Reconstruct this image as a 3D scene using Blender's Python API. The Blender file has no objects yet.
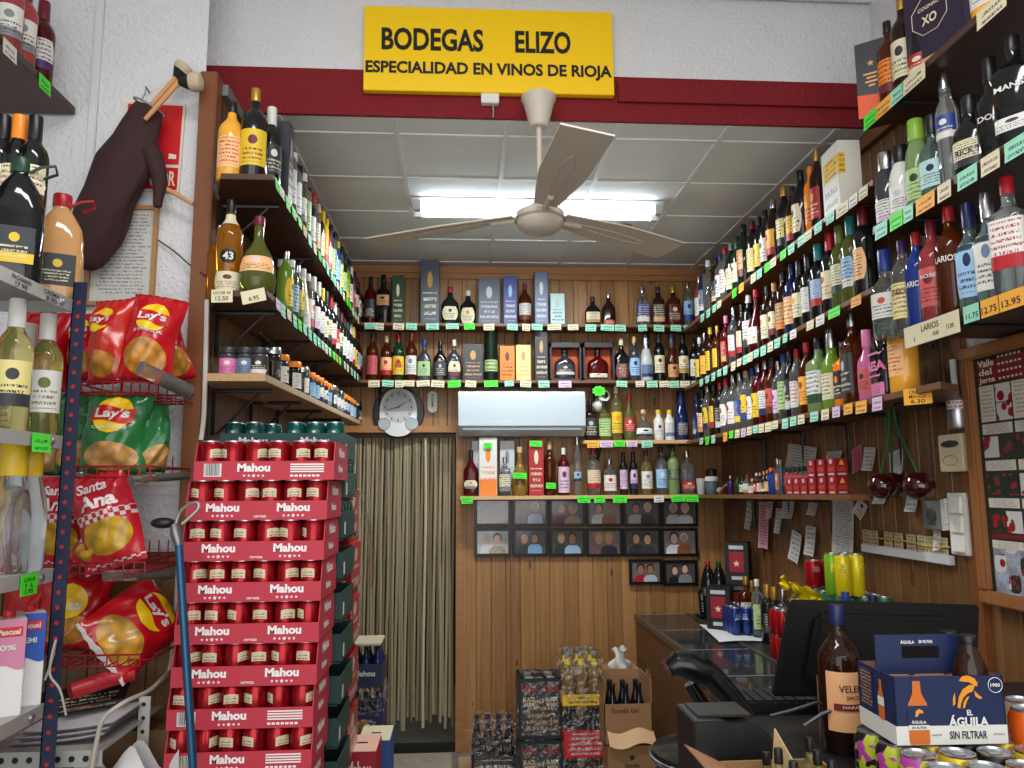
import bpy, bmesh, math, random
from mathutils import Vector, Matrix
random.seed(7)
C = bpy.context.scene.collection
PI = math.pi

# ------------------------------------------------------------------ camera
F, PITCH, YAW, ROLL = 770.19, math.radians(7.667), math.radians(3.757), math.radians(-.388)
EYE = 1.58
def _basis():
    c, s = math.cos(YAW), math.sin(YAW)
    x = Vector((c, -s, 0)); y = Vector((s, c, 0))
    cp, sp = math.cos(PITCH), math.sin(PITCH)
    d = cp*y + Vector((0, 0, sp)); u = -sp*y + Vector((0, 0, cp))
    cr, sr = math.cos(ROLL), math.sin(ROLL)
    return cr*x + sr*u, -sr*x + cr*u, d
CR, CU, CD = _basis()
cam_data = bpy.data.cameras.new('camera'); cam = bpy.data.objects.new('camera', cam_data); C.objects.link(cam)
cam_data.sensor_width = 36; cam_data.lens = F*36/1024; cam_data.clip_start = .05
cam.matrix_world = Matrix(((CR.x, CU.x, -CD.x, 0), (CR.y, CU.y, -CD.y, 0), (CR.z, CU.z, -CD.z, EYE), (0, 0, 0, 1)))
bpy.context.scene.camera = cam
def ray(px, py): return CD + CR*((px-512)/F) - CU*((py-384)/F)
def onY(px, py, Y): r = ray(px, py); r = r*(Y/r.y); return r.x, r.y, r.z+EYE
def onX(px, py, X): r = ray(px, py); r = r*(X/r.x); return r.x, r.y, r.z+EYE
def onZ(px, py, Z): r = ray(px, py); r = r*((Z-EYE)/r.z); return r.x, r.y, r.z+EYE
def projx(X, Y, Z):
    p = Vector((X, Y, Z-EYE)); return 512 + F*p.dot(CR)/p.dot(CD)
class Lin:                               # a shelf that is not quite level: height at depth y
    def __init__(s, z, k): s.z, s.k = z, k
    def __call__(s, y): return s.z + s.k*(y-2.4)
    def __add__(s, d): return Lin(s.z+d, s.k)
    def __sub__(s, d): return Lin(s.z-d, s.k)
def zat(Z, y): return Z(y) if callable(Z) else Z
def yline(X, Z, px):                     # depth at which the line (X, *, Z) stands at column px
    a, b = .6, 8.0
    s = 1 if X < 0 else -1               # on the left wall the column grows with depth
    for _ in range(50):
        m = (a+b)/2
        if (projx(X, m, zat(Z, m))-px)*s < 0: a = m
        else: b = m
    return a

# ------------------------------------------------------------------ colours and materials
COL = dict(black=(18,18,20), white=(220,218,212), cream=(222,212,178), red=(170,24,34), maroon=(105,22,38), green=(24,62,36), darkgreen=(14,34,24),
  lime=(136,180,60), olive=(105,112,50), yellow=(226,190,44), gold=(190,150,70), orange=(235,130,30), amber=(100,42,10), brown=(50,25,13), tan=(200,150,95),
  blue=(34,62,140), navy=(22,34,80), skyblue=(150,190,225), purple=(70,30,95), pink=(222,120,170), rose=(196,84,84), teal=(40,120,125), silver=(190,192,196),
  grey=(130,132,135), slate=(70,82,98), lilac=(214,188,214), mint=(150,220,190), fluor=(70,230,40), tagorange=(240,172,56), peach=(246,190,130), palegreen=(170,200,130),
  clear=(232,238,238), paleyellow=(226,214,140), bluegreen=(176,212,210), darkred=(90,14,20), honey=(200,124,24), cork=(205,170,120), smoke=(58,60,66), charcoal=(45,47,52), greyblue=(105,125,155))
def lin(c):
    if isinstance(c, str): c = COL[c]
    return tuple(((v/255)/12.92 if v/255 <= .04045 else ((v/255+.055)/1.055)**2.4) for v in c) + (1,)
MATS = {}
def mat(c, rough=.5, metal=0, trans=0, ior=1.45, emit=0, spec=.5, key=None, coat=0):
    k = key or (c, rough, metal, trans, ior, emit, spec, coat)
    if k in MATS: return MATS[k]
    m = bpy.data.materials.new(c if isinstance(c, str) else 'paint'); m.use_nodes = True
    b = m.node_tree.nodes['Principled BSDF']
    b.inputs['Base Color'].default_value = lin(c); b.inputs['Roughness'].default_value = rough
    b.inputs['Metallic'].default_value = metal; b.inputs['Transmission Weight'].default_value = trans
    b.inputs['IOR'].default_value = ior; b.inputs['Specular IOR Level'].default_value = spec
    b.inputs['Coat Weight'].default_value = coat
    if emit:
        b.inputs['Emission Color'].default_value = lin(c); b.inputs['Emission Strength'].default_value = emit
    MATS[k] = m; return m
def N(nt, t, **kw):
    n = nt.nodes.new(t)
    for k, v in kw.items(): setattr(n, k, v)
    return n
def mth(nt, op, a, b=None, c=None):
    n = N(nt, 'ShaderNodeMath', operation=op)
    for i, v in enumerate((a, b, c)):
        if v is None: continue
        if isinstance(v, (int, float)): n.inputs[i].default_value = v
        else: nt.links.new(v, n.inputs[i])
    return n.outputs[0]
def mixc(nt, f, a, b):
    n = N(nt, 'ShaderNodeMix', data_type='RGBA')
    for i, v in ((0, f), (6, a), (7, b)):
        if isinstance(v, (int, float)): n.inputs[i].default_value = v
        elif isinstance(v, tuple): n.inputs[i].default_value = v
        else: nt.links.new(v, n.inputs[i])
    return n.outputs[2]
def newmat(name, rough=.6):
    m = bpy.data.materials.new(name); m.use_nodes = True
    b = m.node_tree.nodes['Principled BSDF']; b.inputs['Roughness'].default_value = rough
    return m, m.node_tree, b
def bump(nt, b, h, strength, dist=.01):
    n = N(nt, 'ShaderNodeBump'); n.inputs['Strength'].default_value = strength; n.inputs['Distance'].default_value = dist
    nt.links.new(h, n.inputs['Height']); nt.links.new(n.outputs[0], b.inputs['Normal'])
def noise(nt, vec, scale, detail=4, rough=.5):
    n = N(nt, 'ShaderNodeTexNoise'); n.inputs['Scale'].default_value = scale; n.inputs['Detail'].default_value = detail; n.inputs['Roughness'].default_value = rough
    if vec is not None: nt.links.new(vec, n.inputs['Vector'])
    return n.outputs['Fac']
def sep(nt, out):
    s = N(nt, 'ShaderNodeSeparateXYZ'); nt.links.new(out, s.inputs[0]); return s.outputs
def comb(nt, x, y, z):
    s = N(nt, 'ShaderNodeCombineXYZ')
    for i, v in enumerate((x, y, z)):
        if isinstance(v, (int, float)): s.inputs[i].default_value = v
        else: nt.links.new(v, s.inputs[i])
    return s.outputs[0]
PLANK = .092
def wood_planks(name, axis, dark, light):
    m, nt, b = newmat(name, .42)
    P = sep(nt, N(nt, 'ShaderNodeTexCoord').outputs['Object'])
    a = P[axis]; pid = mth(nt, 'FLOOR', mth(nt, 'DIVIDE', a, PLANK))
    v = comb(nt, mth(nt, 'ADD', mth(nt, 'MULTIPLY', a, 26), mth(nt, 'MULTIPLY', pid, 7.3)), mth(nt, 'MULTIPLY', pid, 3.7), mth(nt, 'MULTIPLY', P[2], 1.6))
    g = noise(nt, v, 1.0, 5, .6)
    tone = noise(nt, comb(nt, mth(nt, 'MULTIPLY', pid, 1.73), 2.1, 0.3), 3.1, 0)
    vk = N(nt, 'ShaderNodeTexVoronoi'); vk.inputs['Scale'].default_value = 1
    nt.links.new(comb(nt, mth(nt, 'MULTIPLY', a, 9), mth(nt, 'MULTIPLY', pid, 4.3), mth(nt, 'MULTIPLY', P[2], 3.2)), vk.inputs['Vector'])
    knot = mth(nt, 'LESS_THAN', vk.outputs['Distance'], .11)
    f = mth(nt, 'ADD', mth(nt, 'MULTIPLY', g, 1.1), mth(nt, 'MULTIPLY', tone, .7)); f = mth(nt, 'SUBTRACT', f, .45)
    f = mth(nt, 'MINIMUM', mth(nt, 'MAXIMUM', f, 0), 1)
    col = mixc(nt, f, lin(dark), lin(light))
    col = mixc(nt, mth(nt, 'MULTIPLY', knot, .75), col, lin((60, 32, 14)))
    nt.links.new(col, b.inputs['Base Color']); bump(nt, b, g, .15, .003)
    return m
def wood(name, dark, light, axis=1, scale=1, rough=.45):
    m, nt, b = newmat(name, rough)
    P = sep(nt, N(nt, 'ShaderNodeTexCoord').outputs['Object'])
    q = [mth(nt, 'MULTIPLY', P[i], (2.2 if i == axis else 30)*scale) for i in range(3)]
    g = noise(nt, comb(nt, *q), 1, 5, .6)
    nt.links.new(mixc(nt, g, lin(dark), lin(light)), b.inputs['Base Color']); bump(nt, b, g, .1, .003)
    return m
def stucco(name, col, scale=55, strength=.9):
    m, nt, b = newmat(name, .8)
    o = N(nt, 'ShaderNodeTexCoord').outputs['Object']
    g = noise(nt, o, scale, 3, .55)
    nt.links.new(mixc(nt, noise(nt, o, 3, 3), lin(tuple(int(c*.95) for c in col)), lin(col)), b.inputs['Base Color']); bump(nt, b, g, strength, .012)
    return m
def speckle(name, a, b_, scale=40, rough=.6, bs=.2):
    m, nt, b = newmat(name, rough)
    o = N(nt, 'ShaderNodeTexCoord').outputs['Object']; g = noise(nt, o, scale, 5, .65)
    nt.links.new(mixc(nt, g, lin(a), lin(b_)), b.inputs['Base Color']); bump(nt, b, g, bs, .004)
    return m
# printed paper: rows of illegible print, an emblem and a band
def _print_group():
    g = bpy.data.node_groups.new('print', 'ShaderNodeTree')
    for nm, t in (('Base', 'NodeSocketColor'), ('Ink', 'NodeSocketColor'), ('Accent', 'NodeSocketColor'), ('Rows', 'NodeSocketFloat'), ('Emblem', 'NodeSocketFloat'), ('Band', 'NodeSocketFloat'), ('Top', 'NodeSocketFloat'), ('Seed', 'NodeSocketFloat')):
        g.interface.new_socket(nm, in_out='INPUT', socket_type=t)
    g.interface.new_socket('Color', in_out='OUTPUT', socket_type='NodeSocketColor')
    i = N(g, 'NodeGroupInput').outputs; o = N(g, 'NodeGroupOutput')
    uv = sep(g, N(g, 'ShaderNodeTexCoord').outputs['UV']); u, v = uv[0], uv[1]
    r = mth(g, 'MULTIPLY', v, i['Rows']); fr = mth(g, 'FRACT', r); row = mth(g, 'FLOOR', r)
    tx = noise(g, comb(g, mth(g, 'MULTIPLY', u, 32), mth(g, 'ADD', mth(g, 'MULTIPLY', row, 5.3), mth(g, 'MULTIPLY', fr, 1.6)), i['Seed']), 1, 2)
    ln = mth(g, 'MULTIPLY', mth(g, 'GREATER_THAN', fr, .3), mth(g, 'LESS_THAN', fr, .78))
    wd = noise(g, comb(g, 0, mth(g, 'MULTIPLY', row, 3.7), i['Seed']), 1, 0)
    mg = mth(g, 'LESS_THAN', mth(g, 'ABSOLUTE', mth(g, 'SUBTRACT', u, .5)), mth(g, 'ADD', mth(g, 'MULTIPLY', wd, .45), .14))
    vm = mth(g, 'MULTIPLY', mth(g, 'GREATER_THAN', v, .08), mth(g, 'LESS_THAN', v, i['Top']))
    ink = mth(g, 'MULTIPLY', mth(g, 'MULTIPLY', ln, mth(g, 'GREATER_THAN', tx, .49)), mth(g, 'MULTIPLY', mg, vm))
    du = mth(g, 'SUBTRACT', u, .5); dv = mth(g, 'MULTIPLY', mth(g, 'SUBTRACT', v, .7), 1.15)
    d2 = mth(g, 'ADD', mth(g, 'MULTIPLY', du, du), mth(g, 'MULTIPLY', dv, dv))
    em = mth(g, 'MULTIPLY', mth(g, 'LESS_THAN', d2, .022), i['Emblem'])
    bd = mth(g, 'MULTIPLY', mth(g, 'LESS_THAN', mth(g, 'ABSOLUTE', mth(g, 'SUBTRACT', v, .14)), .14), i['Band'])
    c = mixc(g, bd, i['Base'], i['Accent']); c = mixc(g, ink, c, i['Ink']); c = mixc(g, em, c, i['Accent'])
    g.links.new(c, o.inputs[0]); return g
PRINT = _print_group()
def prt(base, ink='charcoal', accent=None, rows=6, emblem=1, band=0, top=.5, rough=.5, seed=0, metal=0):
    k = ('p', base, ink, accent, rows, emblem, band, top, rough, seed, metal)
    if k in MATS: return MATS[k]
    m, nt, b = newmat('printed', rough); b.inputs['Metallic'].default_value = metal
    n = N(nt, 'ShaderNodeGroup'); n.node_tree = PRINT
    n.inputs['Base'].default_value = lin(base); n.inputs['Ink'].default_value = lin(ink); n.inputs['Accent'].default_value = lin(accent or ink)
    n.inputs['Rows'].default_value = rows; n.inputs['Emblem'].default_value = emblem; n.inputs['Band'].default_value = band; n.inputs['Top'].default_value = top; n.inputs['Seed'].default_value = seed
    nt.links.new(n.outputs[0], b.inputs['Base Color']); MATS[k] = m; return m
GLASSY = dict(clear=(1, .05), bluegreen=(1, .06), skyblue=(.9, .1), amber=(.6, .06), honey=(.7, .06), paleyellow=(.95, .06), lime=(.5, .12), olive=(.5, .1), rose=(.6, .1), pink=(.3, .1), palegreen=(.6, .1), green=(.25, .08), gold=(.6, .08), brown=(.35, .08), darkred=(.4, .08), purple=(.3, .1), teal=(.5, .1), blue=(.2, .1))
def glass(c):
    if c in GLASSY:
        t, r = GLASSY[c]; return mat(c, r, 0, t*.92, 1.38, key=('glass', c))
    return mat(c, .08, key=('glass', c), spec=.6)

# ------------------------------------------------------------------ mesh helpers
class B:
    def __init__(s): s.v = []; s.f = []; s.m = []; s.uv = []
    def face(s, idx, mi=0, uv=None): s.f.append(idx); s.m.append(mi); s.uv.append(uv)
    def quad(s, pts, mi=0, uv=((0, 0), (1, 0), (1, 1), (0, 1))):
        n = len(s.v); s.v += [tuple(p) for p in pts]; s.face(tuple(range(n, n+len(pts))), mi, uv if len(pts) == 4 else None); return s
    def box(s, x0, x1, y0, y1, z0, z1, mi=0):
        n = len(s.v); s.v += [(x, y, z) for z in (z0, z1) for y in (y0, y1) for x in (x0, x1)]
        U = ((0, 0), (1, 0), (1, 1), (0, 1))
        for q in ((0, 2, 3, 1), (4, 5, 7, 6), (0, 1, 5, 4), (2, 6, 7, 3), (0, 4, 6, 2), (1, 3, 7, 5)):
            u = U
            if q == (0, 4, 6, 2): u = ((1, 0), (1, 1), (0, 1), (0, 0))
            if q == (1, 3, 7, 5): u = U
            s.face(tuple(n+i for i in q), mi, u)
        return s
    def lathe(s, prof, n=20, c=(0, 0, 0), mi=0, cap=True, axis='z', ang=0):
        st = len(s.v)
        for r, z in prof:
            for k in range(n):
                a = 2*PI*k/n+ang; x, y = r*math.cos(a), r*math.sin(a)
                p = (x, y, z) if axis == 'z' else ((x, z, y) if axis == 'y' else (z, x, y))
                s.v.append((p[0]+c[0], p[1]+c[1], p[2]+c[2]))
        fl = axis == 'y'
        for i in range(len(prof)-1):
            for k in range(n):
                k2 = (k+1) % n; q = (st+i*n+k, st+i*n+k2, st+(i+1)*n+k2, st+(i+1)*n+k)
                s.face(q[::-1] if fl else q, mi, ((k/n, i/(len(prof)-1)), ((k+1)/n, i/(len(prof)-1)), ((k+1)/n, (i+1)/(len(prof)-1)), (k/n, (i+1)/(len(prof)-1))))
        if cap:
            a = tuple(st+k for k in range(n)); b = tuple(st+(len(prof)-1)*n+k for k in range(n))
            s.face(a if fl else a[::-1], mi); s.face(b[::-1] if fl else b, mi)
        return s
    def tube(s, pts, r, n=8, mi=0, closed=False):
        pts = [Vector(p) for p in pts]; st = len(s.v); L = len(pts)
        prev = None
        for i, p in enumerate(pts):
            t = (pts[(i+1) % L] if (i < L-1 or closed) else p) - (pts[i-1] if (i > 0 or closed) else p)
            t.normalize()
            if prev is None: prev = t.orthogonal().normalized()
            e = (prev - t*prev.dot(t)).normalized(); prev = e; g = t.cross(e)
            rr = r[i] if isinstance(r, (list, tuple)) else r
            for k in range(n):
                a = 2*PI*k/n; s.v.append(tuple(p + e*rr*math.cos(a) + g*rr*math.sin(a)))
        for i in range(L if closed else L-1):
            j = (i+1) % L
            for k in range(n):
                k2 = (k+1) % n; s.face((st+i*n+k, st+i*n+k2, st+j*n+k2, st+j*n+k), mi)
        if not closed:
            s.face(tuple(st+k for k in range(n))[::-1], mi); s.face(tuple(st+(L-1)*n+k for k in range(n)), mi)
        return s
    def grid(s, fn, nu, nv, mi=0, uvr=(0, 0, 1, 1)):
        st = len(s.v)
        for j in range(nv+1):
            for i in range(nu+1): s.v.append(tuple(fn(i/nu, j/nv)))
        for j in range(nv):
            for i in range(nu):
                a = st+j*(nu+1)+i
                U = lambda p, q: (uvr[0]+(uvr[2]-uvr[0])*p/nu, uvr[1]+(uvr[3]-uvr[1])*q/nv)
                s.face((a, a+1, a+nu+2, a+nu+1), mi, (U(i, j), U(i+1, j), U(i+1, j+1), U(i, j+1)))
        return s
    def prism(s, poly, d0, d1, plane='xz', mi=0):     # polygon extruded along the third axis, counter-clockwise seen from -Y / +Z / +X
        n = len(s.v); k = len(poly)
        P = {'xz': lambda a, b, d: (a, d, b), 'xy': lambda a, b, d: (a, b, d), 'yz': lambda a, b, d: (d, a, b)}[plane]
        s.v += [P(a, b, d0) for a, b in poly] + [P(a, b, d1) for a, b in poly]
        if plane == 'xz': s.face(tuple(range(n, n+k)), mi); s.face(tuple(range(n+2*k-1, n+k-1, -1)), mi)
        else: s.face(tuple(range(n+k-1, n-1, -1)), mi); s.face(tuple(range(n+k, n+2*k)), mi)
        for i in range(k):
            j = (i+1) % k; q = (n+i, n+k+i, n+k+j, n+j)
            s.face(q if plane == 'xz' else q[::-1], mi)
        return s
    def ball(s, c, r, n=14, mi=0, sc=(1, 1, 1)):
        m = n//2
        st = len(s.v)
        for i in range(m+1):
            a = PI*i/m
            for k in range(n):
                b = 2*PI*k/n; s.v.append((c[0]+r*sc[0]*math.sin(a)*math.cos(b), c[1]+r*sc[1]*math.sin(a)*math.sin(b), c[2]-r*sc[2]*math.cos(a)))
        for i in range(m):
            for k in range(n):
                k2 = (k+1) % n; s.face((st+i*n+k, st+i*n+k2, st+(i+1)*n+k2, st+(i+1)*n+k), mi, ((k/n, i/m), ((k+1)/n, i/m), ((k+1)/n, (i+1)/m), (k/n, (i+1)/m)))
        return s
    def mesh(s, smooth=35, bevel=0, seg=2, weld=False):
        me = bpy.data.meshes.new('mesh'); me.from_pydata(s.v, [], s.f)
        me.polygons.foreach_set('material_index', s.m)
        if any(u for u in s.uv):
            L = me.uv_layers.new(name='UVMap').data; k = 0
            for f, u in zip(s.f, s.uv):
                for i in range(len(f)):
                    L[k].uv = u[i] if u else (0.02, 0.02); k += 1
        if bevel or weld:
            bm = bmesh.new(); bm.from_mesh(me)
            if weld: bmesh.ops.remove_doubles(bm, verts=bm.verts, dist=1e-5)
            if bevel: bmesh.ops.bevel(bm, geom=list(bm.edges), offset=bevel, segments=seg, affect='EDGES', clamp_overlap=True)
            bm.to_mesh(me); bm.free()
        if smooth:
            me.shade_smooth(); me.set_sharp_from_angle(angle=math.radians(smooth))
        me.update(); return me
def ob(name, me, mats, parent=None, loc=(0, 0, 0), rot=(0, 0, 0), **mk):
    if isinstance(me, B): me = me.mesh(**mk)
    if not isinstance(mats, (list, tuple)): mats = [mats]
    while len(me.materials) < len(mats): me.materials.append(None)
    o = bpy.data.objects.new(name, me); C.objects.link(o); o.location = loc; o.rotation_euler = rot
    for sl, m in zip(o.material_slots, mats): sl.link = 'OBJECT'; sl.material = m
    if parent is not None: o.parent = parent
    return o
def tag(o, label, cat, group=None):
    o['label'] = label; o['category'] = cat
    if group: o['group'] = group
    return o
def thing(name, label, cat, loc=(0, 0, 0), rz=0, group=None, rot=None):
    o = bpy.data.objects.new(name, None); C.objects.link(o); o.location = loc; o.rotation_euler = rot or (0, 0, rz)
    o.empty_display_size = .05
    return tag(o, label, cat, group)
def struct(name, me, mats, parent=None, **k):
    o = ob(name, me, mats, parent, **k)
    if parent is None: o['kind'] = 'structure'
    return o
# text as thin mesh, in the xz plane facing -Y, centred on (0,0)
_T = {}
def rawtext(s, bold=.0):
    k = (s, bold)
    if k not in _T:
        cu = bpy.data.curves.new('t', 'FONT'); cu.body = s; cu.size = 1; cu.offset = bold; cu.resolution_u = 3; cu.fill_mode = 'FRONT'
        o = bpy.data.objects.new('t', cu); me = bpy.data.meshes.new_from_object(o)
        vs = [(v.co.x, v.co.y) for v in me.vertices]; fs = [tuple(p.vertices) for p in me.polygons]
        bpy.data.objects.remove(o); bpy.data.curves.remove(cu); bpy.data.meshes.remove(me)
        x0 = min(v[0] for v in vs); x1 = max(v[0] for v in vs); y0 = min(v[1] for v in vs); y1 = max(v[1] for v in vs)
        _T[k] = ([((x-x0)/(x1-x0)-.5, (y-y0)/(y1-y0)-.5) for x, y in vs], fs)
    return _T[k]
def text(b, s, w, h, fn, bold=.02, mi=0):
    """s fitted into w x h; fn(x, z) gives the 3-D point"""
    vs, fs = rawtext(s, bold); n = len(b.v)
    b.v += [tuple(fn(x*w, z*h)) for x, z in vs]
    for f in fs: b.face(tuple(n+i for i in f), mi)
    return b
def flat(cx, y, cz, rot=0):
    c, s = math.cos(rot), math.sin(rot)
    return lambda x, z: (cx + c*x - s*z, y, cz + s*x + c*z)
def poly2(b, pts, fn, mi=0):
    n = len(b.v); b.v += [tuple(fn(x, z)) for x, z in pts]; b.face(tuple(range(n, n+len(pts))), mi); return b
def star(cx, cz, r, k=.42): return [(cx + (r if i % 2 == 0 else r*k)*math.sin(i*PI/5), cz + (r if i % 2 == 0 else r*k)*math.cos(i*PI/5)) for i in range(10)][::-1]
def disc(cx, cz, rx, rz, n=24): return [(cx+rx*math.cos(2*PI*i/n), cz+rz*math.sin(2*PI*i/n)) for i in range(n)]
ORD = 'first second third fourth fifth sixth seventh eighth ninth tenth eleventh twelfth thirteenth fourteenth fifteenth sixteenth seventeenth eighteenth nineteenth twentieth'.split()
TENS = {20: 'twenty', 30: 'thirty', 40: 'forty'}
def ordn(i):
    if i <= 20: return ORD[i-1]
    t = i//10*10
    return (TENS[t]+'-'+ORD[i-t-1]) if i > t else {30: 'thirtieth', 40: 'fortieth'}[t]
CN = dict(fluor='bright green', tagorange='orange', paleyellow='pale yellow', skyblue='pale blue', palegreen='pale green', darkgreen='dark green', darkred='dark red', bluegreen='aqua', greyblue='grey-blue', smoke='dark grey', clear='clear', honey='golden', charcoal='dark grey')
def cn(c): return CN.get(c, c)
# ------------------------------------------------------------------ room
YB, XL, XR, ZC, YF = 4.94, -.86, 1.69, 3.026, 2.87
ZF = onY(830, 6, YF)[2]+.08
M_back = wood_planks('pine_boarding', 0, (118, 78, 42), (186, 138, 84))
M_side = wood_planks('stained_boarding', 1, (84, 54, 28), (142, 100, 58))
M_wain = wood_planks('wainscot_boarding', 0, (84, 54, 30), (138, 96, 56))
M_post = wood('varnished_wood', (96, 52, 24), (140, 84, 44), 2)
M_trimw = wood('pine_trim', (140, 88, 48), (190, 135, 82), 0)
M_stucco = stucco('white_stucco', (226, 226, 228), 75, .8)
M_red = stucco('red_stucco', (128, 10, 24), 75, .8)
M_ceil = speckle('ceiling_tile', (216, 220, 222), (226, 230, 232), 6, .8, .05)
M_bar = mat((222, 224, 226), .5)
M_board = wood('dark_shelf_board', (52, 30, 18), (86, 52, 32), 1)
M_board2 = wood('brown_shelf_board', (92, 54, 28), (128, 80, 46), 0)
M_pale = wood('pale_shelf_board', (190, 150, 100), (220, 182, 130), 0)
M_chip = speckle('chipboard', (150, 112, 70), (206, 172, 124), 120, .7, .1)
M_lamin = mat((176, 152, 120), .4)
M_black = mat('black', .45); M_bracket = mat((22, 22, 24), .4)
M_white = mat((226, 226, 224), .45); M_plastic = mat((225, 224, 215), .35)

def planks(name, a0, a1, z0, z1, axis, pos, face, m, parent=None):
    b = B(); g, d = .008, .005
    k0, k1 = math.floor(a0/PLANK), math.ceil(a1/PLANK)
    prof = []
    for k in range(k0, k1+1):
        for da, dd in ((0, 1), (g/2, 0), (PLANK-g/2, 0)): prof.append((min(max(k*PLANK+da, a0), a1), dd*d))
        for bead in (PLANK*.33,): prof[-1:-1] = [(min(max(k*PLANK+bead-.002, a0), a1), 0), (min(max(k*PLANK+bead, a0), a1), .0018), (min(max(k*PLANK+bead+.002, a0), a1), 0)]
    for (p, dp), (q, dq) in zip(prof, prof[1:]):
        if q-p < 1e-6: continue
        if axis == 0: pts = [(p, pos+dp, z0), (q, pos+dq, z0), (q, pos+dq, z1), (p, pos+dp, z1)]
        else: pts = [(pos-face*dp, p, z0), (pos-face*dq, q, z0), (pos-face*dq, q, z1), (pos-face*dp, p, z1)]
        b.quad(pts)
    return struct(name, b, m, parent, smooth=0)

DL, DR, DT = XL+.02, onY(456, 500, YB)[0], onY(400, 433, YB)[2]
planks('wall_back', DR+.045, XR, 0, ZC, 0, YB, -1, M_back)
planks('wall_back_over_door', XL, DR+.045, DT+.045, ZC, 0, YB, -1, M_back)
planks('wall_right', 2.5, YB, 0, ZC, 1, XR, -1, M_side)
planks('wall_left', 2.66, YB, 0, ZC, 1, XL, 1, M_side)
planks('wall_right_wainscot', -1.4, 2.5, 0, 1.36, 1, XR, -1, M_side)
struct('wall_right_stucco', B().quad([(XR, 2.5, 1.36), (XR, -1.4, 1.36), (XR, -1.4, ZF), (XR, 2.5, ZF)]).quad([(XR, 2.5, ZC), (XR, YF, ZC), (XR, YF, ZF), (XR, 2.5, ZF)][::-1]), M_stucco, smooth=0)
struct('wall_front_left', B().quad([(-2.5, 2.66, 1.36), (XL-.06, 2.66, 1.36), (XL-.06, 2.66, ZF), (-2.5, 2.66, ZF)]).quad([(XL-.06, 2.66, 3.04), (XL-.14, YF, 3.04), (XL-.14, YF, ZF), (XL-.06, 2.66, ZF)]), M_stucco, smooth=0)
planks('wall_front_left_wainscot', -2.5, XL-.06, 0, 1.36, 0, 2.65, -1, M_wain)
struct('wall_side_left', B().quad([(-2.5, -1.4, 0), (-2.5, 2.66, 0), (-2.5, 2.66, ZF), (-2.5, -1.4, ZF)]), M_stucco, smooth=0)
zr1 = onY(500, 74, YF)[2]
struct('wall_over_opening', B().quad([(XL-.14, YF, zr1), (XR, YF, zr1), (XR, YF, ZF), (XL-.14, YF, ZF)]), M_stucco, smooth=0)
rb = B().box(XL-.14, XR, YF-.004, YF+.012, ZC-.003, zr1)
rb.box(.62, XR, YF-.02, YF, ZC+.075, ZC+.165)
struct('trim_red_beam', rb, M_red, smooth=0)
fl = speckle('worn_floor_tile', (92, 88, 80), (140, 134, 122), 14, .55, .1)
struct('floor', B().quad([(-2.5, -1.4, 0), (XR, -1.4, 0), (XR, 6.6, 0), (-2.5, 6.6, 0)]), fl, smooth=0)
struct('ceiling', B().quad([(XL, YF, ZC), (XL, YB+.02, ZC), (XR, YB+.02, ZC), (XR, YF, ZC)]), M_ceil, smooth=0)
struct('ceiling_front', B().quad([(-2.5, -1.4, ZF), (-2.5, YF, ZF), (XR, YF, ZF), (XR, -1.4, ZF)]), mat((232, 232, 230), .7), smooth=0)
T = .4243*1.06; gx0 = -.2538*1.06; gy0 = 2.858*1.06
for i in range(-1, 5):
    x = gx0 + i*T
    if XL < x < XR: struct('ceiling_trim', B().box(x-.011, x+.011, YF+.012, YB, ZC-.006, ZC), M_bar, smooth=0)
for j in range(5):
    y = gy0 + j*T
    if y < YB: struct('ceiling_trim', B().box(XL, XR, y-.011, y+.011, ZC-.0055, ZC), M_bar, smooth=0)
def cornice(y): return [(y, ZF), (y-.02, ZF-.075), (y-.035, ZF-.075), (y-.05, ZF-.035), (y-.1, ZF-.02), (y-.1, ZF)]
struct('trim_cornice', B().prism([(p, q) for p, q in cornice(YF)][::-1], XL-.06, XR, 'yz'), M_white, smooth=0)
struct('trim_back_ceiling', B().box(XL, XR, YB-.03, YB, ZC-.05, ZC-.004).box(XL, XR, YB-.018, YB, ZC-.085, ZC-.05), M_trimw, smooth=0)
struct('trim_right_ceiling', B().box(XR-.03, XR, 2.5, YB, ZC-.06, ZC-.004), wood('dark_trim', (90, 52, 26), (130, 82, 46), 1), smooth=0)
struct('trim_left_ceiling', B().box(XL, XL+.02, 2.66, YB, ZC-.045, ZC-.004), mat((120, 120, 118), .5), smooth=0)
struct('trim_left_post', B().box(XL-.06, XL, 2.60, 2.68, 0, 3.04), M_post, smooth=0, bevel=.004)
struct('trim_right_post', B().box(XR-.02, XR+.01, 2.44, 2.5, 0, ZC), M_post, smooth=0, bevel=.003)
struct('trim_wainscot_right', B().box(XR-.022, XR, 2.36, 2.44, 1.32, 1.36), M_post, smooth=0)
struct('trim_wainscot_left', B().box(-2.5, XL-.06, 2.62, 2.65, 1.345, 1.375), M_post, smooth=0)
struct('baseboard_back', B().box(DR+.045, XR, YB-.02, YB, 0, .12), M_back, smooth=0)
struct('door_1', B().box(DR, DR+.045, YB-.03, YB+.08, 0, DT+.045).box(DL, DR, YB-.03, YB+.08, DT, DT+.045).box(XL, DL, YB-.01, YB+.08, 0, DT+.045), M_trimw, smooth=0, bevel=.003)
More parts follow.
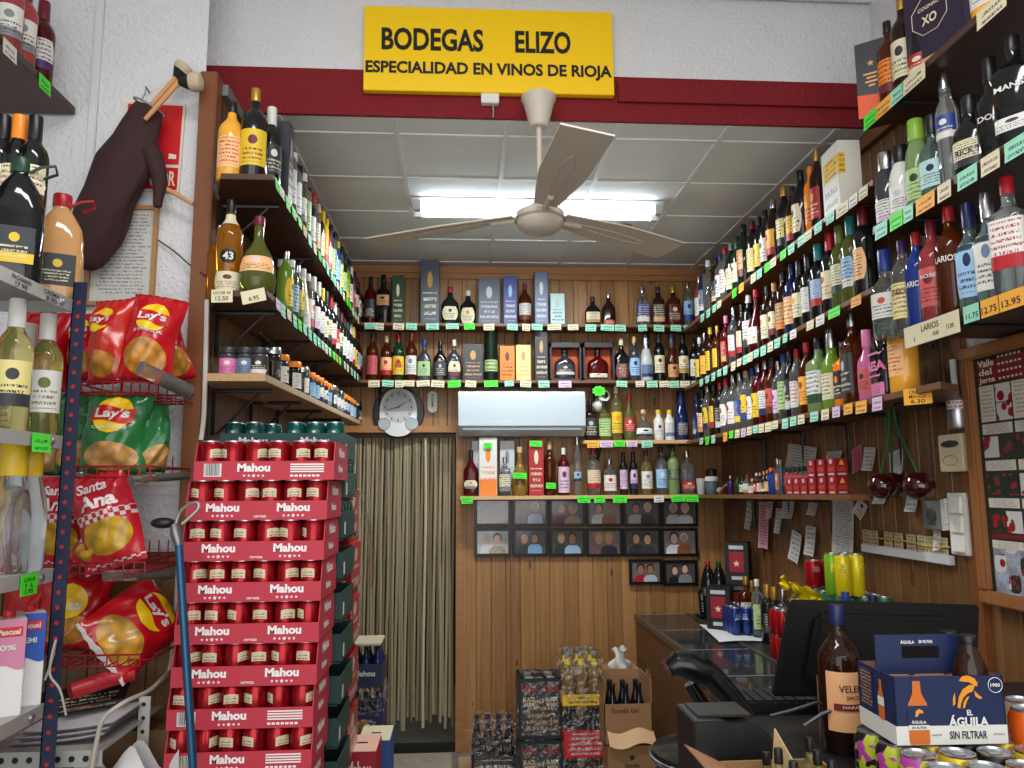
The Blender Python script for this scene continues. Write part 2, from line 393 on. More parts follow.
# the unlit room beyond the doorway
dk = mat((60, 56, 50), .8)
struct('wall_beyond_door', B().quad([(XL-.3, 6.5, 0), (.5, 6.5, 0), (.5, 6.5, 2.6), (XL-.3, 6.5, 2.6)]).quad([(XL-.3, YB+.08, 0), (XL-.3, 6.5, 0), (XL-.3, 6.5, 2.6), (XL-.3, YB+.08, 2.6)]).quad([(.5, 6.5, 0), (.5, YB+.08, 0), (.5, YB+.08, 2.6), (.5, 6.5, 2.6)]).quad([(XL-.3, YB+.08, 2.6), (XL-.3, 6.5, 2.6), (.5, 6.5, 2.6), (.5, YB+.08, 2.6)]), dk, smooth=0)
struct('trim_threshold', B().box(DL, DR, YB-.02, YB+.06, 0, .035), mat((24, 23, 22), .7), smooth=0)
# vertical cable cover on the white wall and pipe on the right
xw, _, _ = onY(98, 60, 2.66)
struct('trim_cable_cover', B().box(xw-.013, xw+.013, 2.645, 2.66, 1.9, ZF), mat((215, 215, 215), .5), smooth=0, bevel=.003)

# ------------------------------------------------------------------ lamps
fx0 = onZ(411, 196, ZC); fx1 = onZ(664, 200, ZC); fy = fx0[1]+.05
lx = (fx0[0]+fx1[0])/2; lw = fx1[0]-fx0[0]
t = thing('fluorescent_fixture', 'long white twin fluorescent tube fixture on the tiled ceiling', 'ceiling lamp', (lx, fy, ZC-.006))
ob('housing', B().prism([(-.055, 0), (-.035, -.035), (.035, -.035), (.055, 0)][::-1], -lw/2, lw/2, 'yz'), mat((205, 205, 200), .5), t, smooth=0)
for sy in (-.05, .05):
    ob('fluorescent_tube', B().lathe([(.010, -lw/2+.05), (.014, -lw/2+.055), (.014, lw/2-.055), (.010, lw/2-.05)], 14, (0, sy, -.05), axis='x'), mat((240, 250, 255), .4, emit=13.0), t)
    for sx in (-1, 1):
        ob('lamp_holder', B().box(sx*(lw/2-.03)-.018, sx*(lw/2-.03)+.018, sy-.018, sy+.018, -.07, -.02), mat((190, 190, 184), .5), t, bevel=.003)
tube_l = bpy.data.lights.new('tube_light', 'AREA'); tube_l.shape = 'RECTANGLE'; tube_l.size = lw-.1; tube_l.size_y = .12; tube_l.energy = 40; tube_l.color = (.93, .98, 1)
o = bpy.data.objects.new('tube_light', tube_l); C.objects.link(o); o.location = (lx, fy, ZC-.08)
for px, py, w in ((452, 227, 0), (622, 226, 1)):
    p = onZ(px, py, ZC)
    d = thing('downlight', 'small round chrome downlight in the ceiling, %s of the fan hub' % ('left' if not w else 'right'), 'downlight', (p[0], p[1], ZC))
    ob('rim', B().lathe([(.040, 0), (.055, 0), (.055, -.006), (.042, -.014), (.038, -.004)], 24, cap=False), mat('silver', .25, 1), d)
    ob('bulb', B().lathe([(.001, -.012), (.026, -.010), (.034, 0), (.034, .002)][::-1], 20), mat((180, 180, 170), .3), d)
bl0 = bpy.data.lights.new('store_room_lamp', 'AREA'); bl0.size = .5; bl0.energy = 5; o = bpy.data.objects.new('store_room_lamp', bl0); C.objects.link(o); o.location = (-.35, 5.8, 2.55)
# daylight through the shop front behind the photographer
sky = bpy.data.worlds.new('daylight'); bpy.context.scene.world = sky; sky.use_nodes = True
sky.node_tree.nodes['Background'].inputs[0].default_value = (.92, .96, 1, 1); sky.node_tree.nodes['Background'].inputs[1].default_value = .5
w1 = bpy.data.lights.new('shopfront_daylight', 'AREA'); w1.shape = 'RECTANGLE'; w1.size = 3.6; w1.size_y = 2.5; w1.energy = 74; w1.color = (1, .99, .97)
o = bpy.data.objects.new('shopfront_daylight', w1); C.objects.link(o); o.location = (-.3, -1.35, 1.75); o.rotation_euler = (math.radians(90), 0, 0)
# added light under the front ceiling, its fixture unseen, to brighten the front shop
w2 = bpy.data.lights.new('added_front_light', 'AREA'); w2.shape = 'RECTANGLE'; w2.size = 1.6; w2.size_y = .3; w2.energy = 44
o = bpy.data.objects.new('added_front_light', w2); C.objects.link(o); o.location = (0, .8, ZF-.06)

# ------------------------------------------------------------------ sign, switch, fan
s0 = onY(363, 89, 2.83); s1 = onY(612, 13, 2.83)
sw, sh = s1[0]-s0[0], s1[2]-s0[2]
t = thing('shop_sign', 'yellow shop sign with black lettering on the white wall above the fan', 'sign', ((s0[0]+s1[0])/2, 2.83, (s0[2]+s1[2])/2), rot=(0, math.radians(-.35), 0))
ob('panel', B().box(-sw/2, sw/2, 0, .03, -sh/2, sh/2), mat((252, 206, 8), .35), t, bevel=.002)
b = B()
text(b, 'BODEGAS', sw*.405, sh*.27, flat(-sw*.228, -.0015, sh*.11), .03)
text(b, 'ELIZO', sw*.225, sh*.27, flat(sw*.215, -.0015, sh*.11), .03)
text(b, 'ESPECIALIDAD EN VINOS DE RIOJA', sw*.985, sh*.185, flat(0, -.0015, -sh*.245), .035)
ob('lettering', b, mat((12, 12, 10), .5), t, smooth=0)
p = onY(490, 99, 2.85)
t = thing('junction_box', 'small cream junction box on the red beam under the yellow sign', 'junction box', (p[0], 2.866, p[2]))
ob('box', B().box(-.035, .035, -.03, 0, -.022, .022), M_plastic, t, bevel=.003)
ob('pull_cord', B().tube([(.012, -.015, -.022), (.013, -.016, -.05), (.012, -.015, -.075)], .003, 6), mat((150, 150, 150), .4), t)
fx, fyy = onY(540, 215, 2.78)[0], 2.78
zt = onY(537, 97, fyy)[2]; zh = onY(540, 218, fyy)[2]
M_fan = mat((206, 196, 182), .4)
t = thing('ceiling_fan', 'cream three-bladed ceiling fan hanging in front of the lit tubes', 'ceiling fan', (fx, fyy, zh))
ob('canopy', B().lathe([(.030, zt-zh-.125), (.036, zt-zh-.12), (.058, zt-zh-.03), (.068, zt-zh-.01), (.066, zt-zh)], 28), M_fan, t)
ob('rod', B().tube([(0, 0, .03), (0, 0, zt-zh-.1)], .011, 12), M_fan, t)
ob('motor', B().lathe([(.02, -.062), (.06, -.055), (.085, -.035), (.094, -.005), (.09, .02), (.06, .035), (.03, .05), (.018, .07)], 32), M_fan, t)
ob('lower_ring', B().lathe([(.0955, -.012), (.0975, -.008), (.0955, -.003)], 32, cap=False), mat((170, 160, 146), .4), t)
for k, (tx, ty) in enumerate(((onZ(583, 126, zh+.005)[0]-fx, -1), (-.90, .44), (.84, .54))):
    a = math.atan2(-.995 if k == 0 else ty, .09 if k == 0 else tx)
    def bl(u, v, a=a, L=.62):
        r = .10 + L*u; hw = (.043+.037*min(1, u*2.2)); s = (v-.5)*2*hw; z = .012 - s*.16 - .01*u
        return (math.cos(a)*r - math.sin(a)*s, math.sin(a)*r + math.cos(a)*s, z)
    bb = B().grid(bl, 10, 5); bb.grid(lambda u, v: tuple(c+(0, 0, .006)[i] for i, c in enumerate(bl(u, 1-v))), 10, 5)
    e = [bl(i/10, 0) for i in range(11)] + [bl(1, j/5) for j in range(1, 6)] + [bl(1-i/10, 1) for i in range(1, 11)] + [bl(0, 1-j/5) for j in range(1, 6)]
    for p, q in zip(e, e[1:]): bb.quad([(p[0], p[1], p[2]+.006), (q[0], q[1], q[2]+.006), q, p])
    bo = ob('blade', bb, M_fan, t, smooth=30)
    rib = []
    for i in range(13):
        q = i/12*2*PI; u = .42+.3*math.cos(q); v = .5+.13*math.sin(q); w = bl(u, v); rib.append((w[0], w[1], w[2]-.001))
    ob('blade_rib', B().tube(rib, .0022, 6, closed=True), M_fan, bo)
    ob('blade_arm', B().tube([(math.cos(a)*.07, math.sin(a)*.07, .0), (math.cos(a)*.2, math.sin(a)*.2, .006)], .012, 8), M_fan, t)

# ------------------------------------------------------------------ shelves
ZB1, ZB2, ZB3, ZB4 = 2.602, 2.243, 1.868, 1.530
ZL1, ZL2, ZL3 = Lin(2.602, -.004), Lin(2.208, .022), Lin(1.94, .022)
ZR1, ZR2, ZR3, ZR4 = Lin(2.618, -.021), Lin(2.255, -.025), Lin(1.879, -.0075), Lin(1.549, -.008)
ZU1, ZU2, ZU3 = 2.805, 2.42, 2.055
YS, XLS, XRS = 4.73, -.617, 1.40        # front edges of the shelves
def bracket(b, x, y, z, dx, dy, L, H):   # L-shaped strut under a board
    b.tube([(x, y, z-.006), (x+dx*L, y+dy*L, z-.006)], .008, 6); b.tube([(x, y, z-.006), (x, y, z-H)], .008, 6)
    return b
def shelf(name, label, pts, z, th, m, br, edge=None, strut=True):
    """pts: board outline (x, y); br: bracket feet (x, y, dx, dy, L, H)"""
    t = thing(name, label, 'shelf', (pts[0][0], pts[0][1], zat(z, pts[0][1])), rot=(math.atan(z.k), 0, 0) if callable(z) else None)
    ox, oy = pts[0]
    ob('board', B().prism([(p[0]-ox, p[1]-oy) for p in pts], -th, 0, 'xy'), m, t, bevel=.0015, smooth=0)
    for x, y, dx, dy, L, H in br:
        b = B(); n = bracket(b, x-ox, y-oy, -th, dx, dy, L, H)
        if strut: b.tube([(x-ox+dx*.012, y-oy+dy*.012, -th-H+.004), (x-ox+dx*L*.8, y-oy+dy*L*.8, -th-.01)], .005, 6)
        ob('bracket', b, M_bracket, t)
    if edge: ob('edge_strip', B().box(*edge), M_white, t, smooth=0)
    return t
bk = lambda xs, H=.14, L=.16: [(x, YB-.006, 0, -1, L, H) for x in xs]
shelf('wall_shelf', 'top brown wooden shelf across the rear wall, full of whisky', [(XL, YS), (XR, YS), (XR, YB-.002), (XL, YB-.002)], ZB1, .018, M_board2, bk((-.4, .35, 1.2)))
shelf('wall_shelf', 'second brown wooden shelf across the rear wall, above the clock', [(XL, YS), (XR, YS), (XR, YB-.002), (XL, YB-.002)], ZB2, .018, M_board2, bk((-.52, .85)))
x3a, x3b = onY(584, 440, YS)[0], onY(692, 440, YS)[0]
shelf('wall_shelf', 'short pale shelf right of the air conditioner on the rear wall', [(x3a, YS), (x3b, YS), (x3b, YB-.002), (x3a, YB-.002)], ZB3, .022, M_pale, bk((x3a+.12, x3b-.1), .1))
x4a = onY(460, 495, YS)[0]
shelf('wall_shelf', 'lowest pale rear shelf just above the rows of framed photos', [(x4a, YS), (XRS+.06, YS), (XRS+.06, YB-.002), (x4a, YB-.002)], ZB4, .022, M_pale, [])
bl_ = lambda ys, L=.2, H=.16: [(XL+.012, y, 1, 0, L, H) for y in ys]
shelf('wall_shelf', 'top dark brown shelf along the left wooden wall', [(-.785, 2.45), (XLS, 2.45), (XLS, YS), (XL+.004, YS), (XL+.004, 2.70), (-.835, 2.59)], ZL1, .02, M_board, bl_((2.68, 3.3, 3.9, 4.5)))
shelf('wall_shelf', 'middle dark brown shelf along the left wooden wall', [(-.785, 2.44), (XLS, 2.44), (XLS, YS), (XL+.004, YS), (XL+.004, 2.70), (-.835, 2.59)], ZL2, .02, M_board, bl_((2.68, 3.3, 3.9, 4.5)))
t = shelf('wall_shelf', 'lowest chipboard shelf of small jars along the left wooden wall', [(-.795, 2.44), (XLS, 2.44), (XLS, YB-.2), (XL+.004, YB-.2), (XL+.004, 2.70), (-.835, 2.59)], ZL3, .024, [M_lamin], bl_((2.68, 3.15, 3.6, 4.2)))
ob('chipboard_edge', B().box(0, XLS+.795, -.001, .001, -.024, 0), M_chip, t, smooth=0)
br_ = lambda ys, L=.22, H=.17: [(XR-.012, y, -1, 0, L, H) for y in ys]
shelf('wall_shelf', 'top brown shelf along the right wooden wall', [(XRS, 2.43), (XR-.004, 2.43), (XR-.004, YS), (XRS, YS)], ZR1, .02, M_board2, br_((2.6, 3.3, 4.0, 4.6)))
shelf('wall_shelf', 'middle brown shelf along the right wooden wall', [(XRS, 2.40), (XR-.004, 2.40), (XR-.004, YS), (XRS, YS)], ZR2, .02, M_board2, br_((2.6, 3.3, 4.0, 4.6)))
shelf('wall_shelf', 'third brown shelf along the right wooden wall, above the pinned papers', [(XRS, 2.15), (1.50, 2.22), (XR-.004, 2.50), (XR-.004, YB-.004), (XRS, YB-.004)], ZR3, .022, M_board2, br_((2.5, 2.85, 3.25, 3.7, 4.2), .22, .22), strut=False)
yr4 = yline(1.47, ZR4, 849)
shelf('wall_shelf', 'narrow low shelf of miniatures along the right wooden wall', [(1.47, yr4-.01), (1.55, yr4-.01), (XR-.004, yline(XR-.004, ZR4, 858)), (XR-.004, YB-.004), (1.462, YB-.004)], ZR4, .022, M_board2, br_((3.45, 3.9, 4.4), .15, .16), strut=False)
XU = 1.27*1.06
ya, yb_, yc = 2.36, 2.36, 2.26
M_unit = wood('dark_unit_board', (50, 32, 24), (74, 48, 36), 1)
ru = lambda ys: [(XR-.012, y, -1, 0, .3, .2) for y in ys]
shelf('wall_shelf', 'topmost dark brown shelf at the right front, holding whisky boxes', [(XU, .9), (XR-.004, .9), (XR-.004, ya), (XU, ya)], ZU1, .025, M_unit, ru((1.3, 2.2)), strut=False)
shelf('wall_shelf', 'second dark brown shelf at the right front, holding gins', [(XU, .9), (XR-.004, .9), (XR-.004, yb_), (XU, yb_)], ZU2, .025, M_unit, ru((1.3, 2.2)), strut=False)
shelf('wall_shelf', 'third dark brown shelf at the right front, above the framed poster', [(XU, .9), (XR-.004, .9), (XR-.004, yc), (XU, yc)], ZU3, .025, M_unit, ru((1.3, 2.05)), strut=False)
# ------------------------------------------------------------------ bottles
KIND = dict(
 widecap=([(.92, 0), (1, .02), (1, .48), (.95, .57), (.82, .66), (.62, .73), (.58, .76), (.58, 1)], 2, 1, .76),
 pet=([(.88, 0), (1, .03), (.95, .30), (1, .48), (.92, .66), (.55, .84), (.28, .91), (.28, 1)], 2, 1, .93),
 beer=([(.92, 0), (1, .02), (1, .54), (.90, .62), (.60, .73), (.42, .82), (.40, 1)], 2, 1, .94),
 std=([(.90, 0), (1, .02), (1, .60), (.965, .645), (.86, .69), (.64, .735), (.43, .775), (.355, .81), (.33, .86), (.33, 1)], 2, 1, .86),
 wine=([(.92, 0), (1, .02), (1, .60), (.96, .645), (.84, .69), (.63, .73), (.46, .765), (.39, .80), (.37, 1)], 2, 1, .78),
 square=([(.94, 0), (1, .015), (1, .63), (.93, .675), (.5, .73), (.37, .77), (.35, 1)], 5, 1, .85),
 tall=([(.92, 0), (1, .015), (1, .68), (.86, .735), (.48, .79), (.38, .83), (.37, 1)], 2, 1, .88),
 flask=([(.88, 0), (.97, .02), (1, .10), (1, .50), (.88, .60), (.5, .69), (.31, .74), (.28, .80), (.28, 1)], 3, .55, .85),
 oval=([(.78, 0), (.86, .02), (.98, .18), (1, .35), (.9, .52), (.55, .65), (.30, .72), (.26, .80), (.26, 1)], 2.2, .6, .85),
 bulb=([(.80, 0), (.94, .03), (1, .18), (.97, .34), (.75, .50), (.42, .62), (.27, .70), (.25, 1)], 2, 1, .88),
 cone=([(.96, 0), (1, .02), (.97, .25), (.78, .48), (.52, .68), (.38, .80), (.34, .86), (.34, 1)], 2, 1, .87),
 champ=([(.92, 0), (1, .02), (1, .40), (.90, .53), (.62, .68), (.42, .80), (.36, .88), (.36, 1)], 2, 1, .70),
 stubby=([(.92, 0), (1, .02), (1, .58), (.93, .68), (.66, .80), (.50, .87), (.46, .93), (.46, 1)], 2, 1, .92),
 squat=([(.94, 0), (1, .02), (1, .50), (.9, .58), (.5, .66), (.40, .70), (.40, 1)], 2.6, .8, .76),
 slim=([(.92, 0), (1, .015), (1, .66), (.8, .72), (.5, .78), (.45, 1)], 2, 1, .86),
 jug=([(.90, 0), (.98, .02), (1, .08), (1, .44), (.95, .50), (.96, .56), (.86, .68), (.5, .82), (.36, .86), (.36, 1)], 4, .8, .88),
 jar=([(.92, 0), (1, .03), (1, .70), (.94, .78), (.86, .80), (.86, 1)], 2, 1, .80),
 vial=([(.96, 0), (1, .01), (1, .80), (.5, .86), (.5, 1)], 2, 1, .82),
)
def prof(kind):
    return KIND[kind][0]
def radius(kind, zf):
    p = prof(kind)
    for (r0, z0), (r1, z1) in zip(p, p[1:]):
        if z0 <= zf <= z1: return r0 + (r1-r0)*((zf-z0)/(z1-z0) if z1 > z0 else 0)
    return p[-1][0]
def section(kind, R, r, ang):
    n, d = KIND[kind][1], KIND[kind][2]
    k = min(1, max(0, (r-.42)/.35)); k = k*k*(3-2*k)
    n = 2+(n-2)*k; d = 1+(d-1)*k
    c, s = abs(math.cos(ang)), abs(math.sin(ang))
    return R*r*((c**n) + (s/d)**n)**(-1/n)
_M = {}
def bottle_meshes(kind, H, R):
    H = round(H, 3); R = round(R, 4); k = (kind, H, R)
    if k in _M: return _M[k]
    p = [q for q in prof(kind)]; c0 = KIND[kind][3]
    # smooth the shoulders by resampling
    q = [p[0]]
    for (r0, z0), (r1, z1) in zip(p, p[1:]):
        q.append((r1, z1))
    q = [x for x in q if x[1] < c0-.002] + [(radius(kind, c0), c0), (radius(kind, c0), c0+.004)]
    n = 20; b = B()
    for r, z in q:
        for i in range(n):
            a = 2*PI*i/n + PI/20; rr = section(kind, R, r, a); b.v.append((rr*math.cos(a), rr*math.sin(a), z*H))
    for i in range(len(q)-1):
        for j in range(n):
            j2 = (j+1) % n; b.face((i*n+j, i*n+j2, (i+1)*n+j2, (i+1)*n+j))
    b.face(tuple(range(n))[::-1]); b.face(tuple((len(q)-1)*n+i for i in range(n)))
    rc = R*radius(kind, c0)
    wide = 1.2 if kind in ('bulb', 'jar') else 1.08
    cb = B().lathe([(rc*wide, c0*H), (rc*wide*1.02, c0*H+.002), (rc*wide*.99, H-.003), (rc*wide*.93, H)], 16)
    _M[k] = (b.mesh(smooth=50), cb.mesh(smooth=40)); return _M[k]
def label_mesh(kind, H, R, z0, z1, half, off=.0008, cut=0):
    H = round(H, 3); R = round(R, 4); k = ('l', kind, H, R, z0, z1, half, off, cut)
    if k not in _M:
        def fn(u, v):
            zf = z0+(z1-z0)*v; w = half*(1-cut*abs(2*v-1)**2) if cut else half
            a = -PI/2 + (u-.5)*2*w; rr = section(kind, R, radius(kind, zf), a)+off
            return (rr*math.cos(a), rr*math.sin(a), zf*H)
        _M[k] = B().grid(fn, 12, 5 if z1 <= .6 else 8).mesh(smooth=60)
    return _M[k]
LABEL = dict(widecap=(.08, .42), pet=(.34, .5), beer=(.12, .48), stubby=(.1, .5), std=(.14, .52), wine=(.18, .52), square=(.12, .55), tall=(.16, .58), flask=(.14, .48), oval=(.20, .50), bulb=(.14, .40), cone=(.08, .30), champ=(.10, .36), squat=(.12, .44), slim=(.14, .58), jug=(.14, .42), jar=(.12, .62), vial=(.2, .7))
def word(c): return cn(c) if isinstance(c, str) else 'plain'
CAPTONE = dict(silver=(.25, 1), gold=(.35, .7))
def capmat(c): r, m = CAPTONE.get(c, (.35, 0)); return mat(c, r, m, key=('cap', c))
def bottle(name, label, group, loc, rz, kind, H, R, g, cap, lab, seed=0, neck=None, cat='bottle', half=1.15):
    t = thing(name, label, cat, loc, rz, group)
    bm, cm = bottle_meshes(kind, H, R)
    ob('body', bm, glass(g), t)
    if cap and cap != '-': ob('stopper' if cap == 'cork' else 'cap', cm, capmat(cap), t)
    if lab and lab != '-':
        p = lab.split('/'); base = p[0]; acc = p[1] if len(p) > 1 else 'charcoal'
        z0, z1 = LABEL[kind]
        if len(p) > 2: z0, z1 = float(p[2]), float(p[3])
        dark = sum(COL[base]) < 250
        r = random.Random(seed*7919+len(label))
        em, bd = r.choice(((1, 0), (1, 0), (0, 1), (1, 1), (0, 0)))
        ink = ('cream' if dark else acc if sum(COL[acc]) < 330 else 'charcoal')
        ob('label', label_mesh(kind, H, R, z0, z1, half, cut=.25 if r.random() < .2 else 0), prt(base, ink, acc, r.choice((7, 8, 10)), em, bd, .95 if not em else .52, seed=seed % 9), t)
        if neck: 
            c0 = KIND[kind][3]; ob('neck_label', label_mesh(kind, H, R, c0-.13, c0-.02, 1.4), mat(neck, .5), t)
    return t
def gift_box(label, group, loc, rz, w, d, h, col, panel, kind='box', seed=0):
    t = thing('gift_box' if kind == 'box' else 'gift_tube', label, 'box' if kind == 'box' else 'tube', loc, rz, group)
    p = panel.split('/') if panel != '-' else []
    if kind == 'tube':
        ob('tube', B().lathe([(w/2*.97, 0), (w/2, .003), (w/2, h-.02), (w/2*1.02, h-.018), (w/2*1.02, h-.002), (w/2*.97, h)], 24), mat(col, .35), t)
        if p: ob('label', B().grid(lambda u, v: (w/2*1.012*math.cos(-PI/2+(u-.5)*2.6), w/2*1.012*math.sin(-PI/2+(u-.5)*2.6), h*(.18+.2*v)), 12, 2), prt(p[0], 'charcoal', rows=3, emblem=0, top=.9, seed=seed), t)
        return t
    ob('carton', B().box(-w/2, w/2, -d/2, d/2, 0, h), mat(col, .4), t, bevel=.0015, smooth=0)
    if p:
        f = -d/2-.0008
        acc = p[1] if len(p) > 1 else p[0]
        ob('printed_front', B().quad([(-w/2+.002, f, .003), (w/2-.002, f, .003), (w/2-.002, f, h-.003), (-w/2+.002, f, h-.003)]), prt(p[0], p[2] if len(p) > 2 else 'cream', acc, 9, 1, 1 if len(p) > 3 else 0, .5, .4, seed), t, smooth=0)
    return t
def a_an(s): return s
def fit16(parts):
    s = parts[0]
    for p in parts[1:]: s = s + p
    return s
def describe(kind, name, g, cap, lab, k, where):
    n = {'wine_bottle': 'wine bottle', 'jar': 'jar', 'miniature_bottle': 'miniature'}.get(name, 'bottle')
    s = [word(g), n]
    p = lab.split('/')[0] if lab and lab != '-' else None
    tail = k.split() + where.split()
    w = ' '.join(s).split()
    if p: w += ('with ' + word(p) + ' label').split()
    if cap and cap != '-':
        c = ('and ' if p else 'with ') + (word(cap) + ' cap' if cap != 'cork' else 'cork stopper')
        if len((' '.join(w)+' '+c+' '+' '.join(tail)).replace('-', ' ').split()) <= 16: w += c.split()
    return ' '.join(w)+', '+k+', '+where

# ------------------------------------------------------------------ rear-wall shelves: column, top row, kind, width, colour, cap, label
def rear_row(rows, z, Y, base_py, where, group):
    rows = [r.split() for r in rows.strip().split('\n')]
    rows.sort(key=lambda r: float(r[0]))
    for i, r in enumerate(rows):
        px, top, kind, w = float(r[0]), float(r[1]), r[2], float(r[3]); g, cap, lab = r[4], r[5], r[6]
        dy = float(r[7]) if len(r) > 7 else 0
        yy = Y+dy
        x = onY(px, base_py, yy)[0]; sc = yy/F*1.005
        H = (onY(px, top, yy)[2]-z); R = w*sc/2
        k = ordn(i+1)+' from left'
        if kind in ('box', 'tube'):
            pan = lab.split('/')
            lb = '%s gift %s%s, %s %s' % (word(g), 'box' if kind == 'box' else 'tube', (' with %s print' % word(pan[1 if len(pan) > 1 else 0])) if lab != '-' and pan[-1] != g else '', k, where)
            gift_box(lb, group, (x, yy, z), 0, w*sc*.97, min(w*sc*.97, .085), H, g, lab, kind, i)
        else:
            nm = 'wine_bottle' if kind in ('wine', 'champ') else 'liquor_bottle'
            bottle(nm, describe(kind, nm, g, cap, lab, k, where), group, (x, yy, z), random.uniform(-.12, .12), kind, H, R, g, cap, lab, i+int(px))
REAR1 = '''
370 277 std 12 darkred black charcoal
383 275 square 13 black black tan/black/.38/.58
398 277 box 12 green - green/cream/cream
430 262 box 19 slate - slate/gold/cream
450 287 flask 18 darkgreen red cream
468 291 flask 16 black white cream/gold/.06/.50
489 280 box 22 slate - slate/silver/silver
510 278 box 14 blue - blue/skyblue/cream
525 284 std 13 amber maroon white/amber
541 274 box 14 navy - greyblue/white/white
557 295 box 15 silver - bluegreen/silver/charcoal
593 297 flask 16 black brown cream/gold
609 293 flask 14 brown silver red/white/.06/.20
643 287 square 13 clear silver blue/white
659 287 square 12 brown charcoal charcoal/tan
674 287 square 13 amber gold darkred/cream
689 283 tall 11 clear silver skyblue/blue'''
REAR2 = '''
372 333 std 12 amber charcoal rose/maroon
386 336 std 12 amber cork peach/red
398 334 std 12 green red yellow/red
411 333 std 12 amber red white/grey
424 340 flask 14 smoke blue palegreen/blue
440 341 flask 14 black black charcoal/silver
454 340 flask 14 smoke cream cream/maroon
473 345 box 20 charcoal - charcoal/gold/tan
491 326 tube 14 darkgreen - palegreen
507 347 box 15 orange - orange/maroon/maroon
523 346 box 15 yellow - paleyellow/tan/tan
541 333 box 13 charcoal - charcoal/tan/cream
622 339 flask 16 black cream maroon/cream/.08/.42
635 337 std 12 smoke cork skyblue/navy
647 335 champ 13 silver silver greyblue/navy
660 332 wine 11 black charcoal cream
673 334 champ 12 amber charcoal tan/darkred
684 333 wine 11 black black cream/gold
695 339 std 10 black black white/red'''
REAR3 = '''
591 400 square 12 brown black charcoal/silver
605 401 square 12 olive darkgreen palegreen/green
617 386 std 12 paleyellow cream yellow/orange
630 395 oval 14 olive red red/cream
644 410 bulb 18 clear cork clear
659 410 slim 10 white yellow white/blue
670 410 slim 10 white yellow white/greyblue
682 391 champ 14 navy navy navy/gold'''
REAR4 = '''
471 450 flask 15 darkred darkgreen cream/grey/.16/.34
488 438 box 18 white - white/orange/orange/b
507 441 box 15 grey - silver/grey/grey .06
478 441 box 13 grey - silver/white/grey .07
505 457 square 11 clear silver cream/grey -.03
520 447 bulb 17 gold cork -
536 441 box 15 red - red/cream/cream
550 442 std 12 amber cork -
564 448 std 12 darkred white lilac/maroon/.06/.60
578 437 slim 8 clear silver skyblue/charcoal/.24/.40
594 447 std 14 clear red cream/red
610 459 square 12 clear silver white/red
624 452 slim 8 black black lilac/navy
634 452 slim 8 black black lilac/navy
647 450 std 12 paleyellow charcoal white/.
662 446 std 12 clear black skyblue/white
674 445 std 12 palegreen green green/white/.30/.50
688 451 square 13 clear silver red/white/.12/.30'''.replace('white/.\n', 'white/grey\n')
rear_row(REAR1, ZB1, 4.83, 324, 'top rear shelf', 'whisky and gift boxes on the top rear shelf')
rear_row(REAR2, ZB2, 4.83, 381, 'second rear shelf', 'spirits and boxes on the second rear shelf')
rear_row(REAR3, ZB3, 4.83, 440, 'short rear shelf', 'spirits on the short rear shelf')
rear_row(REAR4, ZB4, 4.83, 494, 'lowest rear shelf', 'spirits and boxes on the lowest rear shelf')
# lettering on the yellow whisky label
# two open display boxes on the second shelf
for px, lab, g, w in ((565, 'open display box holding a black round-shouldered bottle, second rear shelf', 'charcoal', 33), (598, 'open display box holding a red rum bottle, second rear shelf', 'darkred', 33)):
    x, y, _ = onY(px, 380, 4.83); sc = 4.83/F; w *= sc*.96; h = onY(px, 344, 4.83)[2]-ZB2
    t = thing('display_box', lab, 'box', (x, y, ZB2))
    m1, m2 = mat((52, 52, 56), .4), mat((120, 52, 30), .6)
    ob('box_shell', B().box(-w/2, w/2, .045, .05, 0, h).box(-w/2, w/2, -.05, .05, 0, .018).box(-w/2, w/2, -.05, .05, h-.03, h).box(-w/2, -w/2+.01, -.05, .05, 0, h).box(w/2-.01, w/2, -.05, .05, 0, h), m1, t, smooth=0)
    ob('orange_lining', B().quad([(-w/2+.01, .044, .02), (w/2-.01, .044, .02), (w/2-.01, .044, h-.03), (-w/2+.01, .044, h-.03)]), mat((200, 84, 36), .6), t, smooth=0)
    bottle('rum_bottle', ('black' if g == 'charcoal' else 'red')+' bottle standing inside an open display box, second rear shelf', None, (x, y, ZB2+.0185), 0, 'flask', h-.055, w*.33, g, 'black', ('charcoal/silver' if g == 'charcoal' else 'cream/red/.05/.18'), 3)
# big lettering
def wrap(kind, H, R, zc, off=.0016):
    def fn(x, z):
        zf = zc+z/H; a0 = -PI/2; rr = section(kind, R, radius(kind, zf), a0); a = a0 + x/rr
        rr = section(kind, R, radius(kind, zf), a)+off; return (rr*math.cos(a), rr*math.sin(a), zf*H)
    return fn
def find(label_part):
    return [o for o in C.objects if o.parent is None and label_part in o.get('label', '')][0]
jb = find('green bottle with yellow label'); _h = onY(398, 334, 4.83)[2]-ZB2; _r = 12*4.83/F*1.005/2
ob('lettering', text(B(), 'J&B', .042, .045, wrap('std', _h, _r, .33), .03), mat('red', .5), jb, smooth=0)

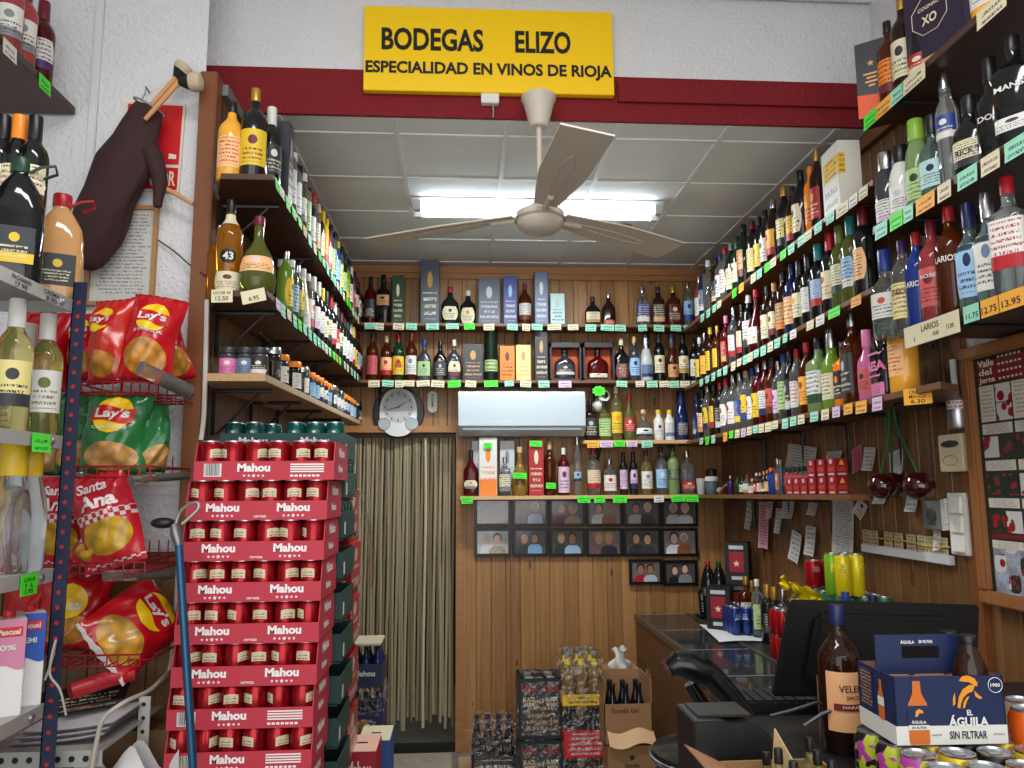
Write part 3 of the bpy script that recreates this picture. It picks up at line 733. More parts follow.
# ------------------------------------------------------------------ side-wall shelves
def relax(pts):
    # keep neighbours from standing inside each other: shrink a little, then push apart
    R = [float(p[2][3])/2000 for p in pts]; S = [1]*len(pts); Y = [p[0] for p in pts]
    for i in range(len(pts)-1):
        g = (Y[i+1]-Y[i])/(R[i]+R[i+1])
        if g < 1 and abs(pts[i][1]-pts[i+1][1]) < .05: S[i] = min(S[i], max(.86, g)); S[i+1] = min(S[i+1], max(.86, g))
    for _ in range(80):
        for i in range(len(pts)-1):
            if abs(pts[i][1]-pts[i+1][1]) >= .05: continue
            d = R[i]*S[i]+R[i+1]*S[i+1]+.001-(Y[i+1]-Y[i])
            if d > 0: Y[i] -= d/2; Y[i+1] += d/2
    return [(Y[i], pts[i][1], pts[i][2], S[i]) for i in range(len(pts))]
def side_row(rows, X, z, rz, where, group, defname='liquor_bottle', order='front'):
    rr = [r.split() for r in rows.strip().split('\n')]
    pts = []
    for r in rr:
        xx = X + (float(r[7]) if len(r) > 7 else 0)
        pts.append((yline(xx, z, float(r[0])), xx, r))
    pts.sort(key=lambda p: p[0])
    pts = relax(pts)
    for i, (y, x, r, sc) in enumerate(pts):
        zz = zat(z, y)
        H, kind, w = float(r[1])/1000, r[2], float(r[3])/1000*sc
        k = ordn(i+1)+' from front'
        if kind in ('box', 'tube'):
            pan = r[6].split('/')
            gift_box('%s gift %s with %s print, %s %s' % (word(r[4]), kind, word(pan[min(1, len(pan)-1)]), k, where), group, (x, y, zz), rz, w, .09, H, r[4], r[6], kind, i)
            continue
        nm = defname if kind not in ('wine', 'champ') else 'wine_bottle'
        if kind == 'jar': nm = 'jar'
        bottle(nm, describe(kind, nm, r[4], r[5], r[6], k, where), group, (x, y, zz), rz+random.uniform(-.2, .2), kind, H, w/2, r[4], r[5], r[6], i*3+int(float(r[0])), cat='jar' if kind == 'jar' else 'bottle')
RIGHT1 = '''
700.5 290 std 62 rose silver white/rose
705 300 tall 66 navy navy greyblue/white
710 330 tall 72 clear clear -
718 300 std 66 brown black charcoal/tan
722 300 tall 64 clear blue white/blue
727 310 tall 70 clear red white/red
733 300 std 66 black grey cream/charcoal
739 305 wine 68 green green cream/green
746 335 tall 78 darkgreen darkgreen tan/maroon
755 310 std 68 black maroon paleyellow/orange
762 295 std 66 black black yellow/maroon
768 300 std 66 black black white/charcoal
776 315 std 78 brown silver tagorange/red
787 325 std 80 black gold paleyellow/black
795 290 std 66 brown black yellow/red
804 325 std 84 black black cream/brown
814 300 tall 66 orange orange orange/yellow
820 345 std 72 brown gold red/gold'''
RIGHT2 = '''
701 285 std 62 black white yellow/maroon
706 290 std 62 brown silver tagorange/yellow
712 300 std 66 brown yellow yellow/orange
719 280 std 66 amber gold yellow/red
728 300 std 68 darkred pink red/gold
736 310 std 72 smoke silver white/red
744 300 std 66 brown black cream/red
751 320 tall 70 black white white/charcoal
759 320 bulb 104 darkred red white/red
770 300 std 74 brown charcoal cream/tan
777 290 std 66 brown tan cream/maroon
786 315 std 78 brown black tan/orange
795 320 std 80 navy navy peach/rose
803 310 wine 74 black black cream/gold
812 310 wine 74 black black white/charcoal
822 320 wine 76 black teal skyblue/red
834 330 wine 78 black red cream/red
844 330 wine 78 olive olive cream/green
855 335 wine 78 olive teal skyblue/white
868 340 wine 80 black maroon peach/rose'''
RIGHT3 = '''
698 290 flask 84 navy navy blue/silver
704 300 std 68 black black peach/tan
709.5 310 tall 66 clear silver yellow/navy
716 300 tall 68 brown black yellow/red
722 300 std 66 black red charcoal/silver
728 310 std 76 clear red white/red
735.5 310 std 76 clear silver white/red
742 305 std 70 clear silver blue/yellow
748.5 300 tall 68 clear cork yellow/blue
755 300 std 70 clear blue white/red
761 310 std 76 darkred silver yellow/green
768 310 std 78 darkred silver white/navy
775 310 std 76 amber charcoal rose/amber
781 280 std 66 clear silver lilac/purple
787 300 tall 68 clear blue palegreen/orange
793 300 slim 58 black black charcoal/silver
800 300 std 70 clear red white/red
810 310 std 76 amber red tagorange/red
822 305 square 88 palegreen black white/green
835 320 squat 96 lime silver cream/lime
847 250 square 80 orange black black/orange
856 345 square 96 amber silver charcoal/silver
871 260 squat 90 pink pink rose/black
884 310 flask 120 black pink pink/pink/.03/.17
906 310 wine 92 tagorange white peach/red'''
side_row(RIGHT1, XRS+.055, ZR1, -PI/2, 'top right-wall shelf', 'bottles on the top right shelf')
side_row(RIGHT2, XRS+.055, ZR2, -PI/2, 'middle right-wall shelf', 'bottles on the middle right shelf')
side_row(RIGHT3, XRS+.06, ZR3, -PI/2, 'third right-wall shelf', 'bottles on the third right shelf')
LEFT1 = '''
277 300 box 70 charcoal - charcoal/silver
286 320 tall 70 clear grey white/lilac
292 305 tall 66 clear white clear/white
297 290 wine 70 olive black white/grey
302 300 tall 68 clear white palegreen/white
307 280 std 68 black black white/grey
312 300 std 68 clear red cream/tan
316.5 290 std 68 brown cork cream/red
321 300 tall 66 yellow yellow tagorange/red
325 300 std 66 rose yellow white/rose
329 310 tall 66 clear black palegreen/lime
333 310 wine 70 blue navy skyblue/blue
336.5 300 tall 64 clear yellow paleyellow/lime
340 310 wine 70 darkgreen darkgreen palegreen/yellow
343.5 300 wine 70 lime green lime/yellow
346.5 310 wine 70 black black white/silver
349.5 300 wine 70 clear white rose/white
352.5 310 wine 72 black black white/charcoal
355 300 wine 72 maroon maroon cream/maroon
357.5 310 std 72 darkred maroon cream/navy'''
LEFT2 = '''
278.5 270 tall 62 green white white/green -.06
284 255 tall 62 lime silver yellow/green
290 250 tall 62 olive clear skyblue/white
295.5 255 tall 62 olive silver yellow/olive
301 270 cone 76 cream white white/grey
306 275 tall 64 clear white white/rose
311 290 wine 74 black white white/lilac
316 295 wine 72 black white white/silver
320 290 wine 72 black yellow cream/green
324 300 wine 72 darkgreen black cream/charcoal
328.5 310 wine 74 black red white/red
332.5 300 wine 72 black white red/white
336 300 wine 70 darkgreen black cream/green
339.5 300 wine 72 black maroon white/grey
343 300 wine 70 darkgreen black white/green
346 300 wine 72 black black white/lilac
349 300 wine 70 black white cream/red
351.5 300 wine 70 darkgreen yellow yellow/black
354 300 wine 72 black black skyblue/white
356.5 300 wine 72 darkred red white/red
359 300 wine 74 darkgreen black cream/green'''
LEFT3 = '''
272 125 jar 56 brown silver charcoal/grey
280 118 jar 58 charcoal orange white/charcoal
292 120 jar 66 brown orange white/charcoal
301 122 jar 62 smoke silver white/olive
308 118 jar 58 smoke orange skyblue/navy
312.5 118 jar 58 brown orange skyblue/navy
317 120 jar 60 smoke orange white/navy
321.5 118 jar 58 brown orange white/navy
325.5 118 jar 58 smoke orange skyblue/grey
331 125 jar 60 charcoal silver white/charcoal
335 122 jar 58 charcoal black white/grey
338.5 122 jar 58 smoke silver white/grey
342 118 jar 58 brown orange white/navy
345 118 jar 58 brown orange skyblue/navy
348 118 jar 58 smoke orange white/navy
351 118 jar 58 smoke orange skyblue/grey
353.5 190 slim 56 maroon maroon lilac/maroon -.08
357 130 jar 60 brown silver charcoal/tan'''
side_row(LEFT1, XLS-.05, ZL1, PI/2, 'top left-wall shelf', 'bottles on the top left shelf')
side_row(LEFT2, XLS-.05, ZL2, PI/2, 'middle left-wall shelf', 'bottles on the middle left shelf')
side_row(LEFT3, XLS-.045, ZL3, PI/2, 'left chipboard shelf', 'small jars on the chipboard shelf')
fb = [o for o in C.objects if o.parent is None and o.get('label', '').startswith('black bottle with pink label')][0]
ob('lettering', text(text(text(B(), 'FRESA', .085, .036, wrap('flask', .31, .06*.97, .36), .04), '~~~~', .07, .012, wrap('flask', .31, .06*.97, .50), .02), '~~~', .06, .01, wrap('flask', .31, .06*.97, .25), .02), mat('pink', .5), fb, smooth=0)
# the bottles that face the camera at the front end of the left shelves
def px_bottle(name, label, px, Y, z, H, w, rz, kind, g, cap, lab, group=None, seed=1, **k):
    return bottle(name, label, group, (onY(px, 300, Y)[0], Y, z), rz, kind, H, w/2, g, cap, lab, seed, **k)
x1 = lambda px, py, Y: onY(px, py, Y)[0]
bottle('liquor_bottle', 'orange peach cream liqueur bottle with black cap at front end of top left shelf', None, (x1(230, 170, 2.53), 2.53, ZL1(2.5)), .1, 'std', .285, .043, 'tagorange', 'black', 'peach/red', 4)
bo = bottle('liquor_bottle', 'tall dark vermouth bottle with big yellow label at front of top left shelf', None, (x1(253, 172, 2.53), 2.53, ZL1(2.5)), .15, 'std', .335, .045, 'black', 'gold', 'yellow/maroon', 5)
bottle('liquor_bottle', 'dark bottle with white capsule just right of the yellow-labelled vermouth', None, (x1(270, 172, 2.60), 2.60, ZL1(2.5)), .6, 'wine', .305, .036, 'black', 'white', 'charcoal/white', 6)
b43 = bottle('liquor_bottle', 'golden liqueur bottle with round 43 emblem on middle left shelf', None, (x1(228, 287, 2.52), 2.52, ZL2(2.5)), .2, 'std', .325, .043, 'honey', 'black', 'cream/maroon/.03/.22', 7, neck='cream')
ob('emblem', B().grid(lambda u, v: wrap('std', .325, .043, .38, .0014)((u-.5)*.05*math.sqrt(max(0, 1-(2*v-1)**2)), (v-.5)*.05), 10, 10), mat('black', .4), b43)
ob('lettering', text(B(), '43', .032, .026, wrap('std', .325, .043, .38, .0024), .03), mat('white', .5), b43, smooth=0)
bottle('liquor_bottle', 'small golden bottle half hidden behind the 43 bottle', None, (x1(216, 287, 2.6), 2.62, ZL2(2.5)), .2, 'std', .27, .04, 'honey', 'silver', '-', 8)
bottle('liquor_bottle', 'bulbous milky olive bottle with maroon capsule beside the 43 bottle', None, (x1(257, 290, 2.5), 2.5, ZL2(2.5)), .1, 'bulb', .262, .058, 'olive', 'maroon', 'peach/lilac/.25/.45', 9)
for px, c, l, w in ((228, 'rose', 'pink', 'small dark jar with pink label, front left of chipboard shelf'), (245, 'smoke', 'greyblue', 'small dark jar with violet-blue label, front of chipboard shelf'), (259, 'charcoal', 'charcoal', 'plain dark jar just right of the blue-labelled jar on chipboard shelf')):
    bottle('jar', w, None, (x1(px, 375, 2.56), 2.56, ZL3(2.56)), .1, 'jar', .10, .029, 'smoke', 'charcoal', l+'/white', 3, cat='jar')

# front unit on the right
def unit(px, Y, z, *a, **k): return bottle(a[0], a[1], k.pop('group', None), (0, 0, 0), 0, *a[2:], **k)
def unit_row(rows, X, z, where, group):
    P = relax([(yline(X, z, r[0]), X, [0, 0, 0, r[3]*1000]) for r in rows][::-1])[::-1]
    for i, r in enumerate(rows):
        px, H, kind, w, g, cap, lab, desc = r[:8]
        y = P[i][0]; w *= P[i][3]
        nm = 'gin_bottle' if 'gin' in desc else 'liquor_bottle'
        t = bottle(nm, desc, group, (X, y, z), -PI/2+.55, kind, H, w/2, g, cap, lab, i+3)
        if len(r) > 8:
            s, tw, th, zc, col = r[8:13]
            rot = r[13] if len(r) > 13 else 0
            f = wrap(kind, H, w/2, zc, .002)
            ob('lettering', text(B(), s, tw, th, (lambda x, z, f=f: f(-z, x)) if rot else f, .02), mat(col, .5), t, smooth=0)
U1, U2, U3 = XU+.06, XU+.06, XU+.055
unit_row([
 (893, .30, 'std', .074, 'amber', 'black', 'orange/maroon', 'amber cognac bottle with orange label beside the black-and-orange box, topmost shelf'),
 (908, .33, 'std', .078, 'brown', 'gold', 'cream/charcoal', 'dark cognac bottle with cream label and gold cap on topmost right shelf'),
 (924, .34, 'cone', .08, 'black', 'black', 'red/cream/.04/.22', 'tapering black bottle with red label beside purple box, topmost shelf')], U1, ZU1, '', 'cognacs on the topmost right shelf')
unit_row([
 (891, .255, 'widecap', .088, 'smoke', 'silver', 'white/lilac/.06/.34', 'dark gin bottle with tall silver cap, back end of second right shelf'),
 (905, .24, 'widecap', .085, 'white', 'black', 'white/silver', 'white gin bottle between silver-capped and green-capped gins, second right shelf'),
 (922, .285, 'widecap', .085, 'palegreen', 'lime', 'palegreen/green', 'green glass gin bottle with bright lime cap on second right shelf'),
 (938, .26, 'squat', .095, 'bluegreen', 'black', 'bluegreen/navy', 'aqua square-shouldered gin bottle behind the tall clear one, second right shelf'),
 (953, .35, 'slim', .072, 'clear', 'silver', 'blue/white/.42/.62', 'tall clear gin bottle with blue label and silver cap, second right shelf'),
 (977, .23, 'squat', .11, 'black', 'black', 'cream/charcoal/.1/.42', 'squat black gin bottle with white diamond label on second right shelf', 'RICK’S', .06, .018, .27, 'charcoal'),
 (997, .29, 'squat', .095, 'black', 'black', '-', 'black gin bottle with spiked collar reading DOG, second right shelf', 'DOG', .05, .016, .40, 'white'),
 (1022, .30, 'square', .095, 'black', 'black', 'white/charcoal/.12/.24', 'tall black gin bottle with red emblem nearest on second right shelf', 'MANS', .06, .015, .50, 'white')], U2, ZU2, '', 'gins on the second right shelf')
unit_row([
 (890, .30, 'squat', .095, 'clear', 'blue', 'white/rose/.22/.50', 'clear gin bottle with blue cap and white hexagon label, third right shelf'),
 (908, .30, 'std', .088, 'clear', 'purple', 'paleyellow/purple', 'clear gin bottle with cream citrus label and purple cap, third right shelf', 'LARIOS', .052, .018, .42, 'maroon'),
 (922, .30, 'std', .085, 'blue', 'red', '-', 'deep blue gin bottle with red cap on third right shelf', 'LARIOS', .055, .018, .44, 'white'),
 (938, .31, 'std', .088, 'rose', 'maroon', 'rose/maroon', 'pink-red gin bottle with magenta label and cap, third right shelf', 'ROSÉ', .05, .014, .44, 'white'),
 (957, .32, 'std', .092, 'amber', 'red', '-', 'amber-orange gin bottle with white wing lettering, third right shelf', 'LARIOS', .062, .018, .50, 'white'),
 (977, .30, 'squat', .088, 'bluegreen', 'navy', 'skyblue/navy/.10/.60', 'pale blue glass gin bottle, left one of two with arched labels', ),
 (994, .30, 'squat', .088, 'bluegreen', 'silver', 'white/greyblue/.10/.60', 'pale blue glass gin bottle, right one of two with arched labels'),
 (1017, .31, 'square', .085, 'clear', 'red', 'white/red/.2/.62', 'square clear gin bottle with red cap nearest on third right shelf')], U3, ZU3, '', 'gins on the third right shelf')
y = yline(U1, ZU1, 877)
gift_box('tall black and orange whisky box at back end of topmost right shelf', None, (U1, y, ZU1), -PI/2+.9, .095, .095, .27, 'charcoal', '-')
t = find('tall black and orange whisky box')
b = B()
poly2(b, [(-.0475, .001), (.0475, .001), (.0475, .12), (.015, .075), (-.0475, .085)], flat(0, -.0486, 0))
b.quad([(.0482, -.0475, .001), (.0482, .0475, .001), (.0482, .0475, .16), (.0482, -.0475, .12)])
ob('orange_panel', b, mat((226, 84, 34), .45), t, smooth=0)
b = B()
for k, wd in enumerate((.05, .03, .04, .02)): b.quad([(-wd/2, -.0488, .15-k*.014), (wd/2, -.0488, .15-k*.014), (wd/2, -.0488, .156-k*.014), (-wd/2, -.0488, .156-k*.014)])
poly2(b, star(0, .19, .012), flat(0, -.0488, 0)); ob('gold_print', b, mat('tan', .4, .4), t, smooth=0)
y = yline(U1+.02, ZU1, 942)
gift_box('large dark purple XO cognac box with tan foot on topmost right shelf', None, (U1+.04, y, ZU1), -PI/2+.35, .19, .10, .30, (44, 34, 58), '-')
bx = find('large dark purple XO'); b = B()
b.box(-.095, .095, -.052, -.0505, .0, .045); ob('tan_foot', b, mat((206, 160, 112), .45), bx, smooth=0)
b = B(); text(b, 'XO', .05, .03, flat(-.01, -.0525, .16), .03); text(b, 'COGNAC', .07, .012, flat(-.01, -.0525, .20), .02)
o8 = [(-.01+.062*math.sin(i*PI/4+.4), .175+.062*math.cos(i*PI/4+.4)) for i in range(8)]
b.tube([(p[0], -.0515, p[1]) for p in o8], .0012, 5, closed=True)
ob('lettering', b, mat('cream', .5), bx, smooth=0)
y = yline(U1, ZU1, 994)
bottle('liquor_bottle', 'pale bottle cut by the top picture edge, topmost right shelf', None, (U1, y, ZU1), -PI/2+.5, 'squat', .25, .05, 'tagorange', 'white', 'white/tan', 2)
# white carton of nut bars at the front of the top right shelf
p = onZ(838, 238, ZR1(2.62)); 
t = thing('carton', 'white carton with yellow sticker at front end of the top right shelf', 'box', (XRS+.055, 2.74, ZR1(2.74)), -.06)
ob('carton_body', B().box(-.043, .043, -.075, .075, 0, .26), mat((222, 218, 204), .6), t, bevel=.002, smooth=0)
ob('printed_side', B().quad([(-.0438, .073, .003), (-.0438, -.073, .003), (-.0438, -.073, .257), (-.0438, .073, .257)]), prt('white', 'grey', 'grey', 5, 0, 0, .4), t, smooth=0)
ob('sticker', B().quad([(-.0446, .06, .13), (-.0446, -.07, .13), (-.0446, -.07, .21), (-.0446, .06, .21)]).quad([(-.044, -.0758, .13), (-.018, -.0758, .13), (-.018, -.0758, .21), (-.044, -.0758, .21)]), prt('yellow', 'maroon', 'tagorange', 4, 1, 0, .9), t, smooth=0)
# odds and ends, miniatures and red boxes on the narrow low shelf
XM = 1.47+.045
def mini(px, H, kind, w, g, cap, lab, n, dx=0, grp='miniatures on the low right shelf'):
    y = yline(XM+dx, ZR4, px); return bottle('miniature_bottle' if kind != 'jar' else 'jar', n, grp, (XM+dx, y, ZR4(y)), -PI/2+.4, kind, H, w/2, g, cap, lab, int(px), cat='miniature')
y = 4.80
tag(ob('plastic_cup', B().lathe([(.022, 0), (.03, .10), (.028, .10), (.021, .004)], 20, cap=False).lathe([(.021, .003), (.0005, .003)], 20, cap=False), mat((222, 226, 226), .2, trans=.5), loc=(onY(701, 490, y)[0], y, ZB4)), 'clear white plastic cup at right end of the lowest rear shelf', 'cup')
t = thing('coffee_grinder', 'small jar with white collar and black top in the shelf corner', 'jar', (onY(712, 490, 4.78)[0], 4.78, ZB4))
ob('jar_body', B().lathe([(.034, 0), (.04, .01), (.042, .06), (.036, .085)], 20), mat((110, 126, 134), .15, trans=.4), t)
ob('white_collar', B().lathe([(.043, .082), (.045, .10), (.035, .112)], 20), M_plastic, t); ob('black_top', B().lathe([(.03, .112), (.032, .15), (.02, .158)], 18), M_black, t)
y = yline(XM, ZR4, 724); tag(ob('wooden_scoop', B().tube([(0, .06, .02), (0, -.04, .055)], .006, 8).ball((0, .075, .022), .022, 12, sc=(.8, 1, .9)), mat((150, 128, 104), .6), loc=(XM, y, ZR4(y))), 'small scoop with pale handle lying left of the purple miniature', 'scoop')
MINI = [(731, .105, 'std', .034, 'purple', 'lilac', '-', 'purple'), (738, .095, 'std', .034, 'green', 'green', '-', 'dark green'), (743, .1, 'std', .036, 'darkgreen', 'black', 'cream/green', 'green cream-labelled'),
 (748, .105, 'square', .04, 'clear', 'red', 'white/tan', 'red-capped white-labelled'), (753, .08, 'square', .038, 'honey', 'cream', 'white/tan', 'golden'), (757.5, .11, 'std', .04, 'brown', 'white', 'red/white', 'white-capped red-labelled'),
 (761, .11, 'std', .036, 'darkred', 'cork', 'cream/red', 'dark red'), (765, .115, 'std', .036, 'black', 'cork', 'charcoal/cream', 'black'), (768.5, .12, 'std', .034, 'black', 'orange', 'peach/red', 'black orange-capped'),
 (772, .13, 'slim', .032, 'blue', 'orange', '-', 'blue orange-capped'), (775.5, .13, 'slim', .032, 'blue', 'red', '-', 'blue red-capped'), (779, .17, 'slim', .026, 'clear', 'silver', 'orange/white', 'tall thin silver-capped'), (782, .165, 'slim', .026, 'skyblue', 'grey', '-', 'tall thin grey-capped')]
for px, H, kind, w, g, cap, lab, n in MINI: mini(px, H, kind, w, g, cap, lab, '%s miniature bottle, %s along the low right shelf' % (n, ordn(MINI.index((px, H, kind, w, g, cap, lab, n))+1)))
for i, px in enumerate((786, 790, 794, 798.5, 803.5, 809)): mini(px, .125, 'vial', .036, 'rose' if i < 4 else 'clear', 'black', 'rose/maroon', 'pink vial with black cap, %s of six along the low right shelf' % ORD[i], .02)
def red_box(px, lev_, n, dx=0, ang=.12):
    y = yline(XM+dx, ZR4, px)
    t = thing('red_box', n, 'box', (XM+dx, y, ZR4(y)+lev_*.0725), -PI/2+ang+PI/4*0, group='small red boxes on the low right shelf'); s = .028
    ob('carton', B().box(-s, s, -s, s, 0, .072), mat((142, 22, 34), .4), t, bevel=.001, smooth=0)
    b = B()
    for q in (0, 1):
        f = (lambda a, z: (a, -s-.0008, z)) if q == 0 else (lambda a, z: (s+.0008, a, z))
        poly2(b, [(-.009, .05), (.009, .05), (.009, .067), (-.009, .067)] if q == 0 else [(-.012, .045), (.012, .045), (.008, .056), (0, .067), (-.008, .056)], f, q); poly2(b, [(-.018, .005), (.018, .005), (.018, .013), (-.018, .013)], f, 0); poly2(b, [(-.02, .02), (.02, .02), (.02, .038), (-.02, .038)], f, 2)
    ob('printed_marks', b, [mat((186, 170, 170), .5), mat((226, 166, 50), .5), mat((168, 60, 40), .5)], t, smooth=0)
for i, px in enumerate((795.5, 802.5, 810, 818.5, 828.5, 839)): red_box(px, 0, 'small red box, %s from left in the bottom row' % ORD[i], -.012)
for i, px in enumerate((818.5, 828.5, 839)): red_box(px, 1, 'small red box, %s from left in the upper row' % ORD[i], -.012)
# ------------------------------------------------------------------ price tags
_TM = {}
def tag_mesh(w, h):
    k = (w, h)
    if k not in _TM: _TM[k] = B().grid(lambda u, v: ((u-.5)*w, -.0015-.003*(1-v)**2, (v-1)*h), 3, 4).grid(lambda u, v: ((.5-u)*w, -.0007-.003*(1-v)**2, (v-1)*h), 3, 4).mesh(smooth=60)
    return _TM[k]
TCOL = {'m': 'mint', 'c': 'cream', 'g': 'fluor', 'o': 'tagorange', 'l': 'lilac', 'w': 'white', 't': 'tan'}
def price_tag(loc, rot, c, label, group, w=.058, h=.04, seed=0):
    o = ob('price_tag', tag_mesh(round(w, 3), round(h, 3)), prt(TCOL[c], 'charcoal', 'charcoal', 2.6, 0, 0, .9, .6, seed % 5), loc=loc, rot=rot)
    return tag(o, label, 'price tag', group)
def tags_rear(spec, z, where, group, Y=YS):
    for i, s in enumerate(spec.split()):
        c, px = s[0], float(s[1:].split(':')[0]); w = float(s.split(':')[1]) if ':' in s else 11
        price_tag((onY(px, 390, Y)[0], Y-.003, z-.004), (0, random.uniform(-.08, .08), 0), c, '%s price tag, %s from left along %s' % (word(TCOL[c]), ordn(i+1), where), group, w*Y/F, random.uniform(.036, .044), i)
def tags_side(spec, X, z, rz, where, group):
    L = sorted(((yline(X, z, float(s[1:].split(':')[0])), s) for s in spec.split()))
    for i, (y, s) in enumerate(L):
        c = s[0]; w = float(s.split(':')[1])/1000 if ':' in s else .062
        off = -.003 if rz < 0 else .003
        price_tag((X+off, y, zat(z, y)-.004), (0, 0, rz), c, '%s price tag, %s from front along %s' % (word(TCOL[c]), ordn(i+1), where), group, w, random.uniform(.036, .046), i)
tags_rear('m369 c379:8 c398 m411 m432:13 m452:13 g469 c489 m513 c527:8 m538 c555:14 c574 m592 m609:14 m622 m644:9 m661 m678 m690:9', ZB1, 'top rear shelf', 'price tags on the top rear shelf')
tags_rear('c374 m388 c399:8 c409 c423:13 c438:13 g454:13 c471 g491:14 m509:9 c526 m544 l565:13 m622 c640:9 m652 c664:10 m674:10 c685:10 m696:9', ZB2, 'second rear shelf', 'price tags on the second rear shelf')
tags_rear('o592:12 l605:13 g618 l630 m645', ZB3, 'short rear shelf', 'price tags on the short rear shelf')
tags_rear('g467 g582:13 g597 g617:14 w655:10 g674:14 g688:13', ZB4, 'lowest rear shelf', 'price tags on the lowest rear shelf')
tags_side('m703 m709 m715 c720 g735 o742 c754 m760 g768 c774 g784 m792 m802 c809 m819 m831 c843:90 w854:60 c864:60', XRS, ZR1, -PI/2, 'top right-wall shelf', 'price tags on the top right shelf')
tags_side('m702 m708 m714 m720 m726 c734 c740 m746 c751 m757 m764 c771 m778 m786:45 w794 c811 w821:70 g835:90 o857:70', XRS, ZR2, -PI/2, 'middle right-wall shelf', 'price tags on the middle right shelf')
tags_side('m702 g708 m714 o726 g732 c738 l744 c750 m756 c762 c769:75 c776 m786 m794 c802 m815:70 c826 l837:58 o849:62 o862:74 l878:62', XRS, ZR3, -PI/2, 'third right-wall shelf', 'price tags on the third right shelf')
tags_side('g276.5 w281 g287 g293 g299 t304 m309 c314 g319 m323 m327 m331 m334 c337 m340 c343 g346.5 g349.5 c352.5 m355 c357.5', XLS, ZL1, PI/2, 'top left-wall shelf', 'price tags on the top left shelf')
tags_side('l277 m282 c288 m294 g299 m304 m309 m314 m318 m322 c325.5 m329 g333 t336 g339 m344 c347 m351 m354 m357', XLS, ZL2, PI/2, 'middle left-wall shelf', 'price tags on the middle left shelf')
def lettered_tag(loc, rot, c, label, w, h, lines, ink='black'):
    t = thing('price_tag', label, 'price tag', loc, rot=rot)
    ob('card', B().box(-w/2, w/2, -.0025, -.001, -h, 0), mat(TCOL[c], .6), t, smooth=0)
    b = B()
    for s, tw, th, cx, cz in lines: text(b, s, w*tw, h*th, flat(w*cx, -.0032, -h*cz), .012)
    ob('handwriting', b, mat(ink, .6), t, smooth=0); return t
z2 = ZL2(2.44)
p = onY(222, 287, 2.432); lettered_tag((p[0], 2.436, z2), (0, -.03, 0), 'c', 'cream price tag reading 12.50 under the 43 liqueur bottle', .066, .042, [('12.50', .6, .34, 0, .68), ('LICOR 43', .8, .22, 0, .26)])
p = onY(252, 290, 2.432); lettered_tag((p[0], 2.436, z2), (0, -.22, 0), 'c', 'tilted cream price tag reading 6.95 under the bulbous olive bottle', .075, .042, [('6.95', .42, .34, 0, .66)])
def unit_tag(px, c, z, w, label, lines, h=.046):
    y = yline(XU, z, px); return lettered_tag((XU-.003, y, z-.004), (0, 0, -PI/2), c, label, w, h, lines)
def scrib(w): return [('~~', .5, .12, 0, .3)]
for i, (px, c, w, n) in enumerate(((871, 'g', .08, 'under the black and orange box'), (884, 'o', .09, 'under the orange-labelled cognac'), (898, 'm', .07, 'under the gold-capped cognac'), (914, 'c', .12, 'under the red-labelled cone bottle'), (992, 'c', .11, 'nearest the picture edge'))):
    price_tag((XU-.003, yline(XU, ZU1, px), ZU1-.004), (0, 0, -PI/2), c, '%s price tag %s on the topmost right shelf' % (word(TCOL[c]), n), 'tags on the topmost right shelf', w, .05, i)
for i, (px, c, w, n) in enumerate(((882, 'm', .07, 'under the silver-capped gin'), (897, 'g', .07, 'under the white gin bottle'), (909, 'm', .05, 'right of the bright green tag'), (926, 'o', .09, 'under the aqua gin bottle'), (945, 'c', .06, 'under the tall clear gin'), (968, 'm', .08, 'under the squat black gin'), (991, 'c', .07, 'under the black DOG bottle'), (1017, 'm', .08, 'nearest the picture edge'))):
    price_tag((XU-.003, yline(XU, ZU2, px), ZU2-.004), (0, 0, -PI/2), c, '%s price tag %s on the second right shelf' % (word(TCOL[c]), n), 'tags on the second right shelf', w, .05, i)
unit_tag(931, 'c', ZU3, .26, 'long cream shelf card lettered LARIOS under the row of gins', [('LARIOS', .32, .3, 0, .3), ('1', .015, .2, -.3, .7), ('8.60', .1, .2, .1, .7), ('12.00', .12, .2, .35, .6)], .062)
unit_tag(973, 'm', ZU3, .07, 'mint price tag under the left pale blue gin bottle', [('11.75', .7, .3, 0, .65)])
unit_tag(990, 'o', ZU3, .075, 'orange price tag reading 12.75 under the right pale blue gin', [('12.75', .75, .38, 0, .62)])
unit_tag(1012, 'o', ZU3, .09, 'orange price tag reading 13.95 under the square clear gin', [('13.95', .72, .38, 0, .62)])
p = onY(912, 388, 2.2); y = yline(XRS-.0, ZR3, 916); lettered_tag((XRS+.004, y, ZR3(y)-.004), (0, 0, -PI/2+.6), 'o', 'orange handwritten price tag at front end of third right shelf', .085, .05, [('CREMA', .6, .24, 0, .22), ('MANGO', .6, .24, 0, .5), ('6.30', .5, .24, 0, .8)])
# bright green star-shaped tag and the tags stuck on bottles and boxes
p = onY(599, 391, YS-.01)
st = [((.042 if i % 2 == 0 else .033)*1.0*math.cos(i*PI/9)*1.1, (.042 if i % 2 == 0 else .033)*.85*math.sin(i*PI/9)) for i in range(18)]
tag(ob('star_price_tag', B().prism(st, -.001, .001, 'xz'), prt('fluor', 'charcoal', rows=3, emblem=0), loc=p, smooth=0), 'bright green star-shaped price tag under the red display box', 'price tag')
for px, py, Y, w, n in ((488, 446, 4.775, .05, 'stuck on the white and orange box'), (520, 476, 4.755, .085, 'stuck on the teardrop gold bottle'), (536, 444, 4.775, .075, 'stuck on the red gift box'), (551, 486, 4.77, .06, 'stuck low on the slim amber bottle')):
    p = onY(px, py, Y); price_tag((p[0], Y, p[2]+.02), (0, .05, 0), 'g', 'bright green price tag '+n, None, w, .036, 2)
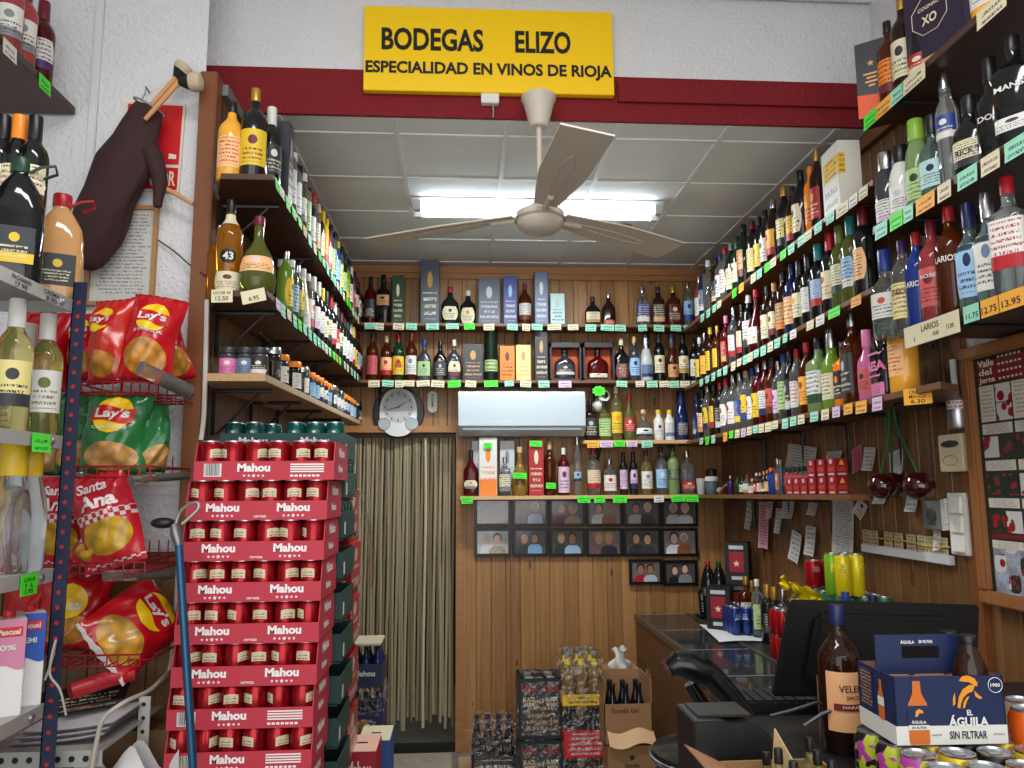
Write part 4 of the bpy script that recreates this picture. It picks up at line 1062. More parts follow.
y = yline(XRS-.02, ZR3+.15, 885); price_tag((XRS-.012, y, ZR3(y)+.235), (0, 0, -PI/2+.25), 'g', 'bright green price tag hung on the pink and black bottle', None, .05, .04, 1)

# ------------------------------------------------------------------ air conditioner, clock, thermometer, camera
a0 = onY(458, 430, 4.74); a1 = onY(585, 391, 4.74)
w, h = a1[0]-a0[0], a1[2]-a0[2]
t = thing('air_conditioner', 'white wall-mounted air conditioner under the second rear shelf', 'air conditioner', ((a0[0]+a1[0])/2, YB-.006, a0[2]-.035))
M_ac = mat((178, 190, 196), .3); H0 = h+.035
ob('casing', B().prism([(-.19, .045), (-.205, .06), (-.205, H0-.03), (-.185, H0), (-.001, H0), (-.001, 0), (-.13, 0)], -w/2, w/2, 'yz'), M_ac, t, bevel=.004, smooth=30)
ob('front_panel', B().prism([(-.206, .055), (-.212, .06), (-.212, H0-.035), (-.203, H0-.008), (-.2, H0-.01)], -w/2+.004, w/2-.004, 'yz'), M_ac, t, smooth=30)
ob('air_flap', B().prism([(-.200, .034), (-.206, .046), (-.15, .012), (-.14, .004)], -w/2+.03, w/2-.03, 'yz'), mat((190, 198, 202), .4), t, smooth=0)
b = B().box(-.18, -.06, -.2135, -.2122, .05+.03, .058+.03); 
ob('badge', b, mat((190, 196, 200), .3, .5), t, smooth=0)
ob('status_light', B().lathe([(.003, 0), (.002, .002)], 10, (.14, -.2125, .075), axis='y'), mat((220, 60, 60), .4, emit=1), t)
c0 = onY(398.5, 412, YB-.02); R = 25.5*YB/F
t = thing('wall_clock', 'round black wall clock with oval white face and two small dials', 'clock', (c0[0], YB-.003, c0[2]))
ob('back_disc', B().lathe([(R*.98, 0), (R, -.008), (R, -.016), (R*.97, -.022)], 48, axis='y'), mat((20, 24, 30), .3), t)
ov = [(R*.72*math.copysign(abs(math.cos(a))**.85, math.cos(a)), -R*.02+R*.94*math.copysign(abs(math.sin(a))**.9, math.sin(a))) for a in [i*2*PI/40 for i in range(40)]]
ob('face_plate', B().prism(ov, -.034, -.02, 'xz'), mat((222, 222, 222), .3), t, smooth=40)
ob('dial', B().prism(disc(0, R*.18, R*.6, R*.62, 36), -.0355, -.034, 'xz'), mat((186, 190, 190), .25), t, smooth=0)
b = B()
for k in range(12):
    a = k*PI/6; cx, cz = R*.5*math.sin(a), R*.18+R*.52*math.cos(a)
    b.box(cx-.004, cx+.004, -.0368, -.0356, cz-.008, cz+.008)
ob('hour_marks', b, mat((90, 92, 95), .5), t, smooth=0)
def hand(a, L, wd): 
    dx, dz = math.sin(a), math.cos(a); z0 = R*.18
    return [(-dx*.012-dz*wd, z0-dz*.012+dx*wd), (dx*L-dz*wd*.4, z0+dz*L+dx*wd*.4), (dx*L+dz*wd*.4, z0+dz*L-dx*wd*.4), (-dx*.012+dz*wd, z0-dz*.012-dx*wd)]
ob('hour_hand', B().prism(hand(math.radians(55), R*.38, .004)[::-1], -.039, -.0375, 'xz'), mat((40, 42, 46), .4), t, smooth=0)
ob('minute_hand', B().prism(hand(math.radians(255), R*.5, .0035)[::-1], -.041, -.0395, 'xz'), mat((40, 42, 46), .4), t, smooth=0)
for s in (-1, 1):
    ob('small_dial', B().lathe([(R*.24, -.030), (R*.25, -.038), (R*.21, -.040), (R*.20, -.036)], 28, (s*R*.52, 0, -R*.46), axis='y'), mat((176, 182, 184), .3), t)
p = onY(432.5, 402, YB-.01)
t = thing('thermometer', 'small white oval wall thermometer right of the clock', 'thermometer', (p[0], YB-.004, p[2]))
hw, hh = .031, .07
ov = [(hw*math.cos(a), (hh-hw)*(1 if math.sin(a) > 0 else -1)+hw*math.sin(a)) for a in [i*2*PI/32+.01 for i in range(32)]]
ob('case', B().prism(ov, -.018, 0, 'xz'), M_plastic, t, bevel=.002, smooth=40)
ob('tube_window', B().box(-.009, .009, -.0195, -.018, -.035, .03), mat((150, 165, 170), .2), t, smooth=0)
ob('mercury_column', B().box(-.003, .003, -.0205, -.0195, -.03, .005).ball((0, -.019, .04), .006, 10), mat((30, 30, 34), .4), t)
p = onY(601, 402, YB-.05)
t = thing('security_camera', 'white round security camera on the rear wall above the green-labelled square bottle', 'camera', (p[0], YB-.004, p[2]))
ob('mount', B().ball((-.01, -.03, -.02), .048, 18), M_plastic, t)
ob('camera_head', B().lathe([(.02, .02), (.04, .005), (.042, -.03), (.036, -.045)], 24, (.012, -.055, .035), axis='y'), M_plastic, t)
ob('lens', B().lathe([(.022, 0), (.020, -.006), (.004, -.009)], 20, (.016, -.1005, .04), axis='y'), mat('black', .1), t)

# ------------------------------------------------------------------ framed photographs
skin = [(206, 160, 132), (188, 140, 112), (214, 172, 146), (160, 112, 86)]
cloth = [(196, 198, 200), (70, 40, 44), (150, 130, 100), (120, 70, 40), (40, 44, 60), (170, 190, 214), (190, 40, 70), (96, 70, 100), (210, 204, 196), (36, 36, 40)]
hairc = [(40, 30, 24), (150, 150, 150), (30, 26, 24), (170, 130, 70), (190, 188, 184)]
xs = [474, 512, 549, 586, 623, 661, 698]; ys_ = [497.5, 527.5, 557.5]
PH = ['with a silvery glare painted across it', 'of a person among a crowd', 'of a person in dark red beside one in beige', 'of one person in white, one in brown', 'of a person in white, another in black', 'of two people in pale shirts',
      'of a crowd on a bright street', 'of a person in dark green, another in blue', 'of a fair-haired person beside a pale blue shirt', 'of a person in mauve beside a dark suit', 'of two people in dark jackets', 'of a person in white, one in brown jacket']
def photo(x0, y0, x1, y1, i, label, dy=0):
    Y = YB-.012-dy; p, q = onY(x0, y1, Y), onY(x1, y0, Y)
    cx, cz, w, h = (p[0]+q[0])/2, (p[2]+q[2])/2, q[0]-p[0]-.004, q[2]-p[2]-.004
    t = thing('photo_frame', label, 'framed photo', (cx, Y, cz), group='framed photos below the rear shelf')
    f = .018; fr = B()
    fr.box(-w/2, w/2, -.012, .008, h/2-f, h/2).box(-w/2, w/2, -.012, .008, -h/2, -h/2+f).box(-w/2, -w/2+f, -.012, .008, -h/2+f, h/2-f).box(w/2-f, w/2, -.012, .008, -h/2+f, h/2-f)
    ob('frame', fr, mat((14, 13, 13), .3), t, smooth=0)
    r = random.Random(i*13+5); W, Hh = w-2*f, h-2*f
    bg = r.choice([(104, 94, 94), (138, 124, 120), (90, 96, 92), (156, 148, 146)])
    if i in (0, 6): bg = (206, 208, 208)  # pale ground: painted glare in the first print, bright street in the other
    b = B().quad([(-W/2, -.004, -Hh/2), (W/2, -.004, -Hh/2), (W/2, -.004, Hh/2), (-W/2, -.004, Hh/2)], 0)
    ms = [speckle('photo_paper', bg, tuple(int(c*.6) for c in bg), 40, .25, 0)]
    spec = {2: ((96, 26, 50), (150, 130, 100)), 3: ((196, 196, 196), (126, 72, 34)), 4: ((160, 158, 150), (26, 26, 28)), 5: ((180, 176, 176), (190, 194, 200)), 7: ((34, 50, 46), (120, 160, 204)), 8: ((36, 44, 44), (160, 186, 214)), 9: ((120, 84, 96), (34, 38, 56)), 10: ((44, 40, 42), (64, 54, 66)), 11: ((222, 222, 220), (140, 84, 46)), 12: ((180, 26, 50), (190, 200, 206)), 13: ((36, 38, 42), (130, 138, 146))}
    for k, sx in enumerate((-.18, .17)):
        if i == 0: break
        cxx = sx*W + r.uniform(-.03, .03)*W; hz = r.uniform(.12, .2)*Hh; s = Hh*r.uniform(.19, .225)
        c = spec.get(i, (r.choice(cloth), r.choice(cloth)))[k]
        m0 = len(ms); ms += [mat(c, .3), mat(r.choice(hairc), .3), mat(r.choice(skin), .3)]
        y = -.0045-.0003*k*3
        poly2(b, [(cxx-s*1.7, -Hh/2), (cxx+s*1.7, -Hh/2), (cxx+s*1.6, hz-s*2), (cxx+s*.9, hz-s*1.35), (cxx-s*.9, hz-s*1.35), (cxx-s*1.6, hz-s*2)], lambda x, z, y=y: (max(-W/2, min(W/2, x)), y, z), m0)
        poly2(b, disc(cxx, hz+s*.25, s*.95, s*1.1, 16), lambda x, z, y=y: (x, y-.0002, z), m0+1)
        poly2(b, disc(cxx, hz-s*.1, s*.72, s*.98, 16), lambda x, z, y=y: (x, y-.0004, z), m0+2)
    ob('print', b, ms, t, smooth=0)
    ob('glass_pane', B().quad([(-W/2, -.0075, -Hh/2), (W/2, -.0075, -Hh/2), (W/2, -.0075, Hh/2), (-W/2, -.0075, Hh/2)]), clearglass, t, smooth=0)
# thin clear sheet: mostly see-through with a clear-coat reflection
clearglass = bpy.data.materials.new('clear_pane'); clearglass.use_nodes = True
nt = clearglass.node_tree; nt.nodes.clear()
o_ = N(nt, 'ShaderNodeOutputMaterial'); mx = N(nt, 'ShaderNodeMixShader'); tr = N(nt, 'ShaderNodeBsdfTransparent'); gl = N(nt, 'ShaderNodeBsdfGlossy'); gl.inputs['Roughness'].default_value = .08
mx.inputs[0].default_value = .04
nt.links.new(tr.outputs[0], mx.inputs[1]); nt.links.new(gl.outputs[0], mx.inputs[2]); nt.links.new(mx.outputs[0], o_.inputs[0])
film = bpy.data.materials.new('clear_film'); film.use_nodes = True
nt = film.node_tree; nt.nodes.clear()
o_ = N(nt, 'ShaderNodeOutputMaterial'); mx = N(nt, 'ShaderNodeMixShader'); tr = N(nt, 'ShaderNodeBsdfTransparent'); gl = N(nt, 'ShaderNodeBsdfGlossy'); gl.inputs['Roughness'].default_value = .22
nz = noise(nt, N(nt, 'ShaderNodeTexCoord').outputs['Object'], 26, 3); bp = N(nt, 'ShaderNodeBump'); bp.inputs['Strength'].default_value = .9; bp.inputs['Distance'].default_value = .03
nt.links.new(nz, bp.inputs['Height']); nt.links.new(bp.outputs[0], gl.inputs['Normal'])
mx.inputs[0].default_value = .16; tr.inputs[0].default_value = (.95, .95, .95, 1)
nt.links.new(tr.outputs[0], mx.inputs[1]); nt.links.new(gl.outputs[0], mx.inputs[2]); nt.links.new(mx.outputs[0], o_.inputs[0])
for r_ in range(2):
    for c_ in range(6):
        i = r_*6+c_
        photo(xs[c_], ys_[r_], xs[c_+1]-.8, ys_[r_+1]-.6, i, 'framed photo %s, %s in %s row' % (PH[i], ORD[c_], 'top' if r_ == 0 else 'second'))
photo(629, 558.5, 662, 585, 12, 'black-framed photo of a person in red beside white, bottom row left', .004)
photo(663, 559.5, 697, 586, 13, 'black-framed photo of two people in dark and grey, bottom row right', .004)

# ------------------------------------------------------------------ strip curtain in the doorway
t = thing('strip_curtain', 'beige plastic strip curtain hanging in the rear doorway', 'curtain', (0, YB+.05, 0))
ob('rail', B().box(DL+.002, DR-.002, .0, .02, DT-.03, DT-.002), mat((90, 80, 66), .5), t, smooth=0)
sc = [mat((152, 142, 112), .4), mat((138, 128, 100), .4), mat((164, 152, 122), .4), mat((120, 110, 88), .4), mat((196, 184, 150), .4)]
nS = 40; pit = (DR-DL-.02)/nS
for i in range(nS):
    x = DL+.01+pit*(i+.5); dd = random.uniform(-.01, .01)+(-.02 if i == 30 else 0)
    w = pit*.93; z0 = random.uniform(.10, .2) if i != 30 else .13
    tw = random.uniform(-.35, .35)
    def fn(u, v): 
        a = tw*math.sin(v*5+i)*.8; s = (u-.5)*w
        return (x+s*math.cos(a)+.004*math.sin(v*6+i*2), dd+s*math.sin(a)+.008*(2*u-1)**2, z0+(DT-.03-z0)*v)
    ob('strip', B().grid(fn, 3, 10).grid(lambda u, v: tuple(c+(0, .0015, 0)[k] for k, c in enumerate(fn(1-u, v))), 3, 10), sc[4] if i == 30 else random.choice(sc[:4]), t, smooth=60)
t = tag(ob('floor_mat', B().box(DL+.05, DR-.02, YB-.55, YB-.06, .001, .012), speckle('worn_mat', (120, 112, 96), (176, 168, 150), 18, .8, .3), bevel=.003), 'worn grey-beige mat on the floor in front of the doorway', 'mat')

# ------------------------------------------------------------------ right wall: papers, ornament, switches, poster
XP = XR-.011
def paper(px, py, wpx, hpx, rot, m, label, name='paper_note', curl=.012, X=XP):
    x, y, z = onX(px, py, X); w, h = wpx*y*y/(X*F), hpx*y/F
    def fn(u, v, o=0):
        s, q = (u-.5)*w, (v-1)*h; c, sn = math.cos(rot), math.sin(rot)
        return (-o-.002-curl*(1-v)**2-curl*.6*(2*u-1)**2*(1-v), -(c*s-sn*q), sn*s+c*q)
    o = ob(name, B().grid(fn, 5, 6).grid(lambda u, v: fn(1-u, v, -.0006), 5, 6), m, loc=(x, y, z+h/2*math.cos(rot)), smooth=60)
    return tag(o, label, 'paper', 'papers pinned to the right wooden wall')
MP = [prt((214, 212, 206), 'greyblue', 'grey', r, 0, 0, .95, .7, s) for r, s in ((9, 1), (12, 2), (6, 3), (24, 4))]
MPP = prt((226, 170, 184), 'maroon', 'maroon', 16, 0, 0, .95, .7, 2)
for a in ((803, 459, 30, 28, -.12, MP[0], 'large white sheet leaning behind the miniature bottles and red boxes'),
  (835, 457, 16, 12, 0, MP[2], 'small grey-white note pinned above the upper red boxes'),
  (857, 459, 12, 25, .32, prt((212, 110, 136), 'maroon', 'maroon', 14, 0, 0, .9, .7, 1), 'dark pink diamond-hung note right of the red boxes'),
  (871, 459, 12, 24, -.06, MP[2], 'white forked note between the pink note and hanging cherries'),
  (897, 463, 15, 26, .2, MP[0], 'white note behind the hanging cherries, tilted to the right'),
  (882, 497, 13, 14, 0, MP[2], 'white scrap showing just below the left cherry'),
  (914, 500, 12, 24, 0, prt((200, 214, 206), 'greyblue', 'grey', 5, 0, 0, .6, .7, 6), 'pale green-white note below the right cherry'),
  (864, 509, 10, 17, -.5, prt('white', 'maroon', 'maroon', 5, 1, 0, .5, .7, 4), 'small white card hung on its corner with red mark'),
  (751, 515, 6, 30, -.14, MP[2], 'narrow white strip, leftmost of the hanging notes'),
  (765, 525, 10, 46, 0, MPP, 'long pink printed strip hanging below the miniatures'),
  (771, 509, 6, 19, .05, prt((228, 190, 200), 'grey', 'grey', 6, 0, 0, .9, .7, 3), 'short pale pink note overlapping the long pink strip'),
  (780, 521, 6, 25, -.06, MP[2], 'narrow white strip beside the square white note'),
  (789, 510, 12, 17, .02, MP[2], 'squarish white note under the low shelf'),
  (814, 509, 9, 13, -.05, MP[0], 'small lined white note high under the low shelf'),
  (798, 547, 10, 30, -.2, MP[2], 'white note with pointed lower end, left of two low notes'),
  (812, 541, 10, 29, -.04, MP[2], 'white note hanging right of the pointed one')): paper(*a)
paper(845, 531, 22, 62, -.03, MP[3], 'long white handwritten price list hanging beside red boxes', 'price_list')
# hanging cherries ornament
x = XR-.12
cz = onX(889, 485, x); top = onX(890, 405, x)
t = thing('cherry_ornament', 'three dark red cherries with green braided stems hanging on the right wall', 'ornament', (x, cz[1], cz[2]))
M_ch = mat((52, 6, 12), .08, coat=.6)
A = [onX(882, 486, x-.01), onX(893, 485, x+.05), onX(919, 486, x)]
for k, q in enumerate(A):
    q = Vector(q)-Vector((x, cz[1], cz[2]))
    r = .052
    ob('cherry', B().ball(q, r, 24, sc=(1, 1.1, .92)), M_ch, t)
    k0 = Vector((0, top[1]-cz[1], top[2]-cz[2]+.02))
    ob('stem', B().tube([k0, k0*.6+q*.4+Vector((0, (k-1)*.012, .0)), q+Vector((0, 0, .045))], .0045, 8), mat((30, 84, 40), .6), t)
ob('knot', B().ball((0, top[1]-cz[1], top[2]-cz[2]+.02), .03, 14, sc=(.8, .9, 1.3)).tube([(0, top[1]-cz[1], top[2]-cz[2]+.05), (.01, top[1]-cz[1], top[2]-cz[2]+.12), (.02, top[1]-cz[1], top[2]-cz[2]+.16)], .004, 6).tube([(.0, top[1]-cz[1]+.01, top[2]-cz[2]), (.0, top[1]-cz[1]+.035, top[2]-cz[2]-.07)], .006, 6).tube([(.0, top[1]-cz[1]-.01, top[2]-cz[2]), (.0, top[1]-cz[1]-.03, top[2]-cz[2]-.06)], .006, 6), mat((34, 92, 46), .7), t)
# card rail
q0, q1 = onX(861, 549, XR-.03), onX(949, 559, XR-.03)
L = q0[1]-q1[1]; zc = (q0[2]+q1[2])/2
t = thing('card_rail', 'white wall rail holding a row of small cards, under the cherries', 'rail', (XR-.008, q1[1], zc))
ob('rail', B().box(-.022, 0, 0, L, -.016, .016), mat((206, 208, 214), .4), t, bevel=.002)
ob('yellow_cord', B().tube([(-.016, L*i/8, .045-.006*math.sin(i)) for i in range(9)], .003, 6), mat((210, 176, 60), .6), t)
for i, f in enumerate((.05, .16, .34, .47, .62, .74, .85, .96)):
    tag(ob('small_card', B().box(-.0015, .0015, -.028, .028, 0, .058), prt((190, 176, 140), 'brown', 'brown', 4, 0, 0, .9, .7, i), loc=(XR-.018, q0[1]-L*f*.96, zc+.0165), rot=(random.uniform(-.06, .06), 0, 0), smooth=0), 'small tan card, %s from far end of the white wall rail' % ORD[i], 'card', 'small cards in the wall rail')
# grey socket box with white papers, switch plates, cylinder lamp and pipe
def wallbox(px0, py0, px1, py1, X, dep): 
    a, b_ = onX(px0, py1, X), onX(px1, py0, X); return (a[1]+b_[1])/2, (a[2]+b_[2])/2, abs(a[1]-b_[1]), abs(a[2]-b_[2])
yc_, zc_, w, h = wallbox(923, 501, 940, 529, XR-.04, 0)
t = thing('socket_box', 'grey electrical socket box with white papers tucked beside it', 'socket', (XR-.008, yc_, zc_))
ob('plate', B().box(-.03, 0, -w/2, w/2, -h/2, h/2), mat((120, 120, 120), .45), t, bevel=.004)
ob('socket', B().lathe([(.022, 0), (.024, -.004), (.018, -.006)][::-1], 18, (-.03, 0, 0), axis='x').box(-.036, -.03, -.018, .018, -.03, -.026), mat((70, 70, 70), .4), t)
for k in range(3): tag(ob('folded_paper', B().box(-.034, -.002, -.0015, .0015, -.05, .055), MP[0], loc=(XR-.008, yc_-w/2-.008-.006*k, zc_+.002*k), rot=(0, 0, .12*(k-1)), smooth=0), 'folded white paper, %s behind the grey socket box' % ('first', 'second', 'third')[k], 'paper', 'papers beside the socket box')
paper(938, 538, 8, 24, .2, MP[2], 'white till strip curling below the grey socket box')
yc_, zc_, w, h = wallbox(954, 493, 967, 554, XR-.02, 0)
t = thing('switch_panel', 'cream panel of three light switches left of the framed poster', 'light switch', (XR-.008, yc_, zc_))
ob('plate', B().box(-.022, 0, -w/2, w/2, -h/2, h/2), M_plastic, t, bevel=.003)
for k in range(3): ob('rocker', B().box(-.030, -.020, -w*.32, w*.32, -h*.15, h*.12), mat((232, 230, 220), .35), t, loc=(0, 0, h*.31*(k-1)), rot=(0, .08, 0), bevel=.002)
yc_, zc_, w, h = wallbox(945, 433, 966, 472, XR-.02, 0)
t = thing('thermostat', 'cream wall box with dark oval window below the silver cylinder', 'control box', (XR-.008, yc_, zc_))
ob('case', B().box(-.03, 0, -w/2, w/2, -h/2, h/2), mat((226, 214, 176), .4), t, bevel=.004)
ob('window', B().lathe([(.02, 0), (.018, -.002)][::-1], 20, (-.0305, 0, 0), axis='x'), mat((36, 44, 58), .2), t, loc=(0, 0, h*.24)).scale = (1, w/.052, .62)
ob('dial_ring', B().tube([(-.031, w*.3*math.cos(a), -h*.2+h*.13*math.sin(a)) for a in [i*2*PI/20 for i in range(20)]], .0012, 5, closed=True), mat((160, 150, 120), .4), t)
y_, z_, w, h = wallbox(949, 396, 965, 430, XR-.05, 0)
t = thing('paper_towel_canister', 'silver cylinder with red lettered band on the white wall beside the poster', 'canister', (XR-.05, y_, z_-h/2))
h *= 1.12
ob('can', B().lathe([(.026, 0), (.029, .006), (.029, h-.02), (.023, h-.004), (.021, h)], 24), mat((170, 172, 176), .28, .9), t)
ob('label_band', B().lathe([(.0295, h*.56), (.0295, h*.80)], 24, cap=False), prt('white', 'red', 'red', 2, 0, 0, .9), t)
y_, z_, w, h = wallbox(950, 338, 957, 396, XR-.03, 0)
struct('trim_pipe', B().tube([(XR-.03, y_, z_-h/2), (XR-.03, y_, 2.0)], .011, 12), mat((206, 206, 204), .45))
P0, P1, P2 = onX(962, 353, XR-.03), onX(985, 603, XR-.03), onX(1024, 335, XR-.03)
fw_, fz0, fz1 = 1.0, P1[2], P0[2]+.01
t = thing('framed_poster', 'large wood-framed poster of red berry pictures on the right wall', 'poster', (XR-.012, P0[1]-fw_/2, (fz0+fz1)/2))
hh = (fz1-fz0)/2; f = .042; wm = wood('oak_frame', (124, 76, 40), (168, 112, 66), 2)
b = B().box(-.035, 0, -fw_/2, fw_/2, hh-f, hh).box(-.035, 0, -fw_/2, fw_/2, -hh, -hh+f).box(-.035, 0, -fw_/2, -fw_/2+f, -hh+f, hh-f).box(-.035, 0, fw_/2-f, fw_/2, -hh+f, hh-f)
ob('frame', b, wm, t, bevel=.006)
W, Hh = fw_-2*f, 2*hh-2*f
def pq(u0, u1, v0, v1, o=0): return [(-.012-o, W/2-u0*W, -Hh/2+v0*Hh), (-.012-o, W/2-u1*W, -Hh/2+v0*Hh), (-.012-o, W/2-u1*W, -Hh/2+v1*Hh), (-.012-o, W/2-u0*W, -Hh/2+v1*Hh)]
ob('backing', B().quad(pq(0, 1, 0, 1)), mat((34, 46, 40), .4), t, smooth=0)
ob('title_panel', B().quad(pq(.02, .30, .885, .985, .001)), mat((120, 26, 40), .4), t, smooth=0)
def wl(x, z): return (-.0145, W/2-.16*W-x, -Hh/2+.935*Hh+z*.8)
b = B()
text(b, 'Valle', .075, .028, lambda x, z: wl(x-.085, z+.035), .02); text(b, 'del', .06, .026, lambda x, z: wl(x-.09, z), .02); text(b, 'Jerte', .075, .028, lambda x, z: wl(x-.085, z-.035), .02)
for k in range(4):
    for q in range(6): bx0 = .0+q*.018; b.quad([wl(bx0-.03, .045-k*.028), wl(bx0-.02, .045-k*.028), wl(bx0-.02, .053-k*.028), wl(bx0-.03, .053-k*.028)])
ob('lettering', b, mat('cream', .5), t, smooth=0)
ob('landscape_photo', B().quad(pq(.30, .98, .885, .985, .001)), speckle('landscape', (40, 60, 70), (150, 160, 150), 12, .4, 0), t, smooth=0)
def berryprint(a, b_, sc_):
    m, nt, b = newmat('berry_print', .4)
    v = N(nt, 'ShaderNodeTexVoronoi'); v.inputs['Scale'].default_value = sc_; nt.links.new(N(nt, 'ShaderNodeTexCoord').outputs['Object'], v.inputs['Vector'])
    nt.links.new(mixc(nt, mth(nt, 'LESS_THAN', v.outputs['Distance'], .42), lin(a), lin(b_)), b.inputs['Base Color']); return m
berry = [berryprint((30, 44, 34), (150, 24, 34), 34), berryprint((206, 204, 200), (150, 20, 32), 26), berryprint((26, 50, 34), (130, 40, 40), 40)]
tx = prt((214, 206, 190), 'grey', 'maroon', 9, 0, 0, .95)
rows = [(.72, .876, 0), (.665, .71, 1), (.566, .655, 2), (.51, .553, 1), (.407, .496, 2), (.354, .394, 1), (.252, .341, 2), (.168, .217, 1), (.02, .155, 2)]
k = 0
NC = 12
for v0, v1, kind in rows:
    nc = NC if kind != 1 else NC//2
    for c in range(nc):
        u0, u1 = .02+c*.96/nc, .02+(c+.93)*.96/nc
        m = tx if kind == 1 or (kind == 0 and c % 2 == 0) else berry[(k*2+c) % 3]
        v = v0
        if kind == 0 and c % 2:
            v = (v0+v1)/2; ob('berry_picture', B().quad(pq(u0, u1, v0, v-.004, .001)), berry[1], t, smooth=0)
        ob('text_block' if m is tx else 'berry_picture', B().quad(pq(u0, u1, v, v1, .001)), m, t, smooth=0)
    k += 1
ob('red_rule', B().quad(pq(.02, .98, .226, .244, .001)), mat((120, 26, 40), .4), t, smooth=0)
q = Vector(pq(.02, .30, .0, .155, .006)[0])
tag(ob('crumpled_print', B().grid(lambda u, v: (XR-.026-.01*math.sin(u*9)*math.sin(v*7), P0[1]-f-.02-u*.16, fz0+f+.0+v*.135), 10, 10), speckle('blue_print', (20, 32, 90), (206, 210, 220), 60, .35, .3), smooth=60), 'blue and silver print stuck on the lower left of the framed poster', 'print')
# ------------------------------------------------------------------ cans and trays of beer
_can = {}
def can_meshes(H=.112, R=.033):
    k = (H, R)
    if k not in _can:
        body = B().lathe([(R*.76, .001), (R*.8, 0), (R, .012), (R, H-.016), (R*.84, H-.003)], 20, cap=False)
        lid = B().lathe([(R*.845, H-.004), (R*.85, H), (R*.80, H), (R*.77, H-.004), (R*.2, H-.004), (.0005, H-.004)], 20, cap=False)
        tab = B().box(-.008, .008, -.012, .008, H-.0038, H-.0025)
        lab = B().grid(lambda u, v: ((R+.0005)*math.cos(-PI/2+(u-.5)*1.25), (R+.0005)*math.sin(-PI/2+(u-.5)*1.25), H*(.57+.22*v-.03*(2*u-1)**2)), 8, 3)
        _can[k] = (body.mesh(), lid.mesh(), tab.mesh(bevel=.001), lab.mesh(smooth=60))
    return _can[k]
def can(label, group, loc, rz, body, lab, H=.112, R=.033, tab=False, name='drink_can', lid='silver'):
    t = thing(name, label, 'can', loc, rz, group); m = can_meshes(H, R)
    ob('can_body', m[0], body, t); ob('can_lid', m[1], mat(lid, .28, .9, key=('lid', lid)), t)
    if lab: ob('can_label', m[3], lab, t)
    if tab: ob('pull_tab', m[2], mat('silver', .3, .8), t)
    return t
M_redcan = mat((150, 14, 26), .2, .55, key='redcan'); M_redcard = mat((186, 48, 66), .55, key='redcard'); M_redcard2 = mat((160, 26, 46), .55, key='redcard2')
L_can = prt((206, 194, 160), 'darkred', 'cream', 3, 0, 0, .8, .3, 3)
M_greencan = mat((22, 84, 78), .22, .4, key='greencan'); M_greencard = mat((28, 66, 62), .5, key='greencard')
TW, TD, TH = .402, .268, .1148
def tray_meshes(style):
    """cardboard tray: low front and back bands, tall sides, lettering"""
    b = B(); w, d = TW/2, TD/2
    b.box(-w, w, -d, d, 0, .003).box(-w, w, -d, -d+.003, .003, .055).box(-w, w, d-.003, d, .003, .055)
    for s in (-1, 1):
        x0, x1 = (w-.003, w) if s > 0 else (-w, -w+.003)
        b.prism([(-d+.003, .003), (d-.003, .003), (d-.003, .055), (d-.02, .111), (-d+.02, .111), (-d+.003, .055)], x0, x1, 'yz', 0)
    l = B(); y = -d-.0012
    def stars(cx, k=1):
        for q in range(5): poly2(l, star(cx+(q-2)*.0135, .0125, .0048 if q != 2 else .0068), flat(0, y, 0))
    if style == 'two':
        for cx in (-w*.48, w*.52):
            text(l, 'Mahou', .094, .024, flat(cx, y, .036), .045); stars(cx)
        text(l, 'cerveza', .036, .006, flat(.01, y, .010), .01)
    else:
        text(l, 'Mahou', .094, .024, flat(-.03, y, .036), .045); stars(-.03)
        for q in range(4): l.quad([(.075, y, .022+q*.007), (.172, y, .022+q*.007), (.172, y, .026+q*.007), (.075, y, .026+q*.007)])
        for q in range(7): l.quad([(.075+q*.0125, y, .009), (.084+q*.0125, y, .009), (.084+q*.0125, y, .015), (.075+q*.0125, y, .015)])
    # side lettering
    x = w+.0012; text(l, 'Mahou', .085, .022, lambda a, z: (x, -.02+a, .034+z), .045); text(l, 'Mahou', .11, .03, lambda a, z: (x, -.0+a, .083+z), .045)
    bar = B()
    if style == 'bar':
        bar.quad([(-.172, y, .010), (-.122, y, .010), (-.122, y, .048), (-.172, y, .048)], 0)
        r = random.Random(4); xx = -.169
        while xx < -.127:
            ww = r.choice((.0008, .0014, .0022)); bar.quad([(xx, y-.0005, .013), (xx+ww, y-.0005, .013), (xx+ww, y-.0005, .048), (xx, y-.0005, .048)], 1); xx += ww+r.choice((.001, .0018))
    return b.mesh(smooth=0), l.mesh(smooth=0), bar.mesh(smooth=0) if bar.f else None
TM = {s: tray_meshes(s) for s in ('two', 'bar')}
SX0, SY0 = onY(187, 470, 2.3)[0]+.006, 2.3
styles = ['two']*6+['bar', 'bar', 'bar', 'two', 'two', 'two', 'two', 'two', 'bar']   # bottom to top: the last is the top tray
n_l = 15
